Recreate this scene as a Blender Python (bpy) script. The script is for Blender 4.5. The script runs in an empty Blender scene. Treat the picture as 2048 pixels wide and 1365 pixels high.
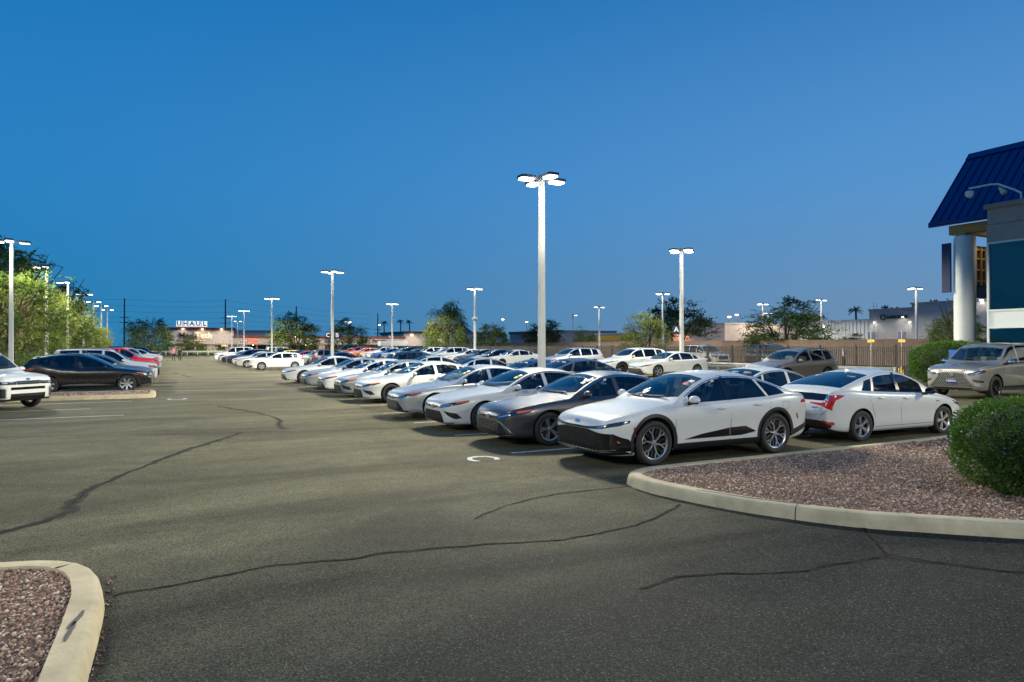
import bpy, bmesh, math, random
import numpy as np
from mathutils import Vector, Matrix
from mathutils.bvhtree import BVHTree
from mathutils.geometry import delaunay_2d_cdt
from mathutils.interpolate import poly_3d_calc

sc = bpy.context.scene
COL = sc.collection
R = math.radians
rng = random.Random(7)

# ------------------------------------------------------------------ camera
# Lot axes: +Y runs up the main aisle, +X points from car noses to car tails.
CAM_H = 2.0
cam_d = bpy.data.cameras.new('camera')
cam = bpy.data.objects.new('camera', cam_d)
COL.objects.link(cam)
cam_d.sensor_width = 36.0
cam_d.lens = 24.0
cam_d.clip_start = 0.05
cam_d.clip_end = 6000
cam.location = (0, 0, CAM_H)
cam.rotation_euler = (R(90.4), 0, R(-26.95))
sc.camera = cam

# ------------------------------------------------------------------ sky (dusk, sun just under the horizon)
w = bpy.data.worlds.new('World')
sc.world = w
w.use_nodes = True
nt = w.node_tree
for n in list(nt.nodes):
    nt.nodes.remove(n)
out = nt.nodes.new('ShaderNodeOutputWorld')
bg = nt.nodes.new('ShaderNodeBackground')
sky = nt.nodes.new('ShaderNodeTexSky')
sky.sky_type = 'NISHITA'
sky.sun_disc = False
sky.sun_elevation = R(2.0)
sky.sun_rotation = R(100)
sky.air_density = 1.0
sky.dust_density = 0.4
sky.ozone_density = 8.0
# the afterglow of a clear desert dusk: blue overhead, paler and greyer low on the side where the sun went down
SKY_K = 1.0 / 0.12
def sky_mix(a, b_, fac, t=nt):
    m = t.nodes.new('ShaderNodeMix'); m.data_type = 'RGBA'
    for sock, v in (('A', a), ('B', b_)):
        if isinstance(v, tuple): m.inputs[sock].default_value = (*[c * SKY_K for c in v], 1)
        else: t.links.new(v, m.inputs[sock])
    t.links.new(fac, m.inputs['Factor'])
    return m.outputs['Result']
tcw = nt.nodes.new('ShaderNodeTexCoord')
sep = nt.nodes.new('ShaderNodeSeparateXYZ')
nt.links.new(tcw.outputs['Generated'], sep.inputs[0])
def maprange(sock, a, b_):
    m = nt.nodes.new('ShaderNodeMapRange'); m.interpolation_type = 'SMOOTHSTEP'
    m.inputs['From Min'].default_value = a; m.inputs['From Max'].default_value = b_
    nt.links.new(sock, m.inputs['Value'])
    return m.outputs[0]
dotn = nt.nodes.new('ShaderNodeVectorMath'); dotn.operation = 'DOT_PRODUCT'
dotn.inputs[1].default_value = (math.cos(R(-26.95)), math.sin(R(-26.95)), 0)
nt.links.new(tcw.outputs['Generated'], dotn.inputs[0])
az = maprange(dotn.outputs['Value'], -0.75, 0.75)
lowf = maprange(sep.outputs['Z'], -0.02, 0.26)
topf = maprange(sep.outputs['Z'], 0.16, 0.66)
low = sky_mix((0.018, 0.235, 0.500), (0.185, 0.310, 0.480), az)
mid = sky_mix((0.026, 0.245, 0.605), (0.112, 0.340, 0.690), az)
top = sky_mix((0.0, 0.165, 0.500), (0.0, 0.150, 0.480), az)
grad = sky_mix(sky_mix(low, mid, lowf), top, topf)
fin = nt.nodes.new('ShaderNodeMix'); fin.data_type = 'RGBA'; fin.inputs['Factor'].default_value = 0.88
nt.links.new(sky.outputs[0], fin.inputs['A']); nt.links.new(grad, fin.inputs['B'])
bg.inputs['Strength'].default_value = 0.12
nt.links.new(fin.outputs['Result'], bg.inputs['Color'])
nt.links.new(bg.outputs[0], out.inputs['Surface'])

# ------------------------------------------------------------------ view
sc.view_settings.view_transform = 'Standard'
sc.view_settings.look = 'None'
sc.view_settings.exposure = 0.0
sc.view_settings.gamma = 1.0
sc.view_settings.use_curve_mapping = False
sc.render.engine = 'CYCLES'
sc.cycles.use_denoising = True
sc.cycles.use_light_tree = True
sc.cycles.max_bounces = 6
sc.cycles.diffuse_bounces = 2
sc.cycles.glossy_bounces = 3
sc.cycles.transmission_bounces = 4
sc.cycles.transparent_max_bounces = 12
sc.cycles.sample_clamp_indirect = 5.0
sc.cycles.sample_clamp_direct = 7.0
sc.cycles.caustics_reflective = False
sc.cycles.caustics_refractive = False

# ------------------------------------------------------------------ small helpers
def smooth01(t):
    t = min(1.0, max(0.0, t))
    return t * t * (3 - 2 * t)

def gz(x, y=0.0):
    """height of the lot: level in the aisle, rising a hand's breadth towards the store and the fence"""
    return 0.24 * smooth01((x - 12.0) / 14.0)

def link(o, parent=None):
    COL.objects.link(o)
    if parent is not None:
        o.parent = parent
    return o

def tag(o, label=None, cat=None, group=None, kind=None):
    if label: o['label'] = label
    if cat: o['category'] = cat
    if group: o['group'] = group
    if kind: o['kind'] = kind
    return o

def empty(name, loc=(0, 0, 0), rz=0.0, parent=None):
    o = bpy.data.objects.new(name, None)
    o.empty_display_size = 0.2
    o.location = loc
    o.rotation_euler = (0, 0, rz)
    return link(o, parent)

def as_mesh(name, verts, faces, mats, smooth=False, midx=None, angle=None):
    me = bpy.data.meshes.new(name)
    me.from_pydata([tuple(v) for v in verts], [], [tuple(f) for f in faces])
    for m in (mats if isinstance(mats, (list, tuple)) else [mats]):
        me.materials.append(m)
    if midx is not None:
        me.polygons.foreach_set('material_index', midx)
    if smooth:
        me.polygons.foreach_set('use_smooth', [True] * len(me.polygons))
        if angle is not None:
            me.set_sharp_from_angle(angle=R(angle))
    me.update()
    return me

def mobj(name, me, parent=None, loc=(0, 0, 0), rz=0.0):
    o = bpy.data.objects.new(name, me)
    o.location = loc
    o.rotation_euler = (0, 0, rz)
    return link(o, parent)

class MB:
    """collects shapes into one mesh"""
    def __init__(s):
        s.v = []; s.f = []; s.m = []
    def add(s, verts, faces, mi=0):
        b = len(s.v)
        s.v += [tuple(v) for v in verts]
        s.f += [tuple(i + b for i in f) for f in faces]
        s.m += [mi] * len(faces)
        return s
    def box(s, x0, x1, y0, y1, z0, z1, mi=0):
        v = [(x0,y0,z0),(x1,y0,z0),(x1,y1,z0),(x0,y1,z0),(x0,y0,z1),(x1,y0,z1),(x1,y1,z1),(x0,y1,z1)]
        f = [(0,3,2,1),(4,5,6,7),(0,1,5,4),(1,2,6,5),(2,3,7,6),(3,0,4,7)]
        return s.add(v, f, mi)
    def bbox(s, x0, x1, y0, y1, z0, z1, b=0.02, mi=0):
        """box with chamfered edges"""
        bm = bmesh.new()
        bmesh.ops.create_cube(bm, size=1.0)
        for v in bm.verts:
            v.co = Vector(((x0+x1)/2 + v.co.x*(x1-x0), (y0+y1)/2 + v.co.y*(y1-y0), (z0+z1)/2 + v.co.z*(z1-z0)))
        bmesh.ops.bevel(bm, geom=bm.edges[:], offset=b, segments=2, affect='EDGES', profile=0.5)
        bm.verts.index_update()
        s.add([v.co[:] for v in bm.verts], [[v.index for v in f.verts] for f in bm.faces], mi)
        bm.free()
        return s
    def tube(s, pts, rad, n=8, mi=0, cap=True):
        pts = [Vector(p) for p in pts]
        if not isinstance(rad, (list, tuple)): rad = [rad] * len(pts)
        b = len(s.v)
        for i, p in enumerate(pts):
            d = (pts[min(i+1, len(pts)-1)] - pts[max(i-1, 0)])
            d = d.normalized() if d.length > 1e-9 else Vector((0, 0, 1))
            u = d.cross(Vector((0, 0, 1)) if abs(d.z) < 0.93 else Vector((1, 0, 0))).normalized()
            w_ = d.cross(u)
            for k in range(n):
                a = 2 * math.pi * k / n
                s.v.append(tuple(p + (u * math.cos(a) + w_ * math.sin(a)) * rad[i]))
        for i in range(len(pts) - 1):
            for k in range(n):
                k2 = (k + 1) % n
                s.f.append((b + i*n + k, b + i*n + k2, b + (i+1)*n + k2, b + (i+1)*n + k)); s.m.append(mi)
        if cap:
            s.f.append(tuple(b + k for k in range(n))[::-1]); s.m.append(mi)
            e = b + (len(pts) - 1) * n
            s.f.append(tuple(e + k for k in range(n))); s.m.append(mi)
        return s
    def lathe(s, prof, n=24, mi=0, axis='z', mi_f=None):
        """prof: list of (radius, height)"""
        b = len(s.v)
        for (r_, h_) in prof:
            for k in range(n):
                a = 2 * math.pi * k / n
                c, d = r_ * math.cos(a), r_ * math.sin(a)
                s.v.append((c, d, h_) if axis == 'z' else (c, h_, d))
        for i in range(len(prof) - 1):
            for k in range(n):
                k2 = (k + 1) % n
                s.f.append((b+i*n+k, b+i*n+k2, b+(i+1)*n+k2, b+(i+1)*n+k) if axis == 'z' else (b+i*n+k, b+(i+1)*n+k, b+(i+1)*n+k2, b+i*n+k2))
                s.m.append(mi if mi_f is None else mi_f(i))
        return s
    def prism(s, poly, z0, z1, mi=0):
        n = len(poly)
        v = [(p[0], p[1], z0) for p in poly] + [(p[0], p[1], z1) for p in poly]
        f = [tuple(range(n))[::-1], tuple(range(n, 2*n))] + [(i, (i+1) % n, n + (i+1) % n, n + i) for i in range(n)]
        return s.add(v, f, mi)
    def xf(s, m, start=0):
        for i in range(start, len(s.v)):
            s.v[i] = tuple(m @ Vector(s.v[i]))
        return s
    def mesh(s, name, mats, smooth=False, angle=35):
        return as_mesh(name, s.v, s.f, mats, smooth, s.m, angle if smooth else None)
    def build(s, name, mats, parent=None, smooth=False, angle=35, loc=(0, 0, 0), rz=0.0):
        return mobj(name, s.mesh(name, mats, smooth, angle), parent, loc, rz)

# ------------------------------------------------------------------ materials
MATS = {}
def nodes_of(name):
    m = bpy.data.materials.new(name)
    m.use_nodes = True
    t = m.node_tree
    return m, t, t.nodes['Principled BSDF']

def N(t, typ, **kw):
    n = t.nodes.new(typ)
    for k, v in kw.items():
        if k.startswith('_'):
            setattr(n, k[1:], v)
        else:
            n.inputs[k.replace('__', ' ')].default_value = v
    return n

def plain(name, col, rough=0.5, metal=0.0, spec=0.5, coat=0.0, emit=None, estr=0.0, noise=0.0, nscale=6.0, bump=0.0, bscale=60.0):
    if name in MATS: return MATS[name]
    m, t, b = nodes_of(name)
    b.inputs['Base Color'].default_value = (*col, 1)
    b.inputs['Roughness'].default_value = rough
    b.inputs['Metallic'].default_value = metal
    b.inputs['Specular IOR Level'].default_value = spec
    b.inputs['Coat Weight'].default_value = coat
    b.inputs['Coat Roughness'].default_value = 0.04
    if emit:
        b.inputs['Emission Color'].default_value = (*emit, 1)
        b.inputs['Emission Strength'].default_value = estr
    if noise or bump:
        tc = N(t, 'ShaderNodeTexCoord')
    if noise:
        nz = N(t, 'ShaderNodeTexNoise', Scale=nscale, Detail=5.0, Roughness=0.6)
        t.links.new(tc.outputs['Object'], nz.inputs['Vector'])
        mx = N(t, 'ShaderNodeMix', _data_type='RGBA', _blend_type='MIX')
        mx.inputs['A'].default_value = (*[c * (1 - noise) for c in col], 1)
        mx.inputs['B'].default_value = (*[min(1, c * (1 + noise)) for c in col], 1)
        cr = N(t, 'ShaderNodeMapRange'); cr.inputs['From Min'].default_value = 0.3; cr.inputs['From Max'].default_value = 0.7
        t.links.new(nz.outputs['Fac'], cr.inputs['Value'])
        t.links.new(cr.outputs[0], mx.inputs['Factor'])
        t.links.new(mx.outputs['Result'], b.inputs['Base Color'])
    if bump:
        nb = N(t, 'ShaderNodeTexNoise', Scale=bscale, Detail=4.0)
        t.links.new(tc.outputs['Object'], nb.inputs['Vector'])
        bp = N(t, 'ShaderNodeBump', Strength=bump, Distance=0.02)
        t.links.new(nb.outputs['Fac'], bp.inputs['Height'])
        t.links.new(bp.outputs[0], b.inputs['Normal'])
    MATS[name] = m
    return m

def paint(name, col, metal=0.0, rough=0.32, flake=0.0):
    """car paint under clear coat, with a trace of dust that takes the mirror edge off"""
    if name in MATS: return MATS[name]
    m, t, b = nodes_of(name)
    b.inputs['Base Color'].default_value = (*col, 1)
    b.inputs['Metallic'].default_value = metal
    b.inputs['Coat Weight'].default_value = 1.0
    b.inputs['Coat IOR'].default_value = 1.5
    tc = N(t, 'ShaderNodeTexCoord')
    nz = N(t, 'ShaderNodeTexNoise', Scale=3.0, Detail=6.0, Roughness=0.65)
    t.links.new(tc.outputs['Object'], nz.inputs['Vector'])
    mr = N(t, 'ShaderNodeMapRange'); mr.inputs['From Min'].default_value = 0.35; mr.inputs['From Max'].default_value = 0.7
    mr.inputs['To Min'].default_value = 0.03; mr.inputs['To Max'].default_value = 0.11
    t.links.new(nz.outputs['Fac'], mr.inputs['Value'])
    t.links.new(mr.outputs[0], b.inputs['Coat Roughness'])
    b.inputs['Roughness'].default_value = rough
    MATS[name] = m
    return m

def glass(name, tint, refl=1.0):
    """window glass: tinted see-through pane with a mirror sheen by angle"""
    if name in MATS: return MATS[name]
    m = bpy.data.materials.new(name); m.use_nodes = True
    t = m.node_tree
    for n in list(t.nodes): t.nodes.remove(n)
    o = N(t, 'ShaderNodeOutputMaterial')
    tr = N(t, 'ShaderNodeBsdfTransparent'); tr.inputs['Color'].default_value = (*tint, 1)
    gl = N(t, 'ShaderNodeBsdfGlossy'); gl.inputs['Color'].default_value = (0.95, 0.97, 1, 1); gl.inputs['Roughness'].default_value = 0.015
    lw = N(t, 'ShaderNodeLayerWeight', Blend=0.5)
    pw = N(t, 'ShaderNodeMath', _operation='POWER'); pw.inputs[1].default_value = 4.0
    ma = N(t, 'ShaderNodeMath', _operation='MULTIPLY_ADD'); ma.inputs[1].default_value = 0.9 * refl; ma.inputs[2].default_value = 0.075 * refl
    t.links.new(lw.outputs['Facing'], pw.inputs[0]); t.links.new(pw.outputs[0], ma.inputs[0])
    mx = N(t, 'ShaderNodeMixShader')
    t.links.new(ma.outputs[0], mx.inputs['Fac'])
    t.links.new(tr.outputs[0], mx.inputs[1]); t.links.new(gl.outputs[0], mx.inputs[2])
    t.links.new(mx.outputs[0], o.inputs['Surface'])
    MATS[name] = m
    return m
# ------------------------------------------------------------------ cars
def curve(pts):
    """smooth monotone curve through (x, value) points"""
    x = np.array([p[0] for p in pts], float); y = np.array([p[1] for p in pts], float)
    h = np.diff(x); d = np.diff(y) / h
    m = np.zeros(len(x))
    for i in range(1, len(x) - 1):
        if d[i-1] * d[i] > 0:
            w1 = 2*h[i] + h[i-1]; w2 = h[i] + 2*h[i-1]
            m[i] = (w1 + w2) / (w1/d[i-1] + w2/d[i])
    m[0] = d[0]; m[-1] = d[-1]
    def f(q):
        q = min(max(q, x[0]), x[-1])
        i = min(max(int(np.searchsorted(x, q)) - 1, 0), len(h) - 1)
        t = (q - x[i]) / h[i]
        return float((2*t**3-3*t**2+1)*y[i] + (t**3-2*t**2+t)*h[i]*m[i] + (-2*t**3+3*t**2)*y[i+1] + (t**3-t**2)*h[i]*m[i+1])
    return f

SIDE_F = [0.05, 0.12, 0.22, 0.34, 0.46, 0.57, 0.67, 0.76, 0.84, 0.91, 0.96]
SIDE_O = {'soft': [-.05, -.034, -.026, -.024, -.022, -.014, -.004, 0, -.004, -.014, -.026],
          'flat': [-.04, -.022, -.014, -.012, -.008, -.004, 0, 0, -.003, -.010, -.020]}

class Body:
    def __init__(s, sp):
        s.sp = sp
        s.L = sp['L']
        s.top = curve(sp['top']); s.belt = curve(sp['belt']); s.bot = curve(sp['bot']); s.plan = curve(sp['plan'])
        s.tt = sp.get('tumble', 0.5); s.crown = sp.get('crown', 0.06)
        s.so = SIDE_O[sp.get('side', 'soft')]
        s.build()
    def sec(s, x):
        zt = s.top(x); zs = min(s.belt(x), zt - 0.012); zb = min(s.bot(x), zs - 0.05); w_ = s.plan(x)
        k = w_ / 0.92
        zr = max(zs + 0.006, zt - s.crown * min(1.0, (zt - zs) / 0.10))
        ws = w_ - 0.065 * k
        yr = ws - s.tt * (zr - zs - 0.006)
        return zb, zs, zt, w_, zr, ws, yr
    def ring(s, x):
        zb, zs, zt, w_, zr, ws, yr = s.sec(x)
        k = w_ / 0.92; H = zs - zb
        p = [(0, zb), (w_*0.5, zb), (w_*0.86, zb), (w_ - 0.075*k, zb + 0.004)]
        for f, o in zip(SIDE_F, s.so):
            p.append((w_ + o * k, zb + f * H))
        p.append((w_ - 0.040*k, zs - 0.002)); p.append((ws, zs + 0.006))
        for g in (0.15, 0.35, 0.55, 0.75, 0.9, 0.98):
            p.append((ws + (yr - ws)*g + 0.012*math.sin(math.pi*g)*min(1, (zr-zs)/0.2), zs + 0.006 + (zr - zs - 0.006)*g))
        for q in (0.97, 0.93, 0.87, 0.78, 0.66, 0.52, 0.36, 0.18, 0.0):
            p.append((yr*q, zr + (zt - zr)*(1 - q**2.3)))
        return p
    def build(s):
        L = s.L
        e = [0, .006, .016, .03, .05, .075, .105, .14, .18, .23, .29, .36]
        n = int((L - 0.72) / 0.075)
        xs = e + [0.36 + (L - 0.72) * i / n for i in range(1, n)] + [L - q for q in e[::-1]]
        V, F = [], []
        for x in xs:
            r_ = s.ring(x)
            m = len(r_)
            V += [(x, y, z) for (y, z) in r_] + [(x, -y, z) for (y, z) in r_[1:-1]][::-1]
        m2 = 2 * m - 2
        for i in range(len(xs) - 1):
            for k in range(m2):
                k2 = (k + 1) % m2
                F.append((i*m2 + k, i*m2 + k2, (i+1)*m2 + k2, (i+1)*m2 + k))
        F.append(tuple(range(m2))[::-1])
        b = (len(xs) - 1) * m2
        F.append(tuple(b + k for k in range(m2)))
        s.V = [Vector(v) for v in V]; s.F = F
        me = bpy.data.meshes.new('tmp'); me.from_pydata(V, [], F); me.update()
        s.vn = [Vector(v.normal) for v in me.vertices]
        bpy.data.meshes.remove(me)
        if sum(((s.V[f[1]] - s.V[f[0]]).cross(s.V[f[2]] - s.V[f[0]])).dot(Vector((0, 1, 0))) for f in F if s.V[f[0]].y > 0.7) < 0:
            s.F = [f[::-1] for f in F]; s.vn = [-v for v in s.vn]
        s.bvh = BVHTree.FromPolygons(s.V, s.F)
    def nrm(s, co, fi):
        f = s.F[fi]
        if len(f) > 4:
            return (s.V[f[1]] - s.V[f[0]]).cross(s.V[f[2]] - s.V[f[0]]).normalized()
        wts = poly_3d_calc([s.V[i] for i in f], co)
        n = Vector((0, 0, 0))
        for i, w_ in zip(f, wts): n += s.vn[i] * w_
        return n.normalized()
    def hit(s, a, b_, mode):
        L = s.L
        if mode == 'side': o, d = Vector((a, 3, b_)), Vector((0, -1, 0))
        elif mode == 'front': o, d = Vector((-3, a, b_)), Vector((1, 0, 0))
        elif mode == 'rear': o, d = Vector((L + 3, a, b_)), Vector((-1, 0, 0))
        else: o, d = Vector((a, b_, 4)), Vector((0, 0, -1))
        co, n, fi, dist = s.bvh.ray_cast(o, d)
        if co is None:
            q = {'side': Vector((a, 1, b_)), 'front': Vector((0.3, a, b_)), 'rear': Vector((L - 0.3, a, b_)), 'top': Vector((a, b_, 1.2))}[mode]
            co, n, fi, dist = s.bvh.find_nearest(q)
        return co, s.nrm(co, fi)

def cdt(poly, step):
    """triangulate a 2-D outline with inner points on a grid"""
    pts = []
    n = len(poly)
    for i in range(n):
        a, b_ = Vector(poly[i][:2]), Vector(poly[(i+1) % n][:2])
        k = max(1, int((b_ - a).length / step + 0.5))
        pts += [a + (b_ - a) * j / k for j in range(k)]
    nb = len(pts)
    x0, x1 = min(p.x for p in pts), max(p.x for p in pts); y0, y1 = min(p.y for p in pts), max(p.y for p in pts)
    def inside(x, y):
        c = False; j = nb - 1
        for i in range(nb):
            if (pts[i].y > y) != (pts[j].y > y) and x < (pts[j].x - pts[i].x) * (y - pts[i].y) / (pts[j].y - pts[i].y) + pts[i].x: c = not c
            j = i
        return c
    grid = []
    nx, ny = int((x1 - x0) / step), int((y1 - y0) / step)
    for i in range(1, nx + 1):
        for j in range(1, ny + 1):
            x, y = x0 + (x1 - x0) * i / (nx + 1), y0 + (y1 - y0) * j / (ny + 1)
            if inside(x, y) and min((p.x - x)**2 + (p.y - y)**2 for p in pts) > (0.45 * step)**2:
                grid.append(Vector((x, y)))
    v, e, f, *_ = delaunay_2d_cdt(pts + grid, [(i, (i+1) % nb) for i in range(nb)], [], 1, 1e-5)
    return v, [tuple(t) for t in f]

def border(faces):
    seen = {}
    for f in faces:
        for i in range(len(f)):
            a, b_ = f[i], f[(i+1) % len(f)]
            seen[(a, b_)] = 1
    return [(a, b_) for (a, b_) in seen if (b_, a) not in seen]

def patch(body, poly, mode, off=0.004, thick=0.012, step=0.06, flip=False):
    """a shell that follows the body under a 2-D outline; returns verts, faces, normals"""
    v2, F = cdt(poly, step)
    P, Nn = [], []
    for p in v2:
        co, n = body.hit(p.x, p.y, mode)
        P.append(co + n * off); Nn.append(n)
    if F:
        f = F[len(F)//2]
        if (P[f[1]] - P[f[0]]).cross(P[f[2]] - P[f[0]]).dot(Nn[f[0]]) < 0:
            F = [t[::-1] for t in F]
    if thick:
        bd = border(F); base = len(P); mp = {}
        for a, b_ in bd:
            for q in (a, b_):
                if q not in mp:
                    mp[q] = len(P); P.append(P[q] - Nn[q] * thick); Nn.append(Nn[q])
        F = F + [(b_, a, mp[a], mp[b_]) for a, b_ in bd]
    if flip:
        P = [Vector((p.x, -p.y, p.z)) for p in P]; Nn = [Vector((n.x, -n.y, n.z)) for n in Nn]
        F = [f[::-1] for f in F]
    return P, F, Nn

def patch_mesh(name, lst, mats, mi=None):
    V, F, NN, M = [], [], [], []
    for k, (P, f, n) in enumerate(lst):
        b = len(V); V += P; NN += n; F += [tuple(i + b for i in t) for t in f]
        M += [mi[k] if mi else 0] * len(f)
    me = as_mesh(name, V, F, mats, True, M)
    me.normals_split_custom_set_from_vertices([tuple(n) for n in NN])
    return me

def strip(pts, width):
    """outline of a band along a 2-D polyline"""
    a, b_ = [], []
    for i, p in enumerate(pts):
        d = Vector(pts[min(i+1, len(pts)-1)]) - Vector(pts[max(i-1, 0)])
        d.normalize()
        n = Vector((-d.y, d.x)) * width / 2
        a.append((p[0] + n.x, p[1] + n.y)); b_.append((p[0] - n.x, p[1] - n.y))
    return a + b_[::-1]

def hatch(poly, ang, gap, width):
    """bands crossing an outline at an angle, clipped to it"""
    c, s_ = math.cos(ang), math.sin(ang)
    rot = [(p[0]*c + p[1]*s_, -p[0]*s_ + p[1]*c) for p in poly]
    y0, y1 = min(p[1] for p in rot), max(p[1] for p in rot)
    res = []
    y = y0 + gap * 0.5
    while y < y1:
        xs = []
        for i in range(len(rot)):
            p, q = rot[i], rot[(i+1) % len(rot)]
            if (p[1] > y) != (q[1] > y):
                xs.append(p[0] + (q[0]-p[0]) * (y-p[1]) / (q[1]-p[1]))
        xs.sort()
        for a, b_ in zip(xs[::2], xs[1::2]):
            if b_ - a > 0.03:
                r_ = [(a, y - width/2), (b_, y - width/2), (b_, y + width/2), (a, y + width/2)]
                res.append([(p[0]*c - p[1]*s_, p[0]*s_ + p[1]*c) for p in r_])
        y += gap
    return res

def prism_of(body, poly, mode, out=0.3, depth=0.14, step=0.12, flip=False):
    v2, F = cdt(poly, step)
    d = {'side': Vector((0, 1, 0)), 'front': Vector((-1, 0, 0)), 'rear': Vector((1, 0, 0)), 'top': Vector((0, 0, 1))}[mode]
    A, B = [], []
    for p in v2:
        co, n = body.hit(p.x, p.y, mode)
        A.append(co + d * out); B.append(co - d * depth)
    f = F[0]
    if (A[f[1]] - A[f[0]]).cross(A[f[2]] - A[f[0]]).dot(d) < 0:
        F = [t[::-1] for t in F]
    n = len(A)
    FF = list(F) + [tuple(i + n for i in t[::-1]) for t in F] + [(b_, a, a + n, b_ + n) for a, b_ in border(F)]
    V = A + B
    if flip:
        V = [Vector((p.x, -p.y, p.z)) for p in V]; FF = [t[::-1] for t in FF]
    return V, FF

def tmp_obj(V, F):
    me = bpy.data.meshes.new('tmp'); me.from_pydata([tuple(v) for v in V], [], [tuple(f) for f in F]); me.update()
    bm = bmesh.new(); bm.from_mesh(me); bmesh.ops.recalc_face_normals(bm, faces=bm.faces[:]); bm.to_mesh(me); bm.free()
    o = bpy.data.objects.new('tmp', me); COL.objects.link(o)
    return o

def subtract(base, cutters):
    for c in cutters:
        md = base.modifiers.new('cut', 'BOOLEAN'); md.object = c; md.operation = 'DIFFERENCE'; md.solver = 'EXACT'
    dg = bpy.context.evaluated_depsgraph_get(); dg.update()
    me = bpy.data.meshes.new_from_object(base.evaluated_get(dg))
    for c in cutters:
        m = c.data; bpy.data.objects.remove(c); bpy.data.meshes.remove(m)
    m = base.data; bpy.data.objects.remove(base); bpy.data.meshes.remove(m)
    return me

# ---- shared car materials
BLACK = plain('black_plastic_trim', (0.012, 0.012, 0.013), 0.45)
GLOSSBLACK = plain('gloss_black_trim', (0.006, 0.006, 0.008), 0.12, coat=0.6)
CABIN = plain('grey_cabin_lining', (0.17, 0.17, 0.155), 0.8)
SEATM = plain('grey_seat_fabric', (0.24, 0.23, 0.205), 0.9)
DASHM = plain('dash_vinyl', (0.15, 0.155, 0.145), 0.7)
SLATM = plain('dark_grille_metal', (0.07, 0.07, 0.075), 0.25, 0.8)
CHROME = plain('chrome_trim', (0.75, 0.76, 0.78), 0.12, 1.0)
RUBBER = plain('tyre_rubber', (0.018, 0.018, 0.018), 0.75, noise=0.3, nscale=30)
ALLOY = plain('silver_alloy', (0.55, 0.56, 0.58), 0.28, 0.9)
ALLOYB = plain('black_alloy', (0.012, 0.012, 0.014), 0.25, 0.3, coat=0.5)
DISC = plain('brake_disc_steel', (0.09, 0.09, 0.09), 0.5, 0.6)
GLASS_T = glass('tinted_window_glass', (0.16, 0.18, 0.19))
GLASS_W = glass('windshield_glass', (0.74, 0.86, 0.82))
LAMPDARK = plain('headlamp_lens', (0.03, 0.032, 0.036), 0.06, 0.2, coat=1.0)
LAMPCLR = plain('headlamp_reflector', (0.55, 0.58, 0.62), 0.12, 0.8, coat=1.0)
AMBER = plain('amber_turn_lens', (0.75, 0.13, 0.01), 0.15, coat=1.0)
REDLENS = plain('red_tail_lens', (0.45, 0.008, 0.01), 0.12, coat=1.0)
PLATE = plain('navy_dealer_plate', (0.01, 0.022, 0.12), 0.4)
PLATEW = plain('plate_white_print', (0.75, 0.77, 0.8), 0.5)
PAINTSLOT = plain('slot_paint', (0.5, 0.5, 0.5), 0.4)

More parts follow.
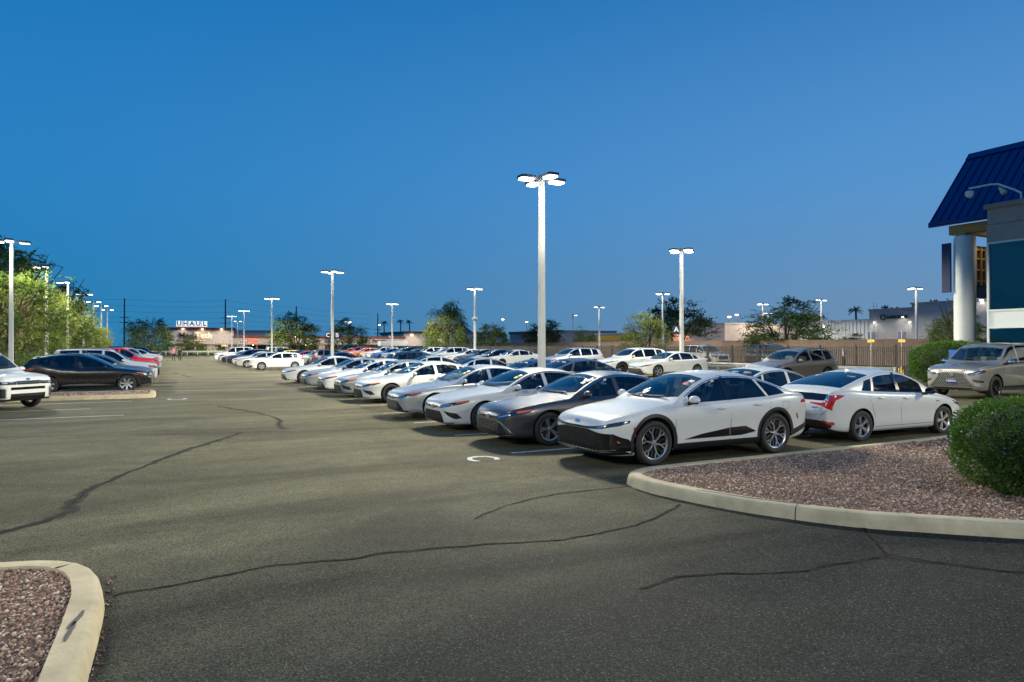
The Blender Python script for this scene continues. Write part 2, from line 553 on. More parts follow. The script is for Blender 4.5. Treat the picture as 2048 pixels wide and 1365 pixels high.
# ---- wheels
def wheel_meshes(key, r_, style, rim_mat, face_mat=None, rimr=None):
    rr = rimr or r_ * 0.70
    wd = 0.105
    ty = MB().lathe([(rr*0.985, wd*0.72), (rr*1.03, wd*0.92), (r_*0.90, wd*1.02), (r_*0.965, wd*0.93), (r_, wd*0.66), (r_*1.0, 0), (r_, -wd*0.66), (r_*0.965, -wd*0.93), (r_*0.9, -wd), (rr*1.0, -wd*0.8)], 36, axis='y')
    tyre = ty.mesh('tyre', RUBBER, True, 50)
    br = MB().lathe([(rr*0.99, wd*0.72), (rr*0.95, wd*0.5), (rr*0.9, -wd*0.7)], 30, axis='y')
    br.lathe([(0.001, 0.012), (rr*0.66, 0.012), (rr*0.66, -0.012)], 24, axis='y')
    barrel = br.mesh('wheel', DISC, True, 40)
    rm = MB()
    rm.lathe([(rr*1.012, wd*0.80), (rr*0.985, wd*0.90), (rr*0.925, wd*0.80), (rr*0.90, wd*0.62)], 36, axis='y', mi=1 if face_mat else 0)
    def spoke(a0, a1, w0, w1, f0=0.14, f1=0.94, mi=0, dz0=0.0):
        r0, r1 = rr*f0, rr*f1
        y0, y1 = wd*(0.66 + dz0), wd*0.80
        c0 = Vector((math.cos(a0)*r0, 0, math.sin(a0)*r0)); c1 = Vector((math.cos(a1)*r1, 0, math.sin(a1)*r1))
        d = (c1 - c0).normalized(); n = Vector((-d.z, 0, d.x))
        v = []
        for c, w_, y in ((c0, w0, y0), (c1, w1, y1)):
            for sgn in (-1, 1):
                for dy in (0, -0.035):
                    q = c + n * sgn * w_ * (1.0 if dy == 0 else 1.25); v.append((q.x, y + dy, q.z))
        # order: (c0:-top,-bot,+top,+bot),(c1 ...)
        rm.add(v, [(0, 4, 6, 2), (0, 1, 5, 4), (2, 6, 7, 3), (1, 3, 7, 5)], mi)
    fm = 1 if face_mat else 0
    if style == 'five_y':        # forked spokes
        for k in range(5):
            a = 2*math.pi*k/5 + math.pi/2
            spoke(a, a - 0.06, 0.026, 0.020, 0.1, 0.55, fm)
            spoke(a - 0.10, a - 0.30, 0.016, 0.014, 0.50, 0.95, fm)
            spoke(a + 0.10, a + 0.22, 0.016, 0.014, 0.50, 0.95, fm)
    elif style == 'ten':
        for k in range(10):
            a = 2*math.pi*k/10
            spoke(a, a, 0.014, 0.020, mi=fm)
    elif style == 'ten_pair':
        for k in range(5):
            a = 2*math.pi*k/5
            spoke(a - 0.16, a - 0.13, 0.014, 0.017, mi=fm); spoke(a + 0.16, a + 0.13, 0.014, 0.017, mi=fm)
    elif style == 'six_fork':    # bright-faced six spoke with split ends
        for k in range(6):
            a = 2*math.pi*k/6 + 0.26
            spoke(a, a, 0.016, 0.013, 0.08, 0.60, 1)
            spoke(a + 0.01, a + 0.22, 0.012, 0.011, 0.58, 0.97, 1)
            spoke(a - 0.01, a - 0.22, 0.012, 0.011, 0.58, 0.97, 1)
            spoke(a + math.pi/6, a + math.pi/6, 0.020, 0.026, 0.1, 0.9, 0, -0.25)
    elif style == 'blade':       # broad twisted blades
        for k in range(7):
            a = 2*math.pi*k/7
            spoke(a, a + 0.22, 0.020, 0.042, mi=fm)
    else:                        # five broad
        for k in range(5):
            a = 2*math.pi*k/5 + math.pi/2
            spoke(a, a, 0.030, 0.046, mi=fm)
    rm.lathe([(0.001, wd*0.80), (rr*0.12, wd*0.79), (rr*0.17, wd*0.70), (rr*0.19, wd*0.5)], 16, axis='y', mi=fm)
    rim = rm.mesh('rim', [rim_mat, face_mat] if face_mat else [rim_mat], True, 30)
    return barrel, tyre, rim

# ---- one car model: a list of part templates
class Model:
    def __init__(s, sp):
        s.sp = sp; s.parts = []; s.b = Body(sp)
        s.shell()
        s.glazing()
        s.lod0 = len(s.parts)
    def part(s, name, me, lod=0, parent=None, loc=(0, 0, 0), rot=None, paint=False):
        s.parts.append(dict(name=name, me=me, lod=lod, parent=parent, loc=loc, rot=rot, paint=paint))
        return len(s.parts) - 1
    # -- outlines of the glass, taken from the body's own curves
    def side_windows(s):
        b = s.b; res = []
        for (x0b, x0t, x1t, x1b) in s.sp['win']:
            lo = lambda x: b.sec(x)[1] + 0.030
            hi = lambda x: b.sec(x)[4] - s.sp.get('header', 0.045)
            bot = []; top = []
            n = 10
            for i in range(n + 1):
                x = x0b + (x1b - x0b)*i/n; bot.append((x, lo(x)))
                x = x0t + (x1t - x0t)*i/n; top.append((x, max(hi(x), lo(x) + 0.012)))
            res.append(bot + top[::-1])
        return res
    def windshield(s, x0, x1, bow, rear=False):
        b = s.b; sg = -1 if rear else 1
        yr = lambda x: b.sec(x)[6] - 0.055
        xb = x0 + sg*bow
        Y = yr(xb); n = 8
        poly = [(x0 + sg*bow*(abs(t)**2.0), Y*t) for t in [(-1 + 2*i/n) for i in range(n + 1)]]
        poly += [(xb + (x1 - xb)*i/6, yr(xb + (x1 - xb)*i/6)) for i in range(1, 7)]
        Y1 = yr(x1)
        poly += [(x1 + sg*0.03*(1 - abs(t)), Y1*t) for t in (0.5, 0, -0.5)][0:3]
        poly += [(xb + (x1 - xb)*i/6, -yr(xb + (x1 - xb)*i/6)) for i in range(6, 0, -1)]
        return poly
    def shell(s):
        b, sp = s.b, s.sp
        base = tmp_obj(b.V, b.F)
        # cabin hollow
        c0, c1 = sp['cabin']
        V, F = [], []
        xs = [c0 + (c1 - c0)*i/26 for i in range(27)]
        for x in xs:
            zb, zs, zt, w_, zr, ws, yr = b.sec(x)
            zf = 0.50
            ztt = max(zt - 0.055, zf + 0.1); zrr = min(max(zr - 0.05, zf + 0.05), ztt - 0.01); zss = min(zs - 0.02, zrr - 0.01)
            r_ = [(0, zf), (ws - 0.07, zf), (ws - 0.05, zss), (max(yr - 0.05, 0.1), zrr)]
            r_ += [((yr - 0.05)*q, zrr + (ztt - zrr)*(1 - q**2.3)) for q in (0.85, 0.6, 0.3)] + [(0, ztt)]
            m = len(r_); V += [(x, y, z) for y, z in r_] + [(x, -y, z) for y, z in r_[1:-1]][::-1]
        m2 = 2*m - 2
        for i in range(26):
            for k in range(m2):
                k2 = (k+1) % m2
                F.append((i*m2+k, i*m2+k2, (i+1)*m2+k2, (i+1)*m2+k))
        F.append(tuple(range(m2))[::-1]); F.append(tuple(26*m2 + k for k in range(m2)))
        hollow = tmp_obj(V, F)
        # openings and wheel wells
        cutters = [hollow]
        def app(vf, new=True):
            cutters.append(tmp_obj(*vf))
        s.sw = s.side_windows()
        for poly in s.sw:
            for fl in (False, True): app(prism_of(b, poly, 'side', flip=fl))
        s.ws = s.windshield(*sp['ws'])
        app(prism_of(b, s.ws, 'top', 0.4, 0.13))
        if 'rw' in sp:
            s.rw = ('top', s.windshield(*sp['rw'], rear=True))
            app(prism_of(b, s.rw[1], 'top', 0.4, 0.13))
        elif 'rwp' in sp:
            s.rw = ('rear', sp['rwp'])
            app(prism_of(b, s.rw[1], 'rear', 0.4, 0.14))
        for ax in (sp['fa'], sp['ra']):
            for sg in (1, -1):
                n = 40; rad = sp['R'] + sp.get('gap', 0.045)
                c = [(ax + rad*math.cos(2*math.pi*k/n), sp['R'] + 0.01 + rad*math.sin(2*math.pi*k/n)) for k in range(n)]
                ya, yb = sg*(sp['W'] - 0.30), sg*(sp['W'] + 0.3)
                app(([Vector((x, ya, z)) for x, z in c] + [Vector((x, yb, z)) for x, z in c],
                     [tuple(range(n)), tuple(range(n, 2*n))] + [(k, (k+1) % n, n + (k+1) % n, n + k) for k in range(n)]))
        me = subtract(base, cutters)
        me.name = 'body'
        me.materials.clear()
        for m in (PAINTSLOT, CABIN, BLACK): me.materials.append(m)
        # original skin keeps its smooth normals and paint; cut faces take trim
        nrm = []
        zs_low = 0.02
        for p in me.polygons:
            co, n, fi, d = b.bvh.find_nearest(p.center)
            onskin = d < 0.004 and abs(n.dot(p.normal)) > 0.8
            if onskin:
                p.material_index = 2 if (p.normal.z < -0.85 and p.center.z < 0.45) else 0
                p.use_smooth = True
            else:
                wellx = min(abs(p.center.x - sp['fa']), abs(p.center.x - sp['ra']))
                p.material_index = 2 if (wellx < sp['R'] + 0.1 and p.center.z < 2*sp['R'] + 0.12 and abs(p.center.y) > sp['W'] - 0.36) else 1
                p.use_smooth = False
            for li in p.loop_indices:
                if onskin:
                    q = me.vertices[me.loops[li].vertex_index].co
                    nn = b.nrm(q, fi)
                    nrm.append(tuple(nn if nn.dot(p.normal) > 0.2 else p.normal))
                else:
                    nrm.append(tuple(p.normal))
        me.normals_split_custom_set(nrm)
        s.part('body', me, 0, paint=True)
    def glazing(s):
        b = s.b
        s.part('windshield', patch_mesh('windshield', [patch(b, s.ws, 'top', -0.004, 0, 0.09)], GLASS_W), 0)
        if hasattr(s, 'rw'):
            s.part('rear_window', patch_mesh('rear_window', [patch(b, s.rw[1], s.rw[0], -0.004, 0, 0.09)], GLASS_T), 0)
        s.fw = []
        for i, poly in enumerate(s.sw):
            for fl in (False, True):
                k = s.part('side_window', patch_mesh('side_window', [patch(b, poly, 'side', -0.004, 0, 0.09, fl)], GLASS_W if i == 0 and s.sp.get('clearfront') else GLASS_T), 0)
    # -- generic helpers for trim
    def pat(s, name, polys, mode, mat, off=0.004, thick=0.012, lod=1, mirror=False, step=0.06, parent=None, paint=False, joined=False):
        """trim that follows the body; mirror makes one part per side"""
        if mode in ('front', 'rear') and (mirror or len(polys) == 1): step = min(step, 0.03)
        if mode == 'side': sides = (False, True)
        else: sides = (False, True) if mirror else (False,)
        if mode == 'top' and not mirror: sides = (False,)
        if joined and len(sides) == 2:
            lst = [patch(s.b, p, mode, off, thick, step, fl) for fl in sides for p in polys]
            return [s.part(name, patch_mesh(name, lst, mat), lod, parent, paint=paint)]
        res = []
        for k, fl in enumerate(sides):
            lst = [patch(s.b, p, mode, off, thick, step, fl) for p in polys]
            pr = parent[k] if isinstance(parent, list) else parent
            res.append(s.part(name, patch_mesh(name, lst, mat), lod, pr, paint=paint))
        return res
    def wheels(s, style, rim_mat, face_mat=None, rimr=None):
        sp = s.sp
        ba, ty, ri = wheel_meshes(sp['name'], sp['R'], style, rim_mat, face_mat, rimr)
        for ax in (sp['fa'], sp['ra']):
            for sg in (1, -1):
                k = s.part('wheel', ba, 0, loc=(ax, sg*(sp['W'] - 0.125), sp['R']), rot=(0, 0, 0) if sg > 0 else (0, 0, math.pi))
                s.part('tyre', ty, 0, k); s.part('rim', ri, 0, k)
    def mirrors(s, x, z, cap='paint'):
        w_ = s.b.plan(x)
        for sg in (1, -1):
            mb = MB()
            bm = bmesh.new(); bmesh.ops.create_icosphere(bm, subdivisions=3, radius=1.0); bm.verts.index_update()
            vs = []
            for v in bm.verts:
                c = v.co
                vs.append((x + c.x*0.085*(1.0 if c.x < 0 else 0.45), sg*(w_ + 0.10 + c.y*0.125), z + c.z*0.075*(1 - 0.15*c.y*0)))
            mb.add(vs, [[q.index for q in f.verts] for f in bm.faces]); bm.free()
            mi = []
            me = mb.mesh('mirror', [PAINTSLOT if cap == 'paint' else GLOSSBLACK if cap == 'black' else CHROME, BLACK], True, 60)
            for p in me.polygons:
                if p.center.z < z - 0.035: p.material_index = 1
            st = MB().tube([(x + 0.02, sg*(w_ - 0.08), z - 0.075), (x + 0.01, sg*(w_ + 0.02), z - 0.06), (x + 0.005, sg*(w_ + 0.06), z - 0.03)], [0.035, 0.028, 0.03], 8)
            k = s.part('mirror', me, 1, paint=(cap == 'paint'))
            s.part('mirror_stalk', st.mesh('mirror_stalk', BLACK, True), 2, k)
    def handles(s, pts, mat=None):
        for (x, z) in pts:
            for sg in (1, -1):
                co, n = s.b.hit(x, z, 'side')
                mb = MB().tube([(x - 0.10, sg*(co.y + 0.002), z), (x - 0.07, sg*(co.y + 0.028), z), (x + 0.05, sg*(co.y + 0.030), z), (x + 0.09, sg*(co.y + 0.002), z)], [0.010, 0.014, 0.015, 0.011], 8)
                s.part('door_handle', mb.mesh('door_handle', mat or PAINTSLOT, True), 2, paint=mat is None)
    def seams(s, lines, mode='side', width=0.009, lod=1, name='door_seam', mirror=False):
        s.pat(name, [strip(l, width) for l in lines], mode, BLACK, 0.0012, 0.0, lod, mirror, 0.08)
    def cabin_fit(s, dash_x, seat_x, rear_x, zf=0.42):
        mb = MB().bbox(dash_x - 0.30, dash_x + 0.22, -0.62, 0.62, 0.55, s.b.belt(dash_x) - 0.03, 0.05)
        s.part('dashboard', mb.mesh('dashboard', DASHM, True), 2)
        zb = s.b.belt(seat_x)
        for k, (x, ys) in enumerate(((seat_x, (-0.37, 0.37)), (rear_x, (-0.40, 0.0, 0.40)))):
            for y in ys:
                m = MB().bbox(x - 0.50, x - 0.02, y - 0.23, y + 0.23, zf + 0.1, zf + 0.24, 0.05)
                i0 = len(m.v)
                m.bbox(-0.06, 0.06, y - 0.22 , y + 0.22, 0, 0.56, 0.05)
                m.bbox(-0.045, 0.045, y - 0.12, y + 0.12, 0.60, 0.77, 0.04)
                m.xf(Matrix.Translation((x, 0, zf + 0.18)) @ Matrix.Rotation(0.30, 4, 'Y'), i0)
                s.part('seat', m.mesh('seat', SEATM, True), 2)
        y = -0.37
        m = MB(); n = 18
        pts = [(0.0, 0.18*math.cos(2*math.pi*i/n), 0.18*math.sin(2*math.pi*i/n)) for i in range(n + 1)]
        m.tube(pts, 0.014, 6, cap=False).box(-0.01, 0.01, -0.17, 0.17, -0.025, 0.025)
        m.xf(Matrix.Translation((dash_x + 0.36, y, s.b.belt(dash_x) - 0.06)) @ Matrix.Rotation(0.45, 4, 'Y'))
        s.part('steering_wheel', m.mesh('steering_wheel', BLACK, True), 2)
    def plate(s, x, z, rear=False):
        L = s.b.L
        co, n = s.b.hit(0, z, 'rear' if rear else 'front')
        xx = co.x + (0.012 if rear else -0.012)
        sg = 1 if rear else -1
        mb = MB().bbox(xx - 0.008, xx + 0.008, -0.155, 0.155, z - 0.078, z + 0.078, 0.006)
        k = s.part('license_plate', mb.mesh('license_plate', PLATE, True), 1)
        s.part('plate_lettering', text_mesh('CARMAX', 0.075, PLATEW, 0.002), 1, k, (xx + sg*0.0095, 0, z + 0.002), (math.pi/2, 0, math.pi/2 if rear else -math.pi/2))

def text_mesh(txt, size, mat, ext=0.01, align='CENTER', sx=1.0, bold=0.0):
    cu = bpy.data.curves.new('lettering', 'FONT')
    cu.body = txt; cu.size = size; cu.extrude = ext; cu.align_x = align; cu.align_y = 'CENTER'; cu.resolution_u = 2
    cu.offset = bold
    o = bpy.data.objects.new('tmp', cu); COL.objects.link(o)
    me = bpy.data.meshes.new_from_object(o)
    bpy.data.objects.remove(o); bpy.data.curves.remove(cu)
    me.name = 'lettering'
    if sx != 1.0:
        for v in me.vertices: v.co.x *= sx
    me.materials.clear(); me.materials.append(mat)
    return me

def place(model, name, x, y, rz, paint_mat, label, cat, group, lod=2, skip=()):
    """one car: an Empty on the ground under its middle and a copy of every part"""
    L = model.b.L
    root = empty(name, (x, y, gz(x, y)), rz)
    tag(root, label, cat, group)
    objs = {}
    for i, p in enumerate(model.parts):
        if p['lod'] > lod or p['name'] in skip: continue
        o = bpy.data.objects.new(p['name'], p['me'])
        if p['parent'] is None:
            link(o, root)
            o.location = (p['loc'][0] - L/2, p['loc'][1], p['loc'][2])
        else:
            if p['parent'] not in objs:
                bpy.data.objects.remove(o); continue
            pr = objs[p['parent']]; pp = model.parts[p['parent']]
            link(o, pr)
            o.location = (p['loc'][0], p['loc'][1], p['loc'][2])
        if p['rot']: o.rotation_euler = p['rot']
        if p['paint']:
            o.material_slots[0].link = 'OBJECT'; o.material_slots[0].material = paint_mat
        objs[i] = o
    return root
# ---- body curves (metres, x from nose to tail, z from ground)
CAMRY = dict(name='camry', L=4.88, W=0.92, fa=0.97, ra=3.80, R=0.335, tumble=0.50, crown=0.065,
    top=[(0,.58),(.03,.665),(.10,.725),(.35,.805),(.8,.885),(1.25,.945),(1.42,.975),(1.62,1.075),(1.9,1.215),(2.2,1.345),(2.45,1.41),(2.8,1.445),(3.2,1.425),(3.55,1.36),(4.0,1.20),(4.28,1.105),(4.5,1.085),(4.72,1.065),(4.82,1.01),(4.88,.88)],
    belt=[(0,.55),(.1,.655),(.4,.75),(.9,.835),(1.4,.885),(2.5,.925),(3.6,.965),(4.3,1.01),(4.75,.98),(4.88,.84)],
    bot=[(0,.30),(.04,.22),(.15,.18),(.6,.17),(1,.2),(2,.2),(3.8,.2),(4.4,.22),(4.75,.28),(4.85,.35),(4.88,.44)],
    plan=[(0,.46),(.03,.60),(.08,.69),(.2,.785),(.45,.868),(.8,.905),(1.5,.92),(3.6,.92),(4.2,.90),(4.6,.84),(4.8,.74),(4.86,.64),(4.88,.52)],
    cabin=(1.25, 4.15), ws=(1.46, 2.28, .20), rw=(4.20, 3.42, .10), win=[(1.78,1.80,2.58,2.62),(2.72,2.68,3.46,3.56),(3.63,3.54,3.80,3.95)])
CROWN = dict(name='crown', L=4.95, W=0.92, fa=0.98, ra=3.83, R=0.372, tumble=0.50, crown=0.07, gap=0.055,
    top=[(0,.64),(.03,.735),(.10,.80),(.35,.875),(.8,.955),(1.2,1.015),(1.38,1.05),(1.6,1.165),(1.9,1.315),(2.2,1.435),(2.5,1.51),(2.85,1.54),(3.25,1.52),(3.65,1.435),(4.1,1.29),(4.45,1.185),(4.68,1.145),(4.82,1.10),(4.90,1.0),(4.95,.86)],
    belt=[(0,.61),(.1,.73),(.4,.82),(.9,.905),(1.4,.96),(2.5,.995),(3.6,1.035),(4.2,1.075),(4.7,1.04),(4.95,.80)],
    bot=[(0,.36),(.04,.25),(.15,.20),(.6,.185),(1,.22),(2,.225),(3.8,.225),(4.4,.26),(4.75,.32),(4.9,.40),(4.95,.52)],
    plan=[(0,.52),(.03,.66),(.08,.735),(.2,.81),(.45,.876),(.8,.905),(1.5,.915),(3.0,.915),(3.7,.925),(4.2,.905),(4.6,.845),(4.82,.74),(4.91,.64),(4.95,.54)],
    cabin=(1.22, 4.35), ws=(1.42, 2.30, .20), rw=(4.46, 3.50, .10), win=[(1.76,1.78,2.60,2.66),(2.76,2.70,3.42,3.62),(3.68,3.49,3.95,4.12)])
PRIUS = dict(name='prius', L=4.58, W=0.88, fa=0.95, ra=3.65, R=0.318, tumble=0.46, crown=0.06,
    top=[(0,.52),(.03,.61),(.10,.68),(.35,.79),(.7,.88),(1.0,.955),(1.15,1.0),(1.5,1.19),(1.85,1.36),(2.1,1.44),(2.35,1.47),(2.8,1.455),(3.3,1.375),(3.8,1.255),(4.2,1.135),(4.36,1.075),(4.44,1.02),(4.48,.93),(4.54,.80),(4.58,.66)],
    belt=[(0,.49),(.1,.60),(.4,.72),(.9,.84),(1.4,.90),(2.5,.955),(3.5,1.01),(4.0,1.05),(4.36,1.02),(4.48,.86),(4.58,.60)],
    bot=[(0,.30),(.04,.22),(.15,.18),(.6,.17),(1,.19),(2,.19),(3.6,.19),(4.1,.21),(4.4,.27),(4.54,.36),(4.58,.46)],
    plan=[(0,.46),(.03,.58),(.08,.66),(.2,.755),(.45,.835),(.8,.87),(1.5,.88),(3.2,.88),(3.8,.865),(4.2,.82),(4.42,.74),(4.52,.66),(4.58,.56)],
    cabin=(1.0, 4.2), ws=(1.20, 2.0, .20), rw=(4.18, 3.16, .06), win=[(1.62,1.64,2.36,2.42),(2.50,2.44,3.12,3.26),(3.32,3.20,3.44,3.62)])
HATCH = dict(name='hatch', L=4.29, W=0.895, fa=0.87, ra=3.50, R=0.33, tumble=0.42, crown=0.06,
    top=[(0,.58),(.03,.665),(.10,.72),(.35,.81),(.8,.90),(1.15,.965),(1.3,1.0),(1.6,1.17),(1.9,1.33),(2.15,1.42),(2.5,1.465),(3.0,1.46),(3.5,1.43),(3.85,1.385),(3.95,1.33),(4.05,1.18),(4.13,1.05),(4.2,.95),(4.26,.82),(4.29,.70)],
    belt=[(0,.55),(.1,.66),(.4,.77),(.9,.86),(1.4,.905),(2.5,.94),(3.5,.975),(4.0,.98),(4.18,.90),(4.29,.66)],
    bot=[(0,.30),(.04,.22),(.15,.18),(.6,.17),(1,.2),(3.5,.2),(4.0,.24),(4.22,.32),(4.29,.42)],
    plan=[(0,.48),(.03,.62),(.08,.70),(.2,.78),(.45,.85),(.8,.885),(1.4,.895),(3.4,.895),(3.9,.865),(4.12,.81),(4.24,.72),(4.29,.62)],
    cabin=(1.15, 4.0), ws=(1.34, 2.12, .18), rwp=[(-.60,1.03),(-.3,1.015),(.3,1.015),(.60,1.03),(.50,1.31),(.25,1.34),(-.25,1.34),(-.50,1.31)],
    win=[(1.66,1.68,2.42,2.46),(2.55,2.52,3.28,3.34),(3.40,3.36,3.66,3.74)])
CROSS = dict(name='crossover', L=4.66, W=0.93, fa=0.90, ra=3.66, R=0.362, tumble=0.36, crown=0.065, gap=0.055,
    top=[(0,.70),(.03,.80),(.10,.87),(.35,.945),(.8,1.02),(1.15,1.07),(1.3,1.105),(1.55,1.26),(1.85,1.44),(2.1,1.55),(2.4,1.625),(2.9,1.655),(3.5,1.64),(4.0,1.60),(4.22,1.555),(4.30,1.47),(4.42,1.28),(4.5,1.16),(4.57,1.02),(4.63,.88),(4.66,.76)],
    belt=[(0,.66),(.1,.79),(.4,.88),(.9,.965),(1.4,1.01),(2.5,1.04),(3.6,1.085),(4.3,1.11),(4.52,1.02),(4.66,.70)],
    bot=[(0,.40),(.04,.30),(.15,.25),(.6,.24),(1,.26),(3.7,.26),(4.3,.30),(4.58,.40),(4.66,.52)],
    plan=[(0,.54),(.03,.68),(.08,.755),(.2,.82),(.45,.885),(.8,.92),(1.5,.93),(3.6,.93),(4.2,.90),(4.48,.84),(4.6,.76),(4.66,.66)],
    cabin=(1.15, 4.38), ws=(1.36, 2.12, .18), rwp=[(-.64,1.16),(-.3,1.145),(.3,1.145),(.64,1.16),(.56,1.46),(.28,1.49),(-.28,1.49),(-.56,1.46)],
    win=[(1.64,1.67,2.50,2.56),(2.66,2.62,3.44,3.52),(3.59,3.54,3.98,4.10)])
MURANO = dict(CROSS, name='murano', L=4.90, W=0.95, fa=0.95, ra=3.78, R=0.37,
    top=[(0,.70),(.03,.80),(.10,.865),(.35,.935),(.8,1.01),(1.2,1.065),(1.36,1.10),(1.65,1.26),(2.0,1.45),(2.3,1.575),(2.6,1.655),(3.0,1.69),(3.5,1.67),(4.0,1.60),(4.36,1.52),(4.46,1.43),(4.6,1.27),(4.72,1.14),(4.80,1.0),(4.87,.88),(4.90,.76)],
    belt=[(0,.66),(.1,.79),(.4,.875),(.9,.96),(1.4,1.005),(2.5,1.02),(3.2,1.06),(3.8,1.18),(4.3,1.30),(4.5,1.20),(4.75,1.0),(4.90,.70)],
    bot=[(0,.40),(.04,.30),(.15,.25),(.6,.24),(1,.26),(3.9,.26),(4.5,.30),(4.82,.40),(4.90,.52)],
    plan=[(0,.52),(.03,.66),(.08,.745),(.2,.82),(.45,.89),(.8,.935),(1.5,.95),(3.7,.95),(4.3,.91),(4.65,.85),(4.82,.77),(4.90,.66)],
    cabin=(1.2, 4.55), ws=(1.42, 2.32, .20), rwp=[(-.60,1.22),(-.3,1.205),(.3,1.205),(.60,1.22),(.54,1.44),(.28,1.46),(-.28,1.46),(-.54,1.44)],
    win=[(1.74,1.77,2.74,2.80),(2.90,2.86,3.52,3.66),(3.73,3.60,4.02,4.16)])
BOXY = dict(name='boxy', L=4.86, W=0.945, fa=0.92, ra=3.70, R=0.385, tumble=0.26, crown=0.06, gap=0.06, side='flat',
    top=[(0,.86),(.03,.98),(.09,1.045),(.25,1.09),(.7,1.145),(1.1,1.185),(1.26,1.215),(1.5,1.40),(1.75,1.60),(1.95,1.735),(2.15,1.815),(2.5,1.86),(3.2,1.875),(4.2,1.85),(4.52,1.81),(4.62,1.70),(4.70,1.46),(4.76,1.25),(4.80,1.08),(4.84,.92),(4.86,.80)],
    belt=[(0,.82),(.1,.985),(.4,1.045),(.9,1.095),(1.4,1.13),(2.5,1.145),(3.6,1.155),(4.4,1.17),(4.72,1.10),(4.86,.74)],
    bot=[(0,.44),(.04,.34),(.15,.29),(.6,.28),(1,.30),(3.7,.30),(4.4,.34),(4.78,.42),(4.86,.54)],
    plan=[(0,.62),(.03,.76),(.08,.82),(.2,.865),(.45,.915),(.8,.935),(1.5,.945),(4.1,.945),(4.5,.925),(4.72,.87),(4.82,.80),(4.86,.70)],
    cabin=(1.1, 4.55), ws=(1.32, 1.98, .12), rwp=[(-.68,1.22),(.68,1.22),(.62,1.66),(.3,1.68),(-.3,1.68),(-.62,1.66)],
    win=[(1.52,1.56,2.42,2.46),(2.56,2.54,3.42,3.46),(3.56,3.53,4.36,4.46)])

def front_generic(m, z0, z1, hl, grille, slats=5, lower=None, mat=BLACK, chrome=True, badge=None, amber=None):
    """headlamps, grille with bars, air intake"""
    h = m.pat('headlight', [hl], 'front', LAMPDARK, 0.004, 0.03, 1, True, 0.05)
    cx = sum(p[0] for p in hl)/len(hl); cz = sum(p[1] for p in hl)/len(hl)
    inner = [(cx + (p[0]-cx)*0.62 - 0.02, cz + (p[1]-cz)*0.50 + 0.004) for p in hl]
    m.pat('reflector', [inner], 'front', LAMPCLR, 0.009, 0.006, 1, True, 0.05, parent=h)
    if amber: m.pat('turn_signal', [amber], 'front', AMBER, 0.011, 0.01, 1, True, 0.05, parent=h)
    g = m.pat('grille', [grille], 'front', mat, 0.003, 0.02, 1)[0]
    zz0, zz1 = min(p[1] for p in grille), max(p[1] for p in grille)
    if slats:
        m.pat('slat', hatch(grille, 0, (zz1 - zz0)/slats, 0.012), 'front', SLATM if chrome else GLOSSBLACK, 0.016, 0.014, 2, parent=g)
    if lower: m.pat('lower_intake', [lower], 'front', mat, 0.003, 0.02, 1)
    if badge:
        y, z, a, b_ = badge
        m.pat('badge', [[(y + a*math.cos(t*math.pi/8), z + b_*math.sin(t*math.pi/8)) for t in range(16)]], 'front', CHROME, 0.012, 0.012, 1)

def sedan_seams(m, xa, xb, xc, zb=None):
    b = m.b; sp = m.sp
    zl = b.bot(2.0) + 0.10
    def line(x0, x1, z0, z1): return [(x0 + (x1-x0)*i/6, z0 + (z1-z0)*i/6) for i in range(7)]
    m.seams([line(xa, xa - 0.02, zl, b.belt(xa) - 0.005), line(xb - 0.02, xb, zl, b.belt(xb) + 0.02), line(xc - 0.12, xc + 0.10, zl + 0.20, b.belt(xc) + 0.01),
             line(xa, xc - 0.12, zl, zl) ])
    # hood edges
    x0, x1 = 0.14, sp['ws'][0] - 0.02
    m.seams([[(x0 + (x1-x0)*i/10, b.sec(x0 + (x1-x0)*i/10)[5] - 0.05 - 0.03*(1 - i/10)) for i in range(11)]], 'top', 0.010, 1, 'hood_seam', True)

def chrome_line(m, x0, x1, mat=None, up=0.028, w=0.014):
    b = m.b
    pts = [(x0 + (x1-x0)*i/24, b.sec(x0 + (x1-x0)*i/24)[4] - up) for i in range(25)]
    m.pat('window_trim', [strip(pts, w)], 'side', mat or CHROME, 0.003, 0.004, 1, step=0.1)

def tails(m, poly, mode='rear', lod=1):
    m.pat('tail_light', [poly], mode, REDLENS, 0.005, 0.03, lod, True, 0.05)

def sills(m, x0, x1, h=0.10, mat=None):
    b = m.b
    n = 8
    lo = [(x0 + (x1-x0)*i/n, b.bot(x0 + (x1-x0)*i/n) + 0.012) for i in range(n+1)]
    hi = [(p[0], p[1] + h) for p in lo]
    m.pat('sill', [lo + hi[::-1]], 'side', mat or BLACK, 0.006, 0.012, 1, step=0.1)

def arches(m, wd=0.06):
    sp = m.sp
    for ax in (sp['fa'], sp['ra']):
        r0 = sp['R'] + sp.get('gap', 0.045); zc = sp['R'] + 0.01
        out = []; inn = []
        for i in range(25):
            a = math.pi*(-0.10 + 1.20*i/24)
            c, s_ = math.cos(a), math.sin(a)
            if zc + (r0)*s_ < m.b.bot(ax + r0*c) + 0.02: continue
            out.append((ax + (r0 + wd)*c, zc + (r0 + wd)*s_)); inn.append((ax + (r0 + 0.002)*c, zc + (r0 + 0.002)*s_))
        m.pat('arch_trim', [out + inn[::-1]], 'side', BLACK, 0.008, 0.015, 1, step=0.05)

def wiper(m):
    b = m.b; x0 = m.sp['ws'][0]
    mb = MB()
    for y0, y1 in ((-0.55, 0.0), (-0.02, 0.5)):
        p = []
        for i in range(5):
            y = y0 + (y1 - y0)*i/4
            co, n = b.hit(x0 + 0.04 + 0.10*(1 - i/4)*0.6, y, 'top'); p.append(co + n*0.018)
        mb.tube(p, 0.010, 5)
    m.part('wiper', mb.mesh('wiper', BLACK, True), 2)

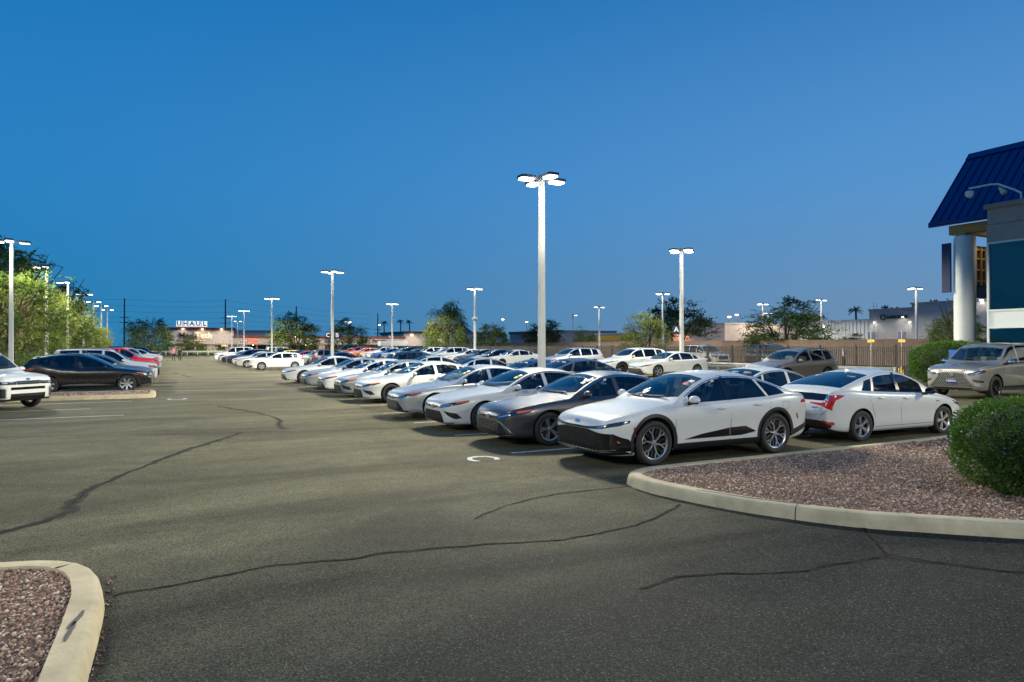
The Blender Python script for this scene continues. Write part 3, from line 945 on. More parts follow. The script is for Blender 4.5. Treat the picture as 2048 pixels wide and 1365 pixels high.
def roof_fin(m, x):
    z = m.b.top(x)
    mb = MB().add([(x - .10, -.02, z - .01), (x + .10, -.025, z - .03), (x + .10, .025, z - .03), (x - .10, .02, z - .01), (x + .085, 0, z + .045), (x + .04, 0, z + .038)],
                  [(0, 1, 4, 5), (3, 5, 4, 2), (1, 2, 4), (0, 5, 3)])
    m.part('antenna_fin', mb.mesh('antenna_fin', PAINTSLOT), 2, paint=True)

def make_camry(kind, wheel):
    m = Model(CAMRY)
    m.wheels(*wheel)
    hl = [(.34,.585),(.50,.615),(.66,.655),(.80,.70),(.868,.735),(.878,.695),(.845,.645),(.72,.592),(.55,.560),(.40,.552)]
    am = [(.79,.700),(.835,.718),(.866,.735),(.872,.712),(.84,.677),(.80,.668)]
    h = m.pat('headlight', [hl], 'front', LAMPDARK, 0.004, 0.03, 1, True, 0.04)
    m.pat('reflector', [[(.46,.583),(.56,.602),(.72,.655),(.74,.625),(.62,.588),(.52,.570)]], 'front', LAMPCLR, 0.010, 0.008, 1, True, 0.04, parent=h)
    m.pat('turn_signal', [am], 'front', AMBER, 0.012, 0.012, 1, True, 0.04, parent=h)
    m.pat('upper_grille', [[(-.40,.565),(-.15,.535),(.15,.535),(.40,.565),(.34,.60),(.12,.585),(-.12,.585),(-.34,.60)]], 'front', GLOSSBLACK, 0.003, 0.02, 1)
    m.pat('badge', [[(0.075*math.cos(t*math.pi/8), .56 + .050*math.sin(t*math.pi/8)) for t in range(16)]], 'front', CHROME, 0.014, 0.014, 1)
    if kind == 'se':
        gr = [(-.60,.235),(.60,.235),(.56,.34),(.46,.47),(-.46,.47),(-.56,.34)]
        g = m.pat('grille', [gr], 'front', GLOSSBLACK, 0.003, 0.02, 1)[0]
        m.pat('slat', hatch(gr, 0.6, 0.045, 0.012) + hatch(gr, -0.6, 0.045, 0.012), 'front', BLACK, 0.014, 0.012, 2, parent=g)
        m.pat('side_vent', [[(.60,.50),(.80,.44),(.835,.33),(.79,.30),(.68,.40)]], 'front', BLACK, 0.003, 0.02, 1, True)
        m.pat('vent_blade', [strip([(.53,.50),(.60,.43),(.70,.31),(.79,.245)], 0.030)], 'front', PAINTSLOT, 0.022, 0.02, 1, True, paint=True)
        m.pat('lip', [strip([(-.76,.222),(-.5,.205),(0,.202),(.5,.205),(.76,.222)], 0.022)], 'front', CHROME, 0.012, 0.012, 1)
    else:
        gr = [(-.70,.235),(.70,.235),(.66,.32),(.50,.49),(-.50,.49),(-.66,.32)]
        g = m.pat('grille', [gr], 'front', BLACK, 0.003, 0.02, 1)[0]
        m.pat('slat', hatch(gr, 0, 0.042, 0.011), 'front', SLATM, 0.018, 0.014, 2, parent=g)
        if kind == 'xle':
            m.pat('grille_surround', [strip([(.46,.495),(.58,.475),(.70,.36),(.77,.235),(.60,.222)], 0.020)], 'front', CHROME, 0.014, 0.012, 1, True)
        m.pat('lip', [strip([(-.76,.222),(-.5,.205),(0,.202),(.5,.205),(.76,.222)], 0.026)], 'front', BLACK, 0.012, 0.012, 1)
    sedan_seams(m, 1.42, 2.66, 3.58)
    chrome_line(m, 1.72, 3.95, CHROME if kind != 'se' else GLOSSBLACK)
    sills(m, 1.36, 3.42, 0.07)
    m.mirrors(1.78, 1.005)
    m.handles([(2.46, .84), (3.38, .87)])
    tails(m, [(.42,.80),(.86,.84),(.84,.95),(.60,.98),(.40,.92)])
    m.pat('tail_light', [[(4.62,.82),(4.80,.80),(4.80,.93),(4.52,.96)]], 'side', REDLENS, 0.005, 0.02, 1)
    wiper(m); roof_fin(m, 3.85)
    m.cabin_fit(1.52, 2.55, 3.45)
    return m

def make_crown():
    m = Model(CROWN)
    m.wheels('six_fork', ALLOYB, ALLOY, 0.275)
    h = m.pat('headlight', [[(.28,.655),(.5,.672),(.7,.70),(.868,.775),(.874,.735),(.84,.690),(.70,.645),(.5,.628),(.28,.62)]], 'front', LAMPDARK, 0.004, 0.03, 1, True, 0.04)
    m.pat('light_bar', [[(-.28,.655),(.28,.655),(.28,.622),(-.28,.622)]], 'front', GLOSSBLACK, 0.004, 0.03, 1)
    m.pat('reflector', [[(.58,.665),(.70,.688),(.76,.70),(.72,.672),(.62,.65)]], 'front', LAMPCLR, 0.010, 0.008, 1, True, 0.04, parent=h)
    gr = [(-.58,.285),(.58,.285),(.68,.42),(.62,.575),(.35,.615),(-.35,.615),(-.62,.575),(-.68,.42)]
    g = m.pat('grille', [gr], 'front', GLOSSBLACK, 0.003, 0.02, 1)[0]
    m.pat('slat', hatch(gr, 0.55, 0.05, 0.012) + hatch(gr, -0.55, 0.05, 0.012), 'front', BLACK, 0.016, 0.012, 1, parent=g)
    m.pat('bumper_trim', [[(.62,.575),(.80,.56),(.855,.47),(.868,.36),(.85,.27),(.60,.262),(.58,.30),(.68,.42)]], 'front', GLOSSBLACK, 0.006, 0.02, 1, True, 0.04)
    m.pat('fog_light', [strip([(.812,.44),(.822,.41)], 0.008)], 'front', AMBER, 0.012, 0.008, 1, True)
    m.pat('lip', [strip([(-.80,.300),(-.5,.262),(0,.255),(.5,.262),(.80,.300)], 0.018)], 'front', CHROME, 0.016, 0.014, 1)
    m.pat('lower_lip', [strip([(-.84,.245),(-.5,.222),(0,.218),(.5,.222),(.84,.245)], 0.045)], 'front', GLOSSBLACK, 0.010, 0.02, 1)
    m.pat('badge', [[(0.075*math.cos(t*math.pi/8), .715 + .028*math.sin(t*math.pi/8)) for t in range(16)]], 'front', CHROME, 0.010, 0.010, 1)
    m.pat('marker_light', [strip([(.555,.66),(.575,.56),(.58,.50)], 0.03)], 'side', REDLENS, 0.006, 0.01, 1, step=0.04)
    m.pat('marker_light', [strip([(4.40,.72),(4.46,.62)], 0.03)], 'side', REDLENS, 0.006, 0.01, 1, step=0.04)
    m.pat('door_moulding', [[(1.62,.40),(2.0,.47),(2.66,.545),(2.66,.40),(2.1,.40)], ], 'side', GLOSSBLACK, 0.010, 0.02, 1, step=0.06)
    m.pat('door_moulding', [[(2.68,.40),(2.68,.548),(3.05,.555),(3.30,.455),(3.26,.44),(2.95,.40)]], 'side', GLOSSBLACK, 0.010, 0.02, 1, step=0.06)
    arches(m, 0.055)
    sills(m, 1.42, 3.40, 0.10)
    m.pat('rear_valance', [[(4.24,.30),(4.9,.48),(4.88,.56),(4.28,.42)]], 'side', BLACK, 0.008, 0.015, 1)
    sedan_seams(m, 1.43, 2.70, 3.62)
    chrome_line(m, 1.70, 4.08, CHROME, 0.030, 0.016)
    m.pat('pillar_trim', [[(2.625,1.03),(2.76,1.03),(2.705,1.455),(2.60,1.455)]], 'side', GLOSSBLACK, 0.003, 0.004, 1)
    m.pat('fuel_flap', [strip([(3.98,.83),(4.16,.83),(4.16,.96),(3.98,.96),(3.98,.835)], 0.007)], 'side', BLACK, 0.0015, 0.0, 1, step=0.05)
    m.mirrors(1.74, 1.075)
    m.handles([(2.46, .90), (3.36, .935)])
    tails(m, [(.20,.90),(.86,.92),(.84,.98),(.20,.96)])
    m.pat('tail_light', [[(4.64,.94),(4.87,.90),(4.87,.99),(4.68,1.02)]], 'side', REDLENS, 0.005, 0.02, 1)
    wiper(m); roof_fin(m, 3.9)
    m.cabin_fit(1.50, 2.60, 3.50, 0.50)
    return m

def make_prius():
    m = Model(PRIUS)
    m.wheels('ten_pair', ALLOY)
    front_generic(m, .2, .7, [(.34,.53),(.6,.58),(.80,.70),(.835,.76),(.84,.68),(.74,.56),(.55,.50)], [(-.55,.22),(.55,.22),(.45,.36),(-.45,.36)], 4, badge=(0, .52, .06, .045))
    m.pat('tailgate_glass', [[(-.60,.86),(.60,.86),(.66,.985),(.3,1.0),(-.3,1.0),(-.66,.985)]], 'rear', GLOSSBLACK, 0.004, 0.02, 1)
    t = m.pat('tail_light', [[(.50,.79),(.66,.71),(.735,.66),(.745,.80),(.775,.90),(.80,.975),(.70,.965),(.64,.965),(.63,.83)]], 'rear', REDLENS, 0.007, 0.03, 1, True, 0.04)
    m.pat('lens', [[(.63,.86),(.69,.85),(.70,.955),(.635,.96)]], 'rear', LAMPCLR, 0.013, 0.01, 1, True, 0.04, parent=t)
    m.pat('tail_light', [[(4.14,.965),(4.36,.86),(4.42,.70),(4.44,.90),(4.34,.985)]], 'side', REDLENS, 0.006, 0.02, 1, step=0.05)
    m.pat('light_strip', [[(.30,.795),(.54,.76),(.56,.81),(.30,.815)]], 'rear', REDLENS, 0.006, 0.02, 1, True)
    m.pat('badge', [[(0.07*math.cos(k*math.pi/8), .775 + .048*math.sin(k*math.pi/8)) for k in range(16)]], 'rear', CHROME, 0.012, 0.010, 1)
    m.pat('bumper_valance', [[(-.70,.30),(.70,.30),(.74,.42),(.4,.47),(-.4,.47),(-.74,.42)]], 'rear', BLACK, 0.006, 0.02, 1)
    m.pat('rear_reflector', [strip([(.60,.44),(.74,.38)], 0.045)], 'rear', REDLENS, 0.014, 0.012, 1, True)
    m.plate(0, .645, True)
    m.pat('model_badge', [[(.36,.70),(.50,.715),(.50,.73),(.36,.715)], [(.40,.655),(.47,.66),(.47,.675),(.40,.67)]], 'rear', CHROME, 0.006, 0.006, 1)
    sedan_seams(m, 1.26, 2.44, 3.38)
    m.seams([[(.68,.66),(.60,.58),(.3,.56),(-.3,.56),(-.60,.58),(-.68,.66)]], 'rear', 0.009, 1, 'hatch_seam')
    sills(m, 1.34, 3.28, 0.05, PAINTSLOT)
    m.pat('pillar_trim', [[(2.38,.99),(2.50,.99),(2.45,1.40),(2.37,1.40)]], 'side', GLOSSBLACK, 0.003, 0.004, 1)
    m.pat('fender_badge', [strip([(1.14,.76),(1.26,.76)], 0.02)], 'side', BLACK, 0.004, 0.004, 2)
    m.mirrors(1.62, 1.0, 'black')
    m.handles([(2.28, .86), (3.10, .89)])
    mb = MB().tube([m.b.hit(3.62, 0.0, 'top')[0] + Vector((0, -.30, .02)), m.b.hit(3.40, 0.0, 'top')[0] + Vector((0, .10, .03))], .010, 5)
    wiper(m); roof_fin(m, 3.0)
    m.cabin_fit(1.30, 2.35, 3.2)
    return m

def make_hatch():
    m = Model(HATCH)
    m.wheels('blade', ALLOYB, ALLOY)
    front_generic(m, .2, .7, [(.42,.60),(.6,.625),(.80,.68),(.862,.725),(.868,.68),(.80,.635),(.6,.59),(.44,.575)], [(-.42,.60),(.42,.60),(.42,.575),(-.42,.575)], 0, [(-.70,.23),(.70,.23),(.76,.36),(.60,.42),(-.60,.42),(-.76,.36)], GLOSSBLACK, badge=(0, .60, .055, .045), amber=[(.82,.66),(.866,.69),(.868,.665),(.82,.645)])
    m.pat('fog_surround', [strip([(.60,.40),(.78,.37),(.70,.25)], 0.03)], 'front', CHROME, 0.016, 0.012, 1, True)
    sedan_seams(m, 1.28, 2.50, 3.36); sills(m, 1.26, 3.1, 0.06, PAINTSLOT)
    m.mirrors(1.66, 1.01); m.handles([(2.30, .86), (3.16, .88)])
    tails(m, [(.36,.86),(.82,.86),(.80,.97),(.62,.99),(.36,.95)])
    m.pat('tail_light', [[(3.98,.86),(4.20,.84),(4.18,.93),(4.02,.98)]], 'side', REDLENS, 0.005, 0.02, 1)
    wiper(m); m.cabin_fit(1.40, 2.40, 3.20)
    return m

def make_cross(kind):
    m = Model(CROSS)
    m.wheels('five_y' if kind != 'chrome' else 'ten', ALLOY if kind != 'dark' else ALLOYB)
    if kind == 'chrome':
        front_generic(m, .3, .9, [(.46,.745),(.66,.77),(.84,.84),(.89,.88),(.895,.83),(.80,.75),(.6,.705),(.48,.70)], [(-.40,.46),(.40,.46),(.50,.70),(.44,.79),(-.44,.79),(-.50,.70)], 5, [(-.6,.31),(.6,.31),(.54,.41),(-.54,.41)], BLACK, True, (0, .66, .08, .08))
    elif kind == 'dark':
        front_generic(m, .3, .9, [(.46,.76),(.66,.785),(.84,.845),(.89,.88),(.892,.85),(.80,.775),(.6,.735),(.46,.725)], [(-.34,.44),(.34,.44),(.52,.66),(.50,.76),(-.50,.76),(-.52,.66)], 6, [(-.6,.31),(.6,.31),(.54,.39),(-.54,.39)], GLOSSBLACK, False, (0, .63, .075, .06))
    else:
        front_generic(m, .3, .9, [(.50,.74),(.68,.76),(.84,.80),(.89,.84),(.89,.78),(.80,.70),(.62,.69),(.5,.69)], [(-.46,.60),(.46,.60),(.48,.76),(-.48,.76)], 4, [(-.6,.32),(.6,.32),(.5,.48),(-.5,.48)], BLACK, True, (0, .68, .06, .05), [(.80,.715),(.89,.79),(.892,.765),(.83,.70)])
    arches(m, 0.05); sills(m, 1.34, 3.2, 0.10)
    sedan_seams(m, 1.34, 2.60, 3.52)
    chrome_line(m, 1.6, 4.1, CHROME, 0.026, 0.014)
    m.mirrors(1.66, 1.115); m.handles([(2.40, .95), (3.30, .98)])
    tails(m, [(.40,.96),(.86,.98),(.84,1.08),(.60,1.10),(.40,1.06)])
    m.pat('tail_light', [[(4.28,1.0),(4.55,.94),(4.53,1.03),(4.36,1.09)]], 'side', REDLENS, 0.005, 0.02, 1)
    rails(m, 2.3, 4.0, 0.60)
    wiper(m); m.cabin_fit(1.42, 2.50, 3.40, 0.58)
    return m

def rails(m, x0, x1, fr, mat=None):
    b = m.b
    for sg in (1, -1):
        p = []
        for i in range(9):
            x = x0 + (x1-x0)*i/8
            s_ = b.sec(x); p.append((x, sg*(s_[6]*0.93), s_[4] + 0.012 + (0.035 if 0 < i < 8 else 0)))
        m.part('roof_rail', MB().tube(p, 0.016, 6).mesh('roof_rail', mat or BLACK, True), 1)

def make_murano():
    m = Model(MURANO)
    m.wheels('blade', ALLOY)
    front_generic(m, .3, .9, [(.50,.66),(.70,.67),(.86,.72),(.88,.66),(.80,.58),(.62,.56)], [(-.55,.60),(.55,.60),(.62,.76),(-.62,.76)], 4, [(-.66,.30),(.66,.30),(.72,.46),(-.72,.46)], GLOSSBLACK, True, (0, .70, .06, .05))
    m.pat('marker_light', [strip([(.30,.815),(.46,.835),(.58,.85)], 0.028)], 'side', AMBER, 0.006, 0.01, 1, step=0.04)
    m.pat('bumper_strip', [[(.06,.27),(.44,.25),(.44,.32),(.10,.36)]], 'side', CHROME, 0.006, 0.01, 1)
    arches(m, 0.03); sills(m, 1.40, 3.30, 0.05)
    m.pat('door_moulding', [[(1.44,.335),(1.9,.38),(2.4,.40),(3.0,.395),(3.3,.36),(3.3,.335)]], 'side', ALLOY, 0.010, 0.015, 1)
    sedan_seams(m, 1.38, 2.86, 3.70)
    chrome_line(m, 1.70, 4.30, CHROME, 0.022, 0.022)
    b = m.b
    m.mirrors(1.78, 1.09, 'black'); m.handles([(2.66, .93), (3.60, .965)], GLOSSBLACK)
    tails(m, [(.2,1.0),(.88,1.03),(.87,1.07),(.2,1.05)])
    m.pat('tail_light', [strip([(4.24,1.10),(4.50,1.02)], 0.05)], 'side', REDLENS, 0.006, 0.02, 1)
    rails(m, 2.6, 4.2, 0.6, GLOSSBLACK)
    wiper(m); m.cabin_fit(1.50, 2.65, 3.55, 0.58)
    return m

def make_boxy(kind):
    m = Model(BOXY)
    m.wheels('five_y' if kind == 'gx' else 'ten_pair', ALLOYB if kind in ('gx', 'plain') else ALLOY)
    if kind == 'gx':
        h = m.pat('headlight', [[(.48,.86),(.66,.89),(.82,.955),(.905,1.0),(.915,.92),(.86,.86),(.68,.80),(.54,.79)]], 'front', LAMPDARK, 0.004, 0.03, 1, True, 0.05)
        m.pat('reflector', [[(.56,.84),(.68,.86),(.82,.92),(.83,.88),(.70,.825),(.60,.815)]], 'front', LAMPCLR, 0.012, 0.008, 1, True, 0.04, parent=h)
        m.pat('turn_signal', [[(.885,.955),(.908,.975),(.912,.945),(.89,.91)]], 'front', AMBER, 0.012, 0.008, 1, True, 0.04, parent=h)
        gr = [(-.66,.43),(.66,.43),(.42,.74),(.46,.93),(-.46,.93),(-.42,.74)]
        g = m.pat('grille', [gr], 'front', BLACK, 0.003, 0.02, 1)[0]
        dashes = []
        for r_ in range(11):
            z = .455 + r_*0.044
            yw = .64 - (z - .43)*0.71 if z < .74 else .42 + (z - .74)*0.2
            k = int(yw / 0.062)
            for j in range(-k, k + 1):
                y = j*0.062 + (0.031 if r_ % 2 else 0)
                if abs(y) < yw - 0.03: dashes.append([(y - .015, z - .005), (y + .015, z - .005), (y + .015, z + .005), (y - .015, z + .005)])
        m.pat('slat', dashes, 'front', ALLOY, 0.014, 0.010, 1, parent=g, step=0.1)
        m.pat('grille_surround', [strip([(.45,.945),(.41,.84),(.42,.74),(.56,.56),(.68,.42),(.62,.40)], 0.034)], 'front', CHROME, 0.016, 0.02, 1, True, 0.05)
        m.pat('grille_top', [strip([(-.46,.945),(.46,.945)], 0.022)], 'front', SLATM, 0.014, 0.02, 1)
        m.pat('fog_light', [[(.62,.66),(.86,.63),(.875,.56),(.72,.58)]], 'front', LAMPDARK, 0.006, 0.02, 1, True)
        m.pat('bumper_blade', [[(.68,.56),(.84,.50),(.87,.43),(.74,.43)]], 'front', ALLOY, 0.008, 0.02, 1, True)
        m.pat('lower_intake', [[(-.60,.335),(.60,.335),(.64,.385),(-.64,.385)]], 'front', BLACK, 0.006, 0.02, 1)
        m.pat('badge', [[(0.075*math.cos(t*math.pi/8), .80 + .055*math.sin(t*math.pi/8)) for t in range(16)]], 'front', CHROME, 0.022, 0.02, 1)
        m.plate(0, .585)
    elif kind == 'santa':
        h = m.pat('headlight', [[(.38,.90),(.80,.90),(.90,.945),(.915,.90),(.86,.80),(.40,.80)]], 'front', LAMPDARK, 0.005, 0.03, 1, True, 0.05)
        m.pat('reflector', [[(.46,.885),(.62,.885),(.62,.86),(.46,.86)], [(.66,.885),(.80,.885),(.80,.83),(.66,.83)]], 'front', LAMPCLR, 0.012, 0.008, 1, True, 0.04, parent=h)
        g = m.pat('grille', [[(-.38,.90),(.38,.90),(.38,.80),(-.38,.80)]], 'front', GLOSSBLACK, 0.005, 0.03, 1)[0]
        m.pat('slat', [strip([(-.38,.852),(.38,.852)], 0.014), strip([(-.38,.91),(.38,.91)], .012)], 'front', LAMPCLR, 0.012, 0.012, 1, parent=g)
        m.pat('lower_grille', [[(-.56,.72),(.56,.72),(.56,.64),(-.56,.64)]], 'front', GLOSSBLACK, 0.005, 0.03, 1)
        low = [(-.56,.52),(.56,.52),(.56,.36),(-.56,.36)]
        g2 = m.pat('lower_intake', [low], 'front', BLACK, 0.005, 0.03, 1)[0]
        m.pat('slat', hatch(low, 0.7, 0.05, 0.012) + hatch(low, -0.7, 0.05, 0.012), 'front', GLOSSBLACK, 0.015, 0.012, 2, parent=g2)
        m.pat('air_curtain', [[(.72,.68),(.84,.68),(.84,.40),(.72,.40)]], 'front', BLACK, 0.005, 0.03, 1, True)
        m.pat('curtain_trim', [strip([(.70,.70),(.86,.70),(.86,.385),(.70,.385),(.70,.68)], 0.018)], 'front', ALLOY, 0.012, 0.012, 1, True)
        m.pat('badge', [[(0.07*math.cos(t*math.pi/8), .955 + .030*math.sin(t*math.pi/8)) for t in range(16)]], 'front', CHROME, 0.010, 0.010, 1)
        m.pat('lower_lip', [strip([(-.86,.34),(0,.325),(.86,.34)], 0.05)], 'front', BLACK, 0.010, 0.02, 1)
        m.pat('marker_light', [strip([(.42,.82),(.54,.74)], 0.035)], 'side', AMBER, 0.012, 0.01, 1, step=0.04)
        arches(m, 0.09); 
    else:
        front_generic(m, .3, .9, [(.56,.80),(.86,.82),(.905,.86),(.91,.96),(.86,.96),(.56,.94)], [(-.52,.62),(.52,.62),(.52,.92),(-.52,.92)], 4, [(-.6,.36),(.6,.36),(.6,.48),(-.6,.48)], BLACK, False, (0, .77, .09, .05), [(.84,.82),(.905,.86),(.905,.90),(.84,.86)])
        arches(m, 0.06)
    sills(m, 1.36, 3.24, 0.12)
    sedan_seams(m, 1.36, 2.50, 3.48)
    m.mirrors(1.60, 1.235, 'paint' if kind != 'gx' else 'chrome'); m.handles([(2.32, 1.03), (3.30, 1.04)], CHROME if kind == 'gx' else None)
    tails(m, [(.66,.80),(.90,.82),(.89,1.18),(.72,1.20)])
    m.pat('tail_light', [[(4.60,.86),(4.78,.86),(4.72,1.14),(4.56,1.16)]], 'side', REDLENS, 0.005, 0.02, 1)
    rails(m, 2.2, 4.4, 0.6, ALLOY if kind == 'gx' else BLACK)
    wiper(m); m.cabin_fit(1.42, 2.50, 3.45, 0.66)
    return m

# ---- paints
P_WHITE = paint('pearl_white_paint', (0.62, 0.63, 0.615))
P_WHITE2 = paint('plain_white_paint', (0.69, 0.69, 0.675))
P_SILVER = paint('silver_metallic_paint', (0.50, 0.51, 0.53), 0.55, 0.36)
P_SILVERG = paint('slate_silver_paint', (0.36, 0.40, 0.42), 0.5, 0.36)
P_GREY = paint('grey_violet_metallic_paint', (0.075, 0.072, 0.085), 0.6, 0.34)
P_TAUPE = paint('taupe_metallic_paint', (0.19, 0.17, 0.155), 0.6, 0.36)
P_ATOMIC = paint('warm_taupe_silver_paint', (0.27, 0.26, 0.245), 0.6, 0.34)
P_BLACK = paint('black_paint', (0.004, 0.004, 0.006), 0.0, 0.25)
P_NAVY = paint('navy_paint', (0.010, 0.018, 0.045), 0.3, 0.3)
P_BLUE = paint('bright_blue_paint', (0.012, 0.10, 0.42), 0.3, 0.3)
P_RED = paint('red_paint', (0.42, 0.008, 0.012), 0.1, 0.3)
P_YELLOW = paint('yellow_paint', (0.72, 0.50, 0.02), 0.0, 0.3)
P_ORANGE = paint('orange_paint', (0.62, 0.14, 0.02), 0.1, 0.3)
P_SAGE = paint('sage_paint', (0.30, 0.33, 0.28), 0.2, 0.35)

# ---- the models, each built once
CSE = make_camry('se', ('five_y', ALLOYB)); CSE2 = make_camry('se', ('ten_pair', ALLOY)); CLE = make_camry('le', ('ten', ALLOY)); CXLE = make_camry('xle', ('ten_pair', ALLOY))
CRWN = make_crown(); PRI = make_prius(); HAT = make_hatch(); MUR = make_murano()
XCH, XDK, XSI = make_cross('chrome'), make_cross('dark'), make_cross('plain')
GXM, SFM, BXP = make_boxy('gx'), make_boxy('santa'), make_boxy('plain')
# ================================================================== the setting
def cr_spline(pts, step=0.15, closed=False):
    """Catmull-Rom through 2-D points"""
    P = [Vector(p) for p in pts]; n = len(P); res = []
    rngk = range(n) if closed else range(n - 1)
    for i in rngk:
        p0, p1, p2, p3 = P[(i-1) % n] if closed or i else P[0], P[i], P[(i+1) % n], P[(i+2) % n] if closed or i + 2 < n else P[-1]
        k = max(2, int((p2 - p1).length / step))
        for j in range(k):
            t = j / k
            res.append(0.5 * ((2*p1) + (p2 - p0)*t + (2*p0 - 5*p1 + 4*p2 - p3)*t*t + (3*p1 - p0 - 3*p2 + p3)*t**3))
    if not closed: res.append(P[-1])
    return res

def asphalt(name, base=(0.165, 0.149, 0.090)):
    m, t, b = nodes_of(name)
    tc = N(t, 'ShaderNodeTexCoord')
    L = t.links.new
    def noise(scale, detail=4.0, rough=0.55):
        n = N(t, 'ShaderNodeTexNoise', Scale=scale, Detail=detail, Roughness=rough); L(tc.outputs['Object'], n.inputs['Vector']); return n
    def mr(sock, a, b_, c, d):
        q = N(t, 'ShaderNodeMapRange'); L(sock, q.inputs['Value'])
        for k, v in (('From Min', a), ('From Max', b_), ('To Min', c), ('To Max', d)): q.inputs[k].default_value = v
        return q.outputs[0]
    # broad wear, tyre-polished and oil-darkened drifts stretched along the aisle
    mp = N(t, 'ShaderNodeMapping'); mp.inputs['Scale'].default_value = (0.16, 0.42, 1); mp.inputs['Rotation'].default_value = (0, 0, 0.25); L(tc.outputs['Object'], mp.inputs['Vector'])
    big = N(t, 'ShaderNodeTexNoise', Scale=1.0, Detail=5.0, Roughness=0.6, Distortion=0.6); L(mp.outputs[0], big.inputs['Vector'])
    wear = mr(big.outputs['Fac'], 0.38, 0.62, 0.62, 1.22)
    med = mr(noise(2.3).outputs['Fac'], 0.3, 0.7, 0.86, 1.12)
    # aggregate: tiny stones, some pale, in dark binder
    vo = N(t, 'ShaderNodeTexVoronoi', Scale=105.0); L(tc.outputs['Object'], vo.inputs['Vector'])
    hs = N(t, 'ShaderNodeSeparateColor'); L(vo.outputs['Color'], hs.inputs[0])
    agg = mr(hs.outputs[0], 0.0, 1.0, 0.22, 1.22)
    spark = mr(hs.outputs[1], 0.90, 1.0, 0.0, 0.9)
    vo2 = N(t, 'ShaderNodeTexVoronoi', Scale=34.0); L(tc.outputs['Object'], vo2.inputs['Vector'])
    hs2 = N(t, 'ShaderNodeSeparateColor'); L(vo2.outputs['Color'], hs2.inputs[0])
    dsm = mr(vo2.outputs['Distance'], 0.10, 0.20, 1.0, 0.0)
    s2 = mr(hs2.outputs[1], 0.955, 0.985, 0.0, 1.0)
    def mul(a, b_):
        q = N(t, 'ShaderNodeMath', _operation='MULTIPLY'); L(a, q.inputs[0]); L(b_, q.inputs[1]); return q.outputs[0]
    # darker, more neutral asphalt towards low y, feathering out unevenly into the paler base
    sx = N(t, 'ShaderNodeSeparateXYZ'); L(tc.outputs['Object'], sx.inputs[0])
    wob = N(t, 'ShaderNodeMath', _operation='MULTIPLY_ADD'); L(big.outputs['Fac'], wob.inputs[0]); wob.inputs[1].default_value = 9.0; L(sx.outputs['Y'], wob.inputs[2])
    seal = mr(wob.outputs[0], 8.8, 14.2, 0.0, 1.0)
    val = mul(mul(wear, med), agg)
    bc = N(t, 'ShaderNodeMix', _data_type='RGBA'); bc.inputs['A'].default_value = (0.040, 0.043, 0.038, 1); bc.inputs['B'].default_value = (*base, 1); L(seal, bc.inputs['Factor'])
    c1 = N(t, 'ShaderNodeMix', _data_type='RGBA', _blend_type='MULTIPLY'); c1.inputs['Factor'].default_value = 1.0
    L(bc.outputs['Result'], c1.inputs['A']); L(val, c1.inputs['B'])
    c2 = N(t, 'ShaderNodeMix', _data_type='RGBA'); L(c1.outputs['Result'], c2.inputs['A']); c2.inputs['B'].default_value = (0.21, 0.205, 0.175, 1)
    q = N(t, 'ShaderNodeMath', _operation='MAXIMUM'); L(spark, q.inputs[0]); L(mul(s2, dsm), q.inputs[1])
    q2 = N(t, 'ShaderNodeMath', _operation='MULTIPLY'); L(q.outputs[0], q2.inputs[0]); q2.inputs[1].default_value = 0.62
    L(q2.outputs[0], c2.inputs['Factor'])
    L(c2.outputs['Result'], b.inputs['Base Color'])
    b.inputs['Roughness'].default_value = 0.9
    b.inputs['Specular IOR Level'].default_value = 0.12
    bp = N(t, 'ShaderNodeBump', Strength=0.55, Distance=0.006); L(vo.outputs['Distance'], bp.inputs['Height'])
    L(bp.outputs[0], b.inputs['Normal'])
    return m

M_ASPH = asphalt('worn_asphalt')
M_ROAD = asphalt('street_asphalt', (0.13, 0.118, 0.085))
M_DIRT = plain('desert_dirt', (0.20, 0.15, 0.11), 0.95, noise=0.35, nscale=0.6, bump=0.4, bscale=8)
M_SEAL = plain('crack_sealant', (0.008, 0.008, 0.008), 0.95, spec=0.1)
M_LINE = plain('worn_white_line_paint', (0.50, 0.50, 0.46), 0.7, noise=0.45, nscale=14)
M_KERB = plain('kerb_concrete', (0.52, 0.44, 0.29), 0.9, spec=0.2, noise=0.20, nscale=3.5, bump=0.25, bscale=45)
M_SCUFF = plain('tyre_scuff_rubber', (0.10, 0.09, 0.08), 0.8)

def sheet(name, xs, ys, dz, mat, zf=gz):
    V = [(x, y, zf(x, y) + dz) for y in ys for x in xs]
    n = len(xs)
    F = [(j*n + i, j*n + i + 1, (j+1)*n + i + 1, (j+1)*n + i) for j in range(len(ys) - 1) for i in range(n - 1)]
    return tag(mobj(name, as_mesh(name, V, F, mat, True)), kind='structure')

XS = [-9.6, -4, 0, 6] + [11 + 0.75*i for i in range(23)] + [30, 33.5]
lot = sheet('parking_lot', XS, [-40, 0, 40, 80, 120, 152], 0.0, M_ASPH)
sheet('ground', [-3000, -600, -150, -20, 0, 11] + [12 + i for i in range(16)] + [40, 100, 300, 900, 3000], [-800, -100, 0, 100, 300, 900, 3500], -0.03, M_DIRT)
sheet('road', [38.5, 46, 56.5], [-40, 40, 100, 180], -0.012, M_ROAD)

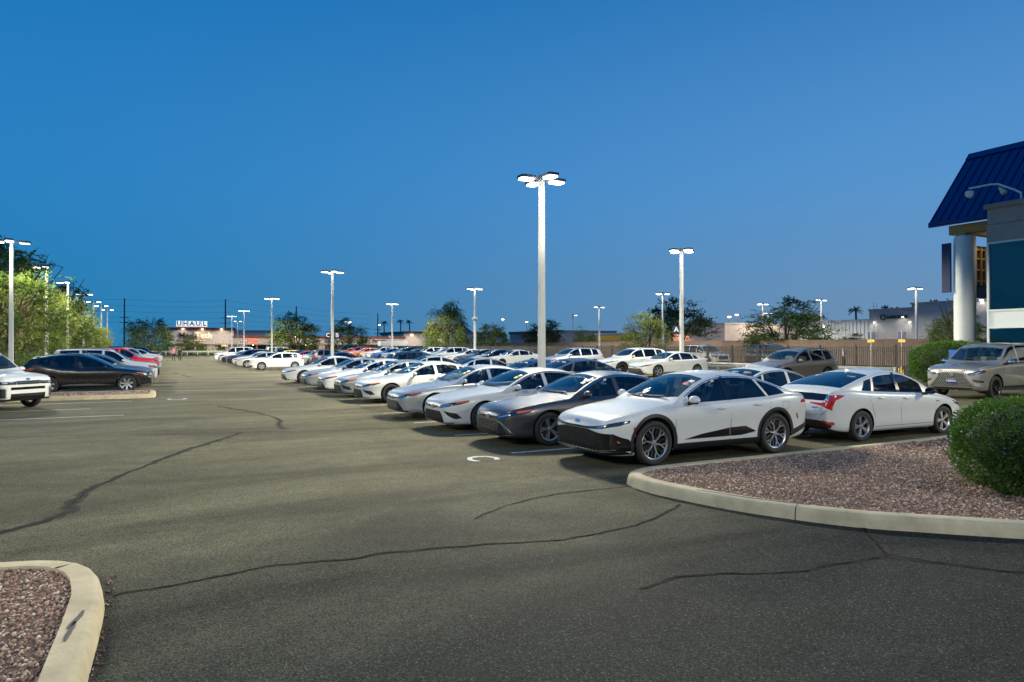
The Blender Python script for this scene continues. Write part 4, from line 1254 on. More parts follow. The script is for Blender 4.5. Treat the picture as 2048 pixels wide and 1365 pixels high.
def ground_strip(name, pts, width, mat, dz=0.004, parent=None, wob=0.0, kind=None):
    V, F = [], []
    n = len(pts)
    for i, p in enumerate(pts):
        p = Vector(p[:2])
        d = (Vector(pts[min(i+1, n-1)][:2]) - Vector(pts[max(i-1, 0)][:2])).normalized()
        nn = Vector((-d.y, d.x))
        wd = (width if not callable(width) else width(i / max(1, n-1))) * 0.5
        for sg in (1, -1):
            q = p + nn * sg * wd * (1 + wob * (rng.random() - 0.5) * 2)
            V.append((q.x, q.y, gz(q.x, q.y) + dz))
    F = [(2*i, 2*i+1, 2*i+3, 2*i+2) for i in range(n - 1)]
    return mobj(name, as_mesh(name, V, F, mat), parent)

def wobble(pts, amp, step=0.05):
    res = []
    ph = [rng.uniform(0, 6.28) for _ in range(4)]
    sm = cr_spline(pts, step)
    for i, p in enumerate(sm):
        d = (sm[min(i+1, len(sm)-1)] - sm[max(i-1, 0)])
        nn = Vector((-d.y, d.x)).normalized() if d.length else Vector((0, 1))
        s_ = i * step
        o = amp*(0.6*math.sin(s_*2.1 + ph[0]) + 0.4*math.sin(s_*5.3 + ph[1]) + 0.3*math.sin(s_*12.7 + ph[2])) + rng.uniform(-1, 1)*amp*0.3
        res.append(p + nn*o)
    return res

# cracks in the asphalt, tar-sealed in places (children of the lot)
CRACKS = [
  ([(-1.66,8.9),(-1.34,9.2),(-1.02,9.85),(-1.06,10.2),(-0.88,11.2),(-0.30,12.9),(0.45,14.6),(1.62,16.9)], 0.16, 0.016),
  ([(-0.36,6.32),(0.14,6.40),(0.64,6.52),(0.98,6.52),(1.46,6.42),(1.90,6.42),(2.16,6.36),(2.52,6.32),(3.02,6.24),(3.54,6.08),(4.14,6.10),(4.78,6.18),(5.80,6.70)], 0.05, 0.014),
  ([(6.86,4.95),(6.46,4.52),(6.16,4.20),(6.28,3.92),(6.66,3.42),(7.4,2.5)], 0.12, 0.022),
  ([(6.16,4.20),(5.88,4.18),(5.38,4.24),(4.94,4.30),(4.48,4.46),(3.98,4.62),(3.50,4.52)], 0.05, 0.012),
  ([(3.18,7.25),(3.62,7.55),(4.28,7.85),(5.02,7.92),(5.95,7.90)], 0.035, 0.009),
  ([(1.55,24.6),(2.25,22.3),(2.75,19.9),(2.55,17.8),(2.60,17.0)], 0.14, 0.02),
  ([(0.6,56.0),(1.2,50.5),(1.45,47.5)], 0.18, 0.03),
  ([(2.0,80.0),(2.6,74.0),(3.1,71.0)], 0.25, 0.03),
]
for k, (pts, sealw, cw) in enumerate(CRACKS):
    w0 = wobble(pts, 0.034, 0.04)
    ph = rng.uniform(0, 6)
    ground_strip('sealed_crack', w0, lambda t, s_=sealw, p=ph: s_*(0.45 + 0.55*abs(math.sin(5*t + p))), plain('tar_seal_band', (0.040, 0.038, 0.030), 0.95, spec=0.1, noise=0.45, nscale=9), 0.003, lot, 0.45)
    ground_strip('crack', w0, lambda t, c=cw, p=ph: c*(0.5 + 0.9*abs(math.sin(17*t + p))), M_SEAL, 0.006, lot, 0.85)
ground_strip('pavement_joint', wobble([(-9.3, 20.2), (-4, 18.6), (0, 17.35), (3, 16.45), (5.5, 15.8)], 0.008, 0.2), 0.035, M_SEAL, 0.0045, lot, 0.3)
# long construction seams across the aisle further up
for y in (28.5, 43.0, 47.6, 66.0):
    ground_strip('pavement_joint', wobble([(-6, y + 0.4), (0, y), (6, y - 0.2)], 0.012, 0.3), 0.05, plain('joint_band', (0.035, 0.033, 0.028), 0.95, spec=0.1), 0.0045, lot, 0.3)

# stall lines
def stall_line(x0, x1, y, wd=0.10):
    n = max(2, int((x1 - x0) / 1.0))
    pts = [(x0 + (x1-x0)*i/n, y) for i in range(n+1)]
    return ground_strip('stall_line', pts, wd, M_LINE, 0.0055, lot)
STALL0, PITCH = 8.55, 2.79
for k in range(1, 13): stall_line(5.75, 11.15, STALL0 + PITCH*k)
for k in range(1, 13): stall_line(11.75, 17.0, STALL0 + PITCH*k)
for k in range(0, 30): stall_line(-5.6, -0.3, 36.0 + PITCH*k)
for k in range(0, 3): stall_line(-6.5, -1.05 if k != 1 else -2.1, 22.6 + 2.75*k)
for k in range(0, 22): stall_line(5.75, 11.15, 57.9 + PITCH*k)
for k in range(0, 20): stall_line(11.75, 17.0, 57.9 + PITCH*k)
for k in range(0, 34): stall_line(23.2, 28.6, 18.4 + PITCH*k)
ground_strip('stall_line', [(-0.2, 33.9), (3, 33.2), (6.2, 32.4)], 0.11, M_LINE, 0.0055, lot, 0.3)
ground_strip('stall_line', [(-0.2, 46.6), (3, 46.3), (6.2, 46.0)], 0.11, M_LINE, 0.0055, lot, 0.3)
def painted_mark(txt, x, y, size, rz):
    o = mobj('painted_letter', text_mesh(txt, size, plain('road_letter_paint', (0.62, 0.62, 0.58), 0.7), 0.0, bold=0.012), lot, (x, y, gz(x, y) + 0.0065), rz)
    return o
painted_mark('C', 4.98, 11.05, 0.80, R(-90))
painted_mark('C', 0.45, 28.4, 0.95, R(90))

# ------------------------------------------------------------------ kerbed islands
def gravel_mat():
    m, t, b = nodes_of('red_crushed_gravel')
    at = N(t, 'ShaderNodeAttribute', _attribute_name='tint')
    L = t.links.new
    L(at.outputs['Color'], b.inputs['Base Color'])
    b.inputs['Roughness'].default_value = 0.9
    return m
M_STONE = gravel_mat()
M_BED = plain('gravel_bed_fines', (0.15, 0.092, 0.066), 0.95, noise=0.5, nscale=60, bump=0.8, bscale=70)

def kerb_run(name, pts, parent, seg=3.2, h=0.15, wd=0.19, z0=None):
    """concrete kerb cast in lengths with open joints; pts run with the planted side on the left"""
    prof = [(-0.03, -0.03), (-0.012, h*0.60), (0.0, h*0.82), (0.018, h*0.95), (0.05, h), (wd, h), (wd, -0.03)]
    tot = 0.0; cur = []; runs = []
    for i, p in enumerate(pts):
        cur.append(p)
        if i: tot += (pts[i] - pts[i-1]).length
        if tot > seg and i < len(pts) - 3:
            runs.append(cur); cur = [p]; tot = 0.0
    runs.append(cur)
    for r_ in runs:
        if len(r_) < 2: continue
        V, F = [], []
        n = len(prof)
        for i, p in enumerate(r_):
            d = (r_[min(i+1, len(r_)-1)] - r_[max(i-1, 0)]).normalized()
            nn = Vector((-d.y, d.x))
            q0 = p + d * (0.006 if i == 0 else -0.006 if i == len(r_) - 1 else 0)
            for (o, z) in prof:
                q = q0 + nn * o
                V.append((q.x, q.y, gz(p.x, p.y) + z))
        for i in range(len(r_) - 1):
            for k in range(n - 1):
                F.append((i*n + k, (i+1)*n + k, (i+1)*n + k + 1, i*n + k + 1))
        F.append(tuple(range(n))); F.append(tuple((len(r_)-1)*n + k for k in range(n))[::-1])
        mobj(name, as_mesh(name, V, F, M_KERB, True, None, 40), parent)

def stones(name, region, count, size, parent, zf, tints, seed=3, label=None):
    """loose crushed rock: every stone is a small faceted lump"""
    r_ = np.random.RandomState(seed)
    base = np.array([(1,0,0),(-1,0,0),(0,1,0),(0,-1,0),(0,0,1),(0,0,-1)], float)
    tri = np.array([(0,2,4),(2,1,4),(1,3,4),(3,0,4),(2,0,5),(1,2,5),(3,1,5),(0,3,5)])
    pts = region(r_, count)
    n = len(pts)
    sc_ = size * r_.uniform(0.55, 1.35, (n, 1, 1)) * r_.uniform(0.7, 1.25, (n, 1, 3))
    jit = r_.uniform(-0.25, 0.25, (n, 6, 3))
    v = (base[None] + jit) * sc_
    v[:, :, 2] *= 0.75
    a = r_.uniform(0, 6.28, n); b_ = r_.uniform(-0.5, 0.5, n)
    ca, sa, cb, sb = np.cos(a)[:, None], np.sin(a)[:, None], np.cos(b_)[:, None], np.sin(b_)[:, None]
    x, y, z = v[..., 0], v[..., 1], v[..., 2]
    x, z = x*cb + z*sb, -x*sb + z*cb
    x, y = x*ca - y*sa, x*sa + y*ca
    zz = np.array([zf(p[0], p[1]) for p in pts])
    V = np.stack([x + pts[:, 0:1], y + pts[:, 1:2], z + zz[:, None] + size*0.35], -1).reshape(-1, 3)
    F = (tri[None] + (np.arange(n)*6)[:, None, None]).reshape(-1, 3)
    me = bpy.data.meshes.new(name)
    me.vertices.add(len(V)); me.vertices.foreach_set('co', V.ravel())
    me.loops.add(F.size); me.loops.foreach_set('vertex_index', F.ravel())
    me.polygons.add(len(F)); me.polygons.foreach_set('loop_start', np.arange(0, F.size, 3)); me.polygons.foreach_set('loop_total', np.full(len(F), 3))
    me.update(calc_edges=True)
    tt = np.array(tints)[r_.randint(0, len(tints), n)] * r_.uniform(0.6, 1.35, (n, 1))
    col = np.concatenate([np.repeat(tt, 6, 0), np.ones((n*6, 1))], 1)
    ca_ = me.color_attributes.new('tint', 'FLOAT_COLOR', 'POINT'); ca_.data.foreach_set('color', col.ravel())
    me.materials.append(M_STONE)
    o = mobj(name, me, parent); o['kind'] = 'stuff'
    return o

RED_TINTS = [(.32,.18,.125), (.27,.16,.115), (.38,.24,.17), (.22,.14,.105), (.45,.32,.24), (.29,.21,.165), (.58,.49,.40), (.16,.11,.09)]

def inside_poly(poly, x, y):
    c = False; j = len(poly) - 1
    for i in range(len(poly)):
        if (poly[i].y > y) != (poly[j].y > y) and x < (poly[j].x - poly[i].x) * (y - poly[i].y) / (poly[j].y - poly[i].y) + poly[i].x: c = not c
        j = i
    return c

def island(name, outline, label, kerb_closed=True, bed_z=0.120):
    root = empty(name, (0, 0, 0)); root['kind'] = 'structure'
    P = cr_spline(outline, 0.18, True)
    kerb_run('kerb_length', P + [P[0]], root)
    inner = []
    n = len(P)
    for i, p in enumerate(P):
        d = (P[(i+1) % n] - P[i-1]).normalized(); inner.append(p + Vector((-d.y, d.x)) * 0.17)
    v2, F = cdt([tuple(p) for p in inner], 1.2)
    me = as_mesh('gravel_bed', [(p.x, p.y, gz(p.x, p.y) + bed_z) for p in v2], F, M_BED, True)
    mobj('gravel_bed', me, root)
    return root, inner

# counter-clockwise outlines (planting on the left of the run)
isl_store, in_store = island('store_side_island',
    [(26.0,8.60),(20.0,8.55),(14.0,8.50),(9.0,8.46),(6.95,8.44),(6.35,8.34),(5.98,8.05),(5.90,7.55),(5.97,7.0),(6.24,6.05),(6.76,5.08),(7.32,4.50),(7.95,3.92),(9.2,2.75),(12.0,0.2),(16.0,-3.5),(22.0,-6.0),(26.0,-6.0),(26.6,0.0)], '')
isl_left, in_left = island('entry_island',
    [(-0.47,-3.0),(-0.45,2.0),(-0.43,4.6),(-0.42,5.6),(-0.44,6.2),(-0.55,6.72),(-0.80,7.06),(-1.25,7.24),(-2.2,7.36),(-4.0,7.5),(-8.0,7.8),(-8.0,2.0),(-8.0,-3.0),(-4.0,-3.3)], '')
isl_row, in_row = island('row_end_island',
    [(-5.2,29.75),(-4.0,29.70),(-1.5,29.62),(-0.62,29.66),(-0.36,29.95),(-0.34,30.8),(-0.36,32.1),(-0.60,32.45),(-1.5,32.5),(-4.0,32.6),(-5.2,32.6)], '')

def region_in(poly, near=None):
    x0, x1 = min(p.x for p in poly), max(p.x for p in poly); y0, y1 = min(p.y for p in poly), max(p.y for p in poly)
    if near: x0, x1, y0, y1 = max(x0, near[0]), min(x1, near[1]), max(y0, near[2]), min(y1, near[3])
    def f(r_, n):
        q = np.stack([r_.uniform(x0, x1, n), r_.uniform(y0, y1, n)], 1)
        px = np.array([p.x for p in poly]); py = np.array([p.y for p in poly]); c = np.zeros(n, bool)
        for i in range(len(poly)):
            j = i - 1
            if py[i] == py[j]: continue
            hit_ = ((py[i] > q[:, 1]) != (py[j] > q[:, 1])) & (q[:, 0] < (px[j] - px[i])*(q[:, 1] - py[i])/(py[j] - py[i]) + px[i])
            c ^= hit_
        return q[c]
    return f
ZB = lambda x, y: gz(x, y) + 0.120
stones('gravel', region_in(in_left, (-2.2, 0, 3.2, 7.4)), 15000, 0.014, isl_left, ZB, RED_TINTS, 3)
stones('gravel', region_in(in_store, (5.8, 12.0, 2.5, 8.5)), 42000, 0.016, isl_store, ZB, RED_TINTS, 4)
stones('gravel', region_in(in_store, (11.5, 18.0, 4.0, 8.6)), 9000, 0.026, isl_store, ZB, RED_TINTS, 5)
stones('gravel', region_in(in_row, (-6.0, -0.3, 29, 33)), 5000, 0.028, isl_row, ZB, RED_TINTS, 6)
# litter of stray stones on the asphalt by the kerbs
def near_kerb(r_, n):
    t = r_.uniform(3.3, 6.9, n)
    return np.stack([-0.43 + np.abs(r_.normal(0, 0.035, n)) + 0.01, t], 1)
stones('stray_gravel', near_kerb, 220, 0.010, isl_left, lambda x, y: gz(x, y), RED_TINTS + [(.05,.045,.04)]*3, 8)
# black tyre scuffs on the kerbs
def scuff(pts, wd, z, parent):
    V, F = [], []
    for i, p in enumerate(pts):
        d = (Vector(pts[min(i+1, len(pts)-1)][:2]) - Vector(pts[max(i-1, 0)][:2])).normalized(); nn = Vector((-d.y, d.x))
        ww = wd * math.sin(math.pi*(i + 0.5)/len(pts)) * 0.5 + 0.003
        for sg in (1, -1): V.append((p[0] + nn.x*sg*ww, p[1] + nn.y*sg*ww, z if len(p) < 3 else p[2]))
    F = [(2*i, 2*i+1, 2*i+3, 2*i+2) for i in range(len(pts)-1)]
    mobj('tyre_scuff', as_mesh('tyre_scuff', V, F, M_SCUFF), parent)
scuff([(-0.50, 5.62), (-0.515, 5.50), (-0.545, 5.38), (-0.56, 5.30)], 0.03, 0.1535, isl_left)
scuff([(-0.53, 5.42), (-0.535, 5.32), (-0.55, 5.18), (-0.555, 5.08)], 0.025, 0.1535, isl_left)
scuff([(6.10, 6.75), (6.22, 6.45), (6.34, 6.12), (6.52, 5.78), (6.70, 5.50)], 0.035, 0.1535, isl_store)

# ------------------------------------------------------------------ foliage
def leaf_mat(name, col, trans=0.35):
    m = bpy.data.materials.new(name); m.use_nodes = True
    t = m.node_tree
    for n in list(t.nodes): t.nodes.remove(n)
    o = N(t, 'ShaderNodeOutputMaterial')
    at = N(t, 'ShaderNodeAttribute', _attribute_name='tint')
    mx = N(t, 'ShaderNodeMix', _data_type='RGBA', _blend_type='MULTIPLY'); mx.inputs['Factor'].default_value = 1.0
    mx.inputs['A'].default_value = (*col, 1); t.links.new(at.outputs['Color'], mx.inputs['B'])
    d = N(t, 'ShaderNodeBsdfDiffuse'); tr = N(t, 'ShaderNodeBsdfTranslucent'); gl = N(t, 'ShaderNodeBsdfGlossy'); gl.inputs['Roughness'].default_value = 0.45
    gl.inputs['Color'].default_value = (0.6, 0.6, 0.6, 1)
    t.links.new(mx.outputs['Result'], d.inputs['Color']); t.links.new(mx.outputs['Result'], tr.inputs['Color'])
    a = N(t, 'ShaderNodeMixShader'); a.inputs[0].default_value = trans
    t.links.new(d.outputs[0], a.inputs[1]); t.links.new(tr.outputs[0], a.inputs[2])
    b_ = N(t, 'ShaderNodeMixShader'); b_.inputs[0].default_value = 0.06
    t.links.new(a.outputs[0], b_.inputs[1]); t.links.new(gl.outputs[0], b_.inputs[2])
    t.links.new(b_.outputs[0], o.inputs['Surface'])
    return m
M_MESQ = leaf_mat('mesquite_leaf', (0.085, 0.135, 0.024))
M_PALO = leaf_mat('palo_verde_leaf', (0.155, 0.195, 0.030))
M_DARKL = leaf_mat('dark_tree_leaf', (0.040, 0.070, 0.022))
M_BUSH = leaf_mat('shrub_leaf', (0.075, 0.165, 0.020), 0.3)
M_BARK = plain('rough_bark', (0.085, 0.062, 0.045), 0.95, noise=0.4, nscale=12, bump=0.6, bscale=25)

def leaves_mesh(name, C, D, ln, wd, mat, seed, lo=0.55, hi=1.3):
    """many leaf-sized quads: centres C, growth directions D"""
    r_ = np.random.RandomState(seed)
    n = len(C)
    D = D / (np.linalg.norm(D, axis=1, keepdims=True) + 1e-9)
    A = r_.normal(0, 1, (n, 3)); S = np.cross(D, A); S /= (np.linalg.norm(S, axis=1, keepdims=True) + 1e-9)
    l = (ln * r_.uniform(0.6, 1.3, (n, 1))); w_ = (wd * r_.uniform(0.6, 1.3, (n, 1)))
    V = np.stack([C - D*l*0.5, C + S*w_*0.5, C + D*l*0.5, C - S*w_*0.5], 1).reshape(-1, 3)
    me = bpy.data.meshes.new(name)
    me.vertices.add(4*n); me.vertices.foreach_set('co', V.ravel())
    me.loops.add(4*n); me.loops.foreach_set('vertex_index', np.arange(4*n))
    me.polygons.add(n); me.polygons.foreach_set('loop_start', np.arange(0, 4*n, 4)); me.polygons.foreach_set('loop_total', np.full(n, 4))
    me.update(calc_edges=True)
    g = r_.uniform(lo, hi, (n, 1)) * np.array([[1, 1, 1]]) * (1 + r_.uniform(-0.18, 0.18, (n, 3)) * np.array([[1, 0.5, 1]]))
    col = np.concatenate([np.repeat(g, 4, 0), np.ones((4*n, 1))], 1)
    me.color_attributes.new('tint', 'FLOAT_COLOR', 'POINT').data.foreach_set('color', col.ravel())
    me.materials.append(mat)
    return me

TREE_CACHE = {}
def tree_meshes(kind, seed):
    """unit tree 1 m tall scaled later; trunk with limbs, crown of twig sprays"""
    key = (kind, seed)
    if key in TREE_CACHE: return TREE_CACHE[key]
    r_ = np.random.RandomState(seed * 17 + 5)
    H = 8.0
    sp = dict(mesq=(M_MESQ, 3.9, 0.24, 0.075, 0.35, 92), palo=(M_PALO, 3.6, 0.22, 0.055, 0.15, 96), dark=(M_DARKL, 3.6, 0.24, 0.085, 0.0, 80), weep=(M_PALO, 3.9, 0.40, 0.05, 0.95, 110))[kind]
    mat, rad, ln, wd, droop, ncl = sp
    tk = MB()
    base_h = 1.3 if kind != 'dark' else 1.6
    nt_ = 3 if kind in ('mesq', 'palo') else 2
    tips = []
    for k in range(nt_):
        a = 2*math.pi*k/nt_ + r_.uniform(0, 1)
        fork = Vector((math.cos(a)*0.55, math.sin(a)*0.55, base_h + r_.uniform(0, 0.5)))
        tk.tube([(math.cos(a)*0.08, math.sin(a)*0.08, -0.05), (math.cos(a)*0.18, math.sin(a)*0.18, base_h*0.5), fork], [0.17, 0.13, 0.11], 7)
        for j in range(4):
            b_ = a + r_.uniform(-0.9, 0.9)
            rr = rad*r_.uniform(0.35, 0.8); zz = H*r_.uniform(0.5, 0.9)
            mid = Vector((math.cos(b_)*rr*0.45, math.sin(b_)*rr*0.45, base_h + (zz - base_h)*0.55))
            tip = Vector((math.cos(b_)*rr, math.sin(b_)*rr, zz))
            tk.tube([fork, mid, tip], [0.09, 0.055, 0.018], 6)
            tips.append(tip)
            for q in range(2):
                c_ = b_ + r_.uniform(-1, 1)
                tk.tube([mid, mid + Vector((math.cos(c_)*0.9, math.sin(c_)*0.9, r_.uniform(0.2, 1.2))), mid + Vector((math.cos(c_)*1.7, math.sin(c_)*1.7, r_.uniform(-0.2, 1.6)))], [0.04, 0.025, 0.01], 5)
    trunk = tk.mesh('trunk', M_BARK, True)
    # crown: clumps in an uneven dome, each a bundle of leafy sprays
    C, D = [], []
    lob = [(r_.uniform(0, 6.28), r_.uniform(0.75, 1.12)) for _ in range(7)]
    for k in range(ncl):
        a = r_.uniform(0, 6.28); el = math.asin(r_.uniform(-0.22 if kind == 'dark' else -0.55, 1.0)); f = r_.uniform(0.45, 1.0)**0.5
        lf = 0.80 + 0.25*sum(math.cos((a - la)*2.0)*0.18*ls for la, ls in lob)
        R_ = rad*lf*f
        c = np.array([math.cos(a)*math.cos(el)*R_, math.sin(a)*math.cos(el)*R_, (3.3 if kind == 'dark' else 3.0) + math.sin(el)*(H - 4.2)*f*(0.9 + 0.25*math.cos(3*a + seed))])
        if droop > 0.5 and el < 0.4: c[2] -= r_.uniform(0, 1.6)
        ns = r_.randint(11, 19); cr = r_.uniform(0.5, 1.05)
        for s_ in range(ns):
            d = r_.normal(0, 1, 3); d[2] = abs(d[2])*0.6 - droop*1.2; d /= np.linalg.norm(d)
            L_ = cr*r_.uniform(0.6, 1.3)*(1.6 if droop > 0.5 else 1.0)
            p0 = c + r_.normal(0, 0.28, 3)*np.array([1, 1, 0.7])
            m = r_.randint(9, 15)
            t = np.linspace(0.05, 1, m)[:, None]
            pts = p0 + d*L_*t + np.array([0, 0, -1])*(t**2)*L_*0.25*(0.4 + droop)
            C.append(pts + r_.normal(0, 0.05, (m, 3)))
            dd = d + r_.normal(0, 0.75, (m, 3)); D.append(dd)
    C = np.concatenate(C); D = np.concatenate(D)
    crown = leaves_mesh('crown', C, D, ln, wd, mat, seed, 0.5, 1.35)
    TREE_CACHE[key] = (trunk, crown, C[:, 2].max(), np.abs(C[:, :2]).max())
    return TREE_CACHE[key]

def tree(name, kind, seed, x, y, h, r_w, label, group, rz=0.0, z=None):
    tr, cr, zm, rm = tree_meshes(kind, seed)
    root = empty(name, (x, y, (gz(x, y) - 0.03) if z is None else z), rz)
    root.scale = (r_w/rm, r_w/rm, h/zm)
    tag(root, label, 'tree', group)
    mobj('trunk', tr, root); mobj('crown', cr, root)
    return root

def shrub(name, x, y, z, rx, ry, h, n, label, group, seed, leaf=0.045, flat=1.0, dots=0):
    """clipped shrub: a dense shell of small leaves over twiggy depth"""
    r_ = np.random.RandomState(seed)
    root = empty(name, (x, y, z)); tag(root, label, 'shrub', group)
    v = r_.normal(0, 1, (n, 3)); v /= np.linalg.norm(v, axis=1, keepdims=True)
    v[:, 2] = np.maximum(v[:, 2], -0.86)
    a = np.arctan2(v[:, 1], v[:, 0])
    lump = 1 + 0.035*np.sin(5*a + 7*v[:, 2]) + 0.03*np.sin(11*a - 9*v[:, 2] + 1) + 0.025*np.sin(23*a + 17*v[:, 2])
    dep = 1 - np.abs(r_.normal(0, 0.055, n)) + (r_.uniform(0, 1, n) > 0.96)*0.03
    sq = 1.0 / (np.abs(v)**2.6).sum(1)**(1/2.6)          # slightly boxy
    P = v * (sq*lump*dep)[:, None] * np.array([[rx, ry, h*0.5]]) + np.array([[0, 0, h*0.5]])
    P = P[P[:, 2] > 0.02]; 
    D = (P - np.array([0, 0, h*0.4])) + r_.normal(0, 0.45, P.shape)
    mobj('foliage', leaves_mesh('foliage', P, D, leaf, leaf*0.5, M_BUSH, seed, 0.45, 1.5), root)
    inner = MB()
    bm = bmesh.new(); bmesh.ops.create_icosphere(bm, subdivisions=3, radius=1.0); bm.verts.index_update()
    inner.add([(q.co.x*rx*0.88, q.co.y*ry*0.88, h*0.5 + q.co.z*h*0.44) for q in bm.verts], [[w_.index for w_ in f.verts] for f in bm.faces]); bm.free()
    inner.build('twig_mass', plain('shrub_inner_twigs', (0.018, 0.030, 0.010), 0.95, noise=0.5, nscale=18), root, True)
    st = MB()
    for k in range(5):
        b_ = 6.28*k/5; st.tube([(math.cos(b_)*0.05, math.sin(b_)*0.05, -0.06), (math.cos(b_)*rx*0.3, math.sin(b_)*ry*0.3, h*0.25)], [0.03, 0.02], 6)
    st.build('stem', M_BARK, root, True)
    if dots:
        fl = MB()
        for k in range(dots):
            q = P[r_.randint(len(P))]; 
            fl.box(q[0]-.009, q[0]+.009, q[1]-.009, q[1]+.009, q[2], q[2]+.014)
        fl.build('blossom', plain('purple_blossom', (0.35, 0.12, 0.45), 0.7), root)
    return root

shrub('globe_shrub', 10.02, 4.62, 0.10, 1.02, 1.02, 1.24, 34000, 'big clipped green globe shrub standing on the gravel island', 'clipped shrubs', 11, 0.040, dots=26)
shrub('clipped_hedge', 31.6, 18.3, gz(31), 2.0, 1.5, 1.95, 16000, 'tall rounded hedge between the iron fence and the taupe off-roader', 'clipped shrubs', 12, 0.09)
shrub('clipped_hedge', 34.6, 16.2, gz(31), 1.9, 1.6, 1.90, 12000, 'rounded hedge under the white round store column', 'clipped shrubs', 13, 0.09)

G_L = 'trees along the far side of the lot by the slim lamp poles'
LT = [('mesq',1,-10.2,57,9.6,5.0,'lit green mesquite by the tallest slim lamp pole'),
      ('palo',2,-10.6,65,9.8,4.8,'pale lit feathery tree between the first two slim lamp poles'),
      ('palo',3,-10.4,73,9.4,4.8,'pale lit feathery tree beside the second slim lamp pole'),
      ('mesq',4,-10.3,81,9.0,4.8,'green mesquite behind the third slim lamp pole'),
      ('mesq',5,-10.4,90,8.4,4.7,'green mesquite behind the dim double-headed lamp pole'),
      ('palo',2,-10.4,99,7.8,4.6,'yellow green tree near the fourth bright slim lamp pole'),
      ('mesq',1,-10.2,109,7.2,4.5,'low green tree near the last slim lamp poles'),
      ('palo',3,-10.2,120,6.6,4.5,'small yellow green tree at the end of the slim lamp pole line'),
      ('dark',6,-14.5,80,12.6,5.0,'tallest dark tree rising behind the lit feathery trees'),
      ('dark',7,-14.5,104,9.0,4.0,'dark tree top behind the dim double-headed lamp pole'),
      ('mesq',4,-2.6,143,7.4,5.4,'broad bright green tree at the end of the aisle beside the strip mall')]
for i, (k, s_, x, y, h, rw, lb) in enumerate(LT):
    tree('mesquite_tree' if k == 'mesq' else 'palo_verde_tree' if k == 'palo' else 'dark_tree', k, s_, x, y, h, rw, lb, G_L, i*1.3)
G_R = 'trees behind the parked rows'
RT = [('palo',2,4.8,156,4.6,3.4,'small thin tree in front of the mall block carrying the boxed letter sign',0),
      ('mesq',5,20.5,125,8.4,6.0,'large dark green tree before the long mall wing',1),
      ('mesq',1,29.5,124,7.0,5.0,'lower half of the dark tree pair by the two-letter pole signs',2),
      ('weep',8,38.6,98,9.0,5.2,'big weeping yellow green tree behind the fence',3),
      ('mesq',4,44.5,95,5.4,3.6,'low green tree beside the weeping tree',4),
      ('dark',6,58.5,103,6.6,5.0,'dark round tree right of the red roofed house',5),
      ('palo',3,61,94,5.2,3.2,'thin bare-limbed tree before the tan wall',1),
      ('dark',7,60,70,8.4,5.4,'tall dark tree behind the yellow lit tree',2),
      ('palo',2,46.8,60,5.8,3.4,'yellow green tree lit from above outside the fence',3),
      ('mesq',1,60.5,53,7.3,6.2,'wide spreading green tree before the pale warehouses',4),
      ('palo',3,49.5,28.6,5.3,3.0,'yellow green tree beside the white round column',5),
      ('dark',6,96,50,9.6,4.0,'dark tree behind the store glass corner',6)]
for (k, s_, x, y, h, rw, lb, q) in RT:
    tree('mesquite_tree' if k == 'mesq' else 'palo_verde_tree' if k in ('palo', 'weep') else 'dark_tree', k, s_, x, y, h, rw, lb, G_R, q*1.1)
tree('dark_tree', 'dark', 7, 84, 62, 3.6, 3.2, 'dark bushy tree against the pale grey warehouse', G_R, 0.4)

# roadside planting behind the aisle end and under the tree line
def low_green(name, x0, x1, y0, y1, n, h, seed, label, mat=M_MESQ):
    r_ = np.random.RandomState(seed)
    C = np.stack([r_.uniform(x0, x1, n), r_.uniform(y0, y1, n), np.abs(r_.normal(0, 0.45, n))*h + 0.05], 1)
    C[:, 2] *= 0.7 + 0.5*np.sin(C[:, 0]*0.9 + C[:, 1]*0.6)**2
    D = r_.normal(0, 0.6, (n, 3)); D[:, 2] = np.abs(D[:, 2]) + 0.6
    o = mobj(name, leaves_mesh(name, C, D, 0.34, 0.09, mat, seed), None, (0, 0, -0.03))
    return tag(o, label, 'undergrowth', None, 'stuff')
low_green('undergrowth', -14.5, -8.8, 52, 132, 15000, 1.3, 31, 'tangled undergrowth below the trees along the lot edge')
low_green('hedge_foliage', -8, 14, 153.5, 156.5, 6000, 2.2, 32, 'green hedge behind the steel rail at the aisle end')
def grass_clump(x, y, h, seed, label):
    r_ = np.random.RandomState(seed)
    n = 420; a = r_.uniform(0, 6.28, n); t = r_.uniform(0.1, 1, n); sp = r_.uniform(0.1, 0.6, n)
    C = np.stack([np.cos(a)*sp*t*h, np.sin(a)*sp*t*h, t*h*(1 - 0.25*t*sp)], 1)
    D = np.stack([np.cos(a)*sp, np.sin(a)*sp, np.full(n, 0.8)], 1)
    return tag(mobj('ornamental_grass', leaves_mesh('ornamental_grass', C, D, 0.42, 0.025, M_MESQ, seed), None, (x, y, 0)), label, 'grass', 'grass clumps by the lamp pole')
grass_clump(-8.6, 46.5, 1.9, 41, 'tall grass clump beside the tallest slim lamp pole')
grass_clump(-7.0, 50.0, 1.7, 42, 'grass clump behind the tail of the black crossover')
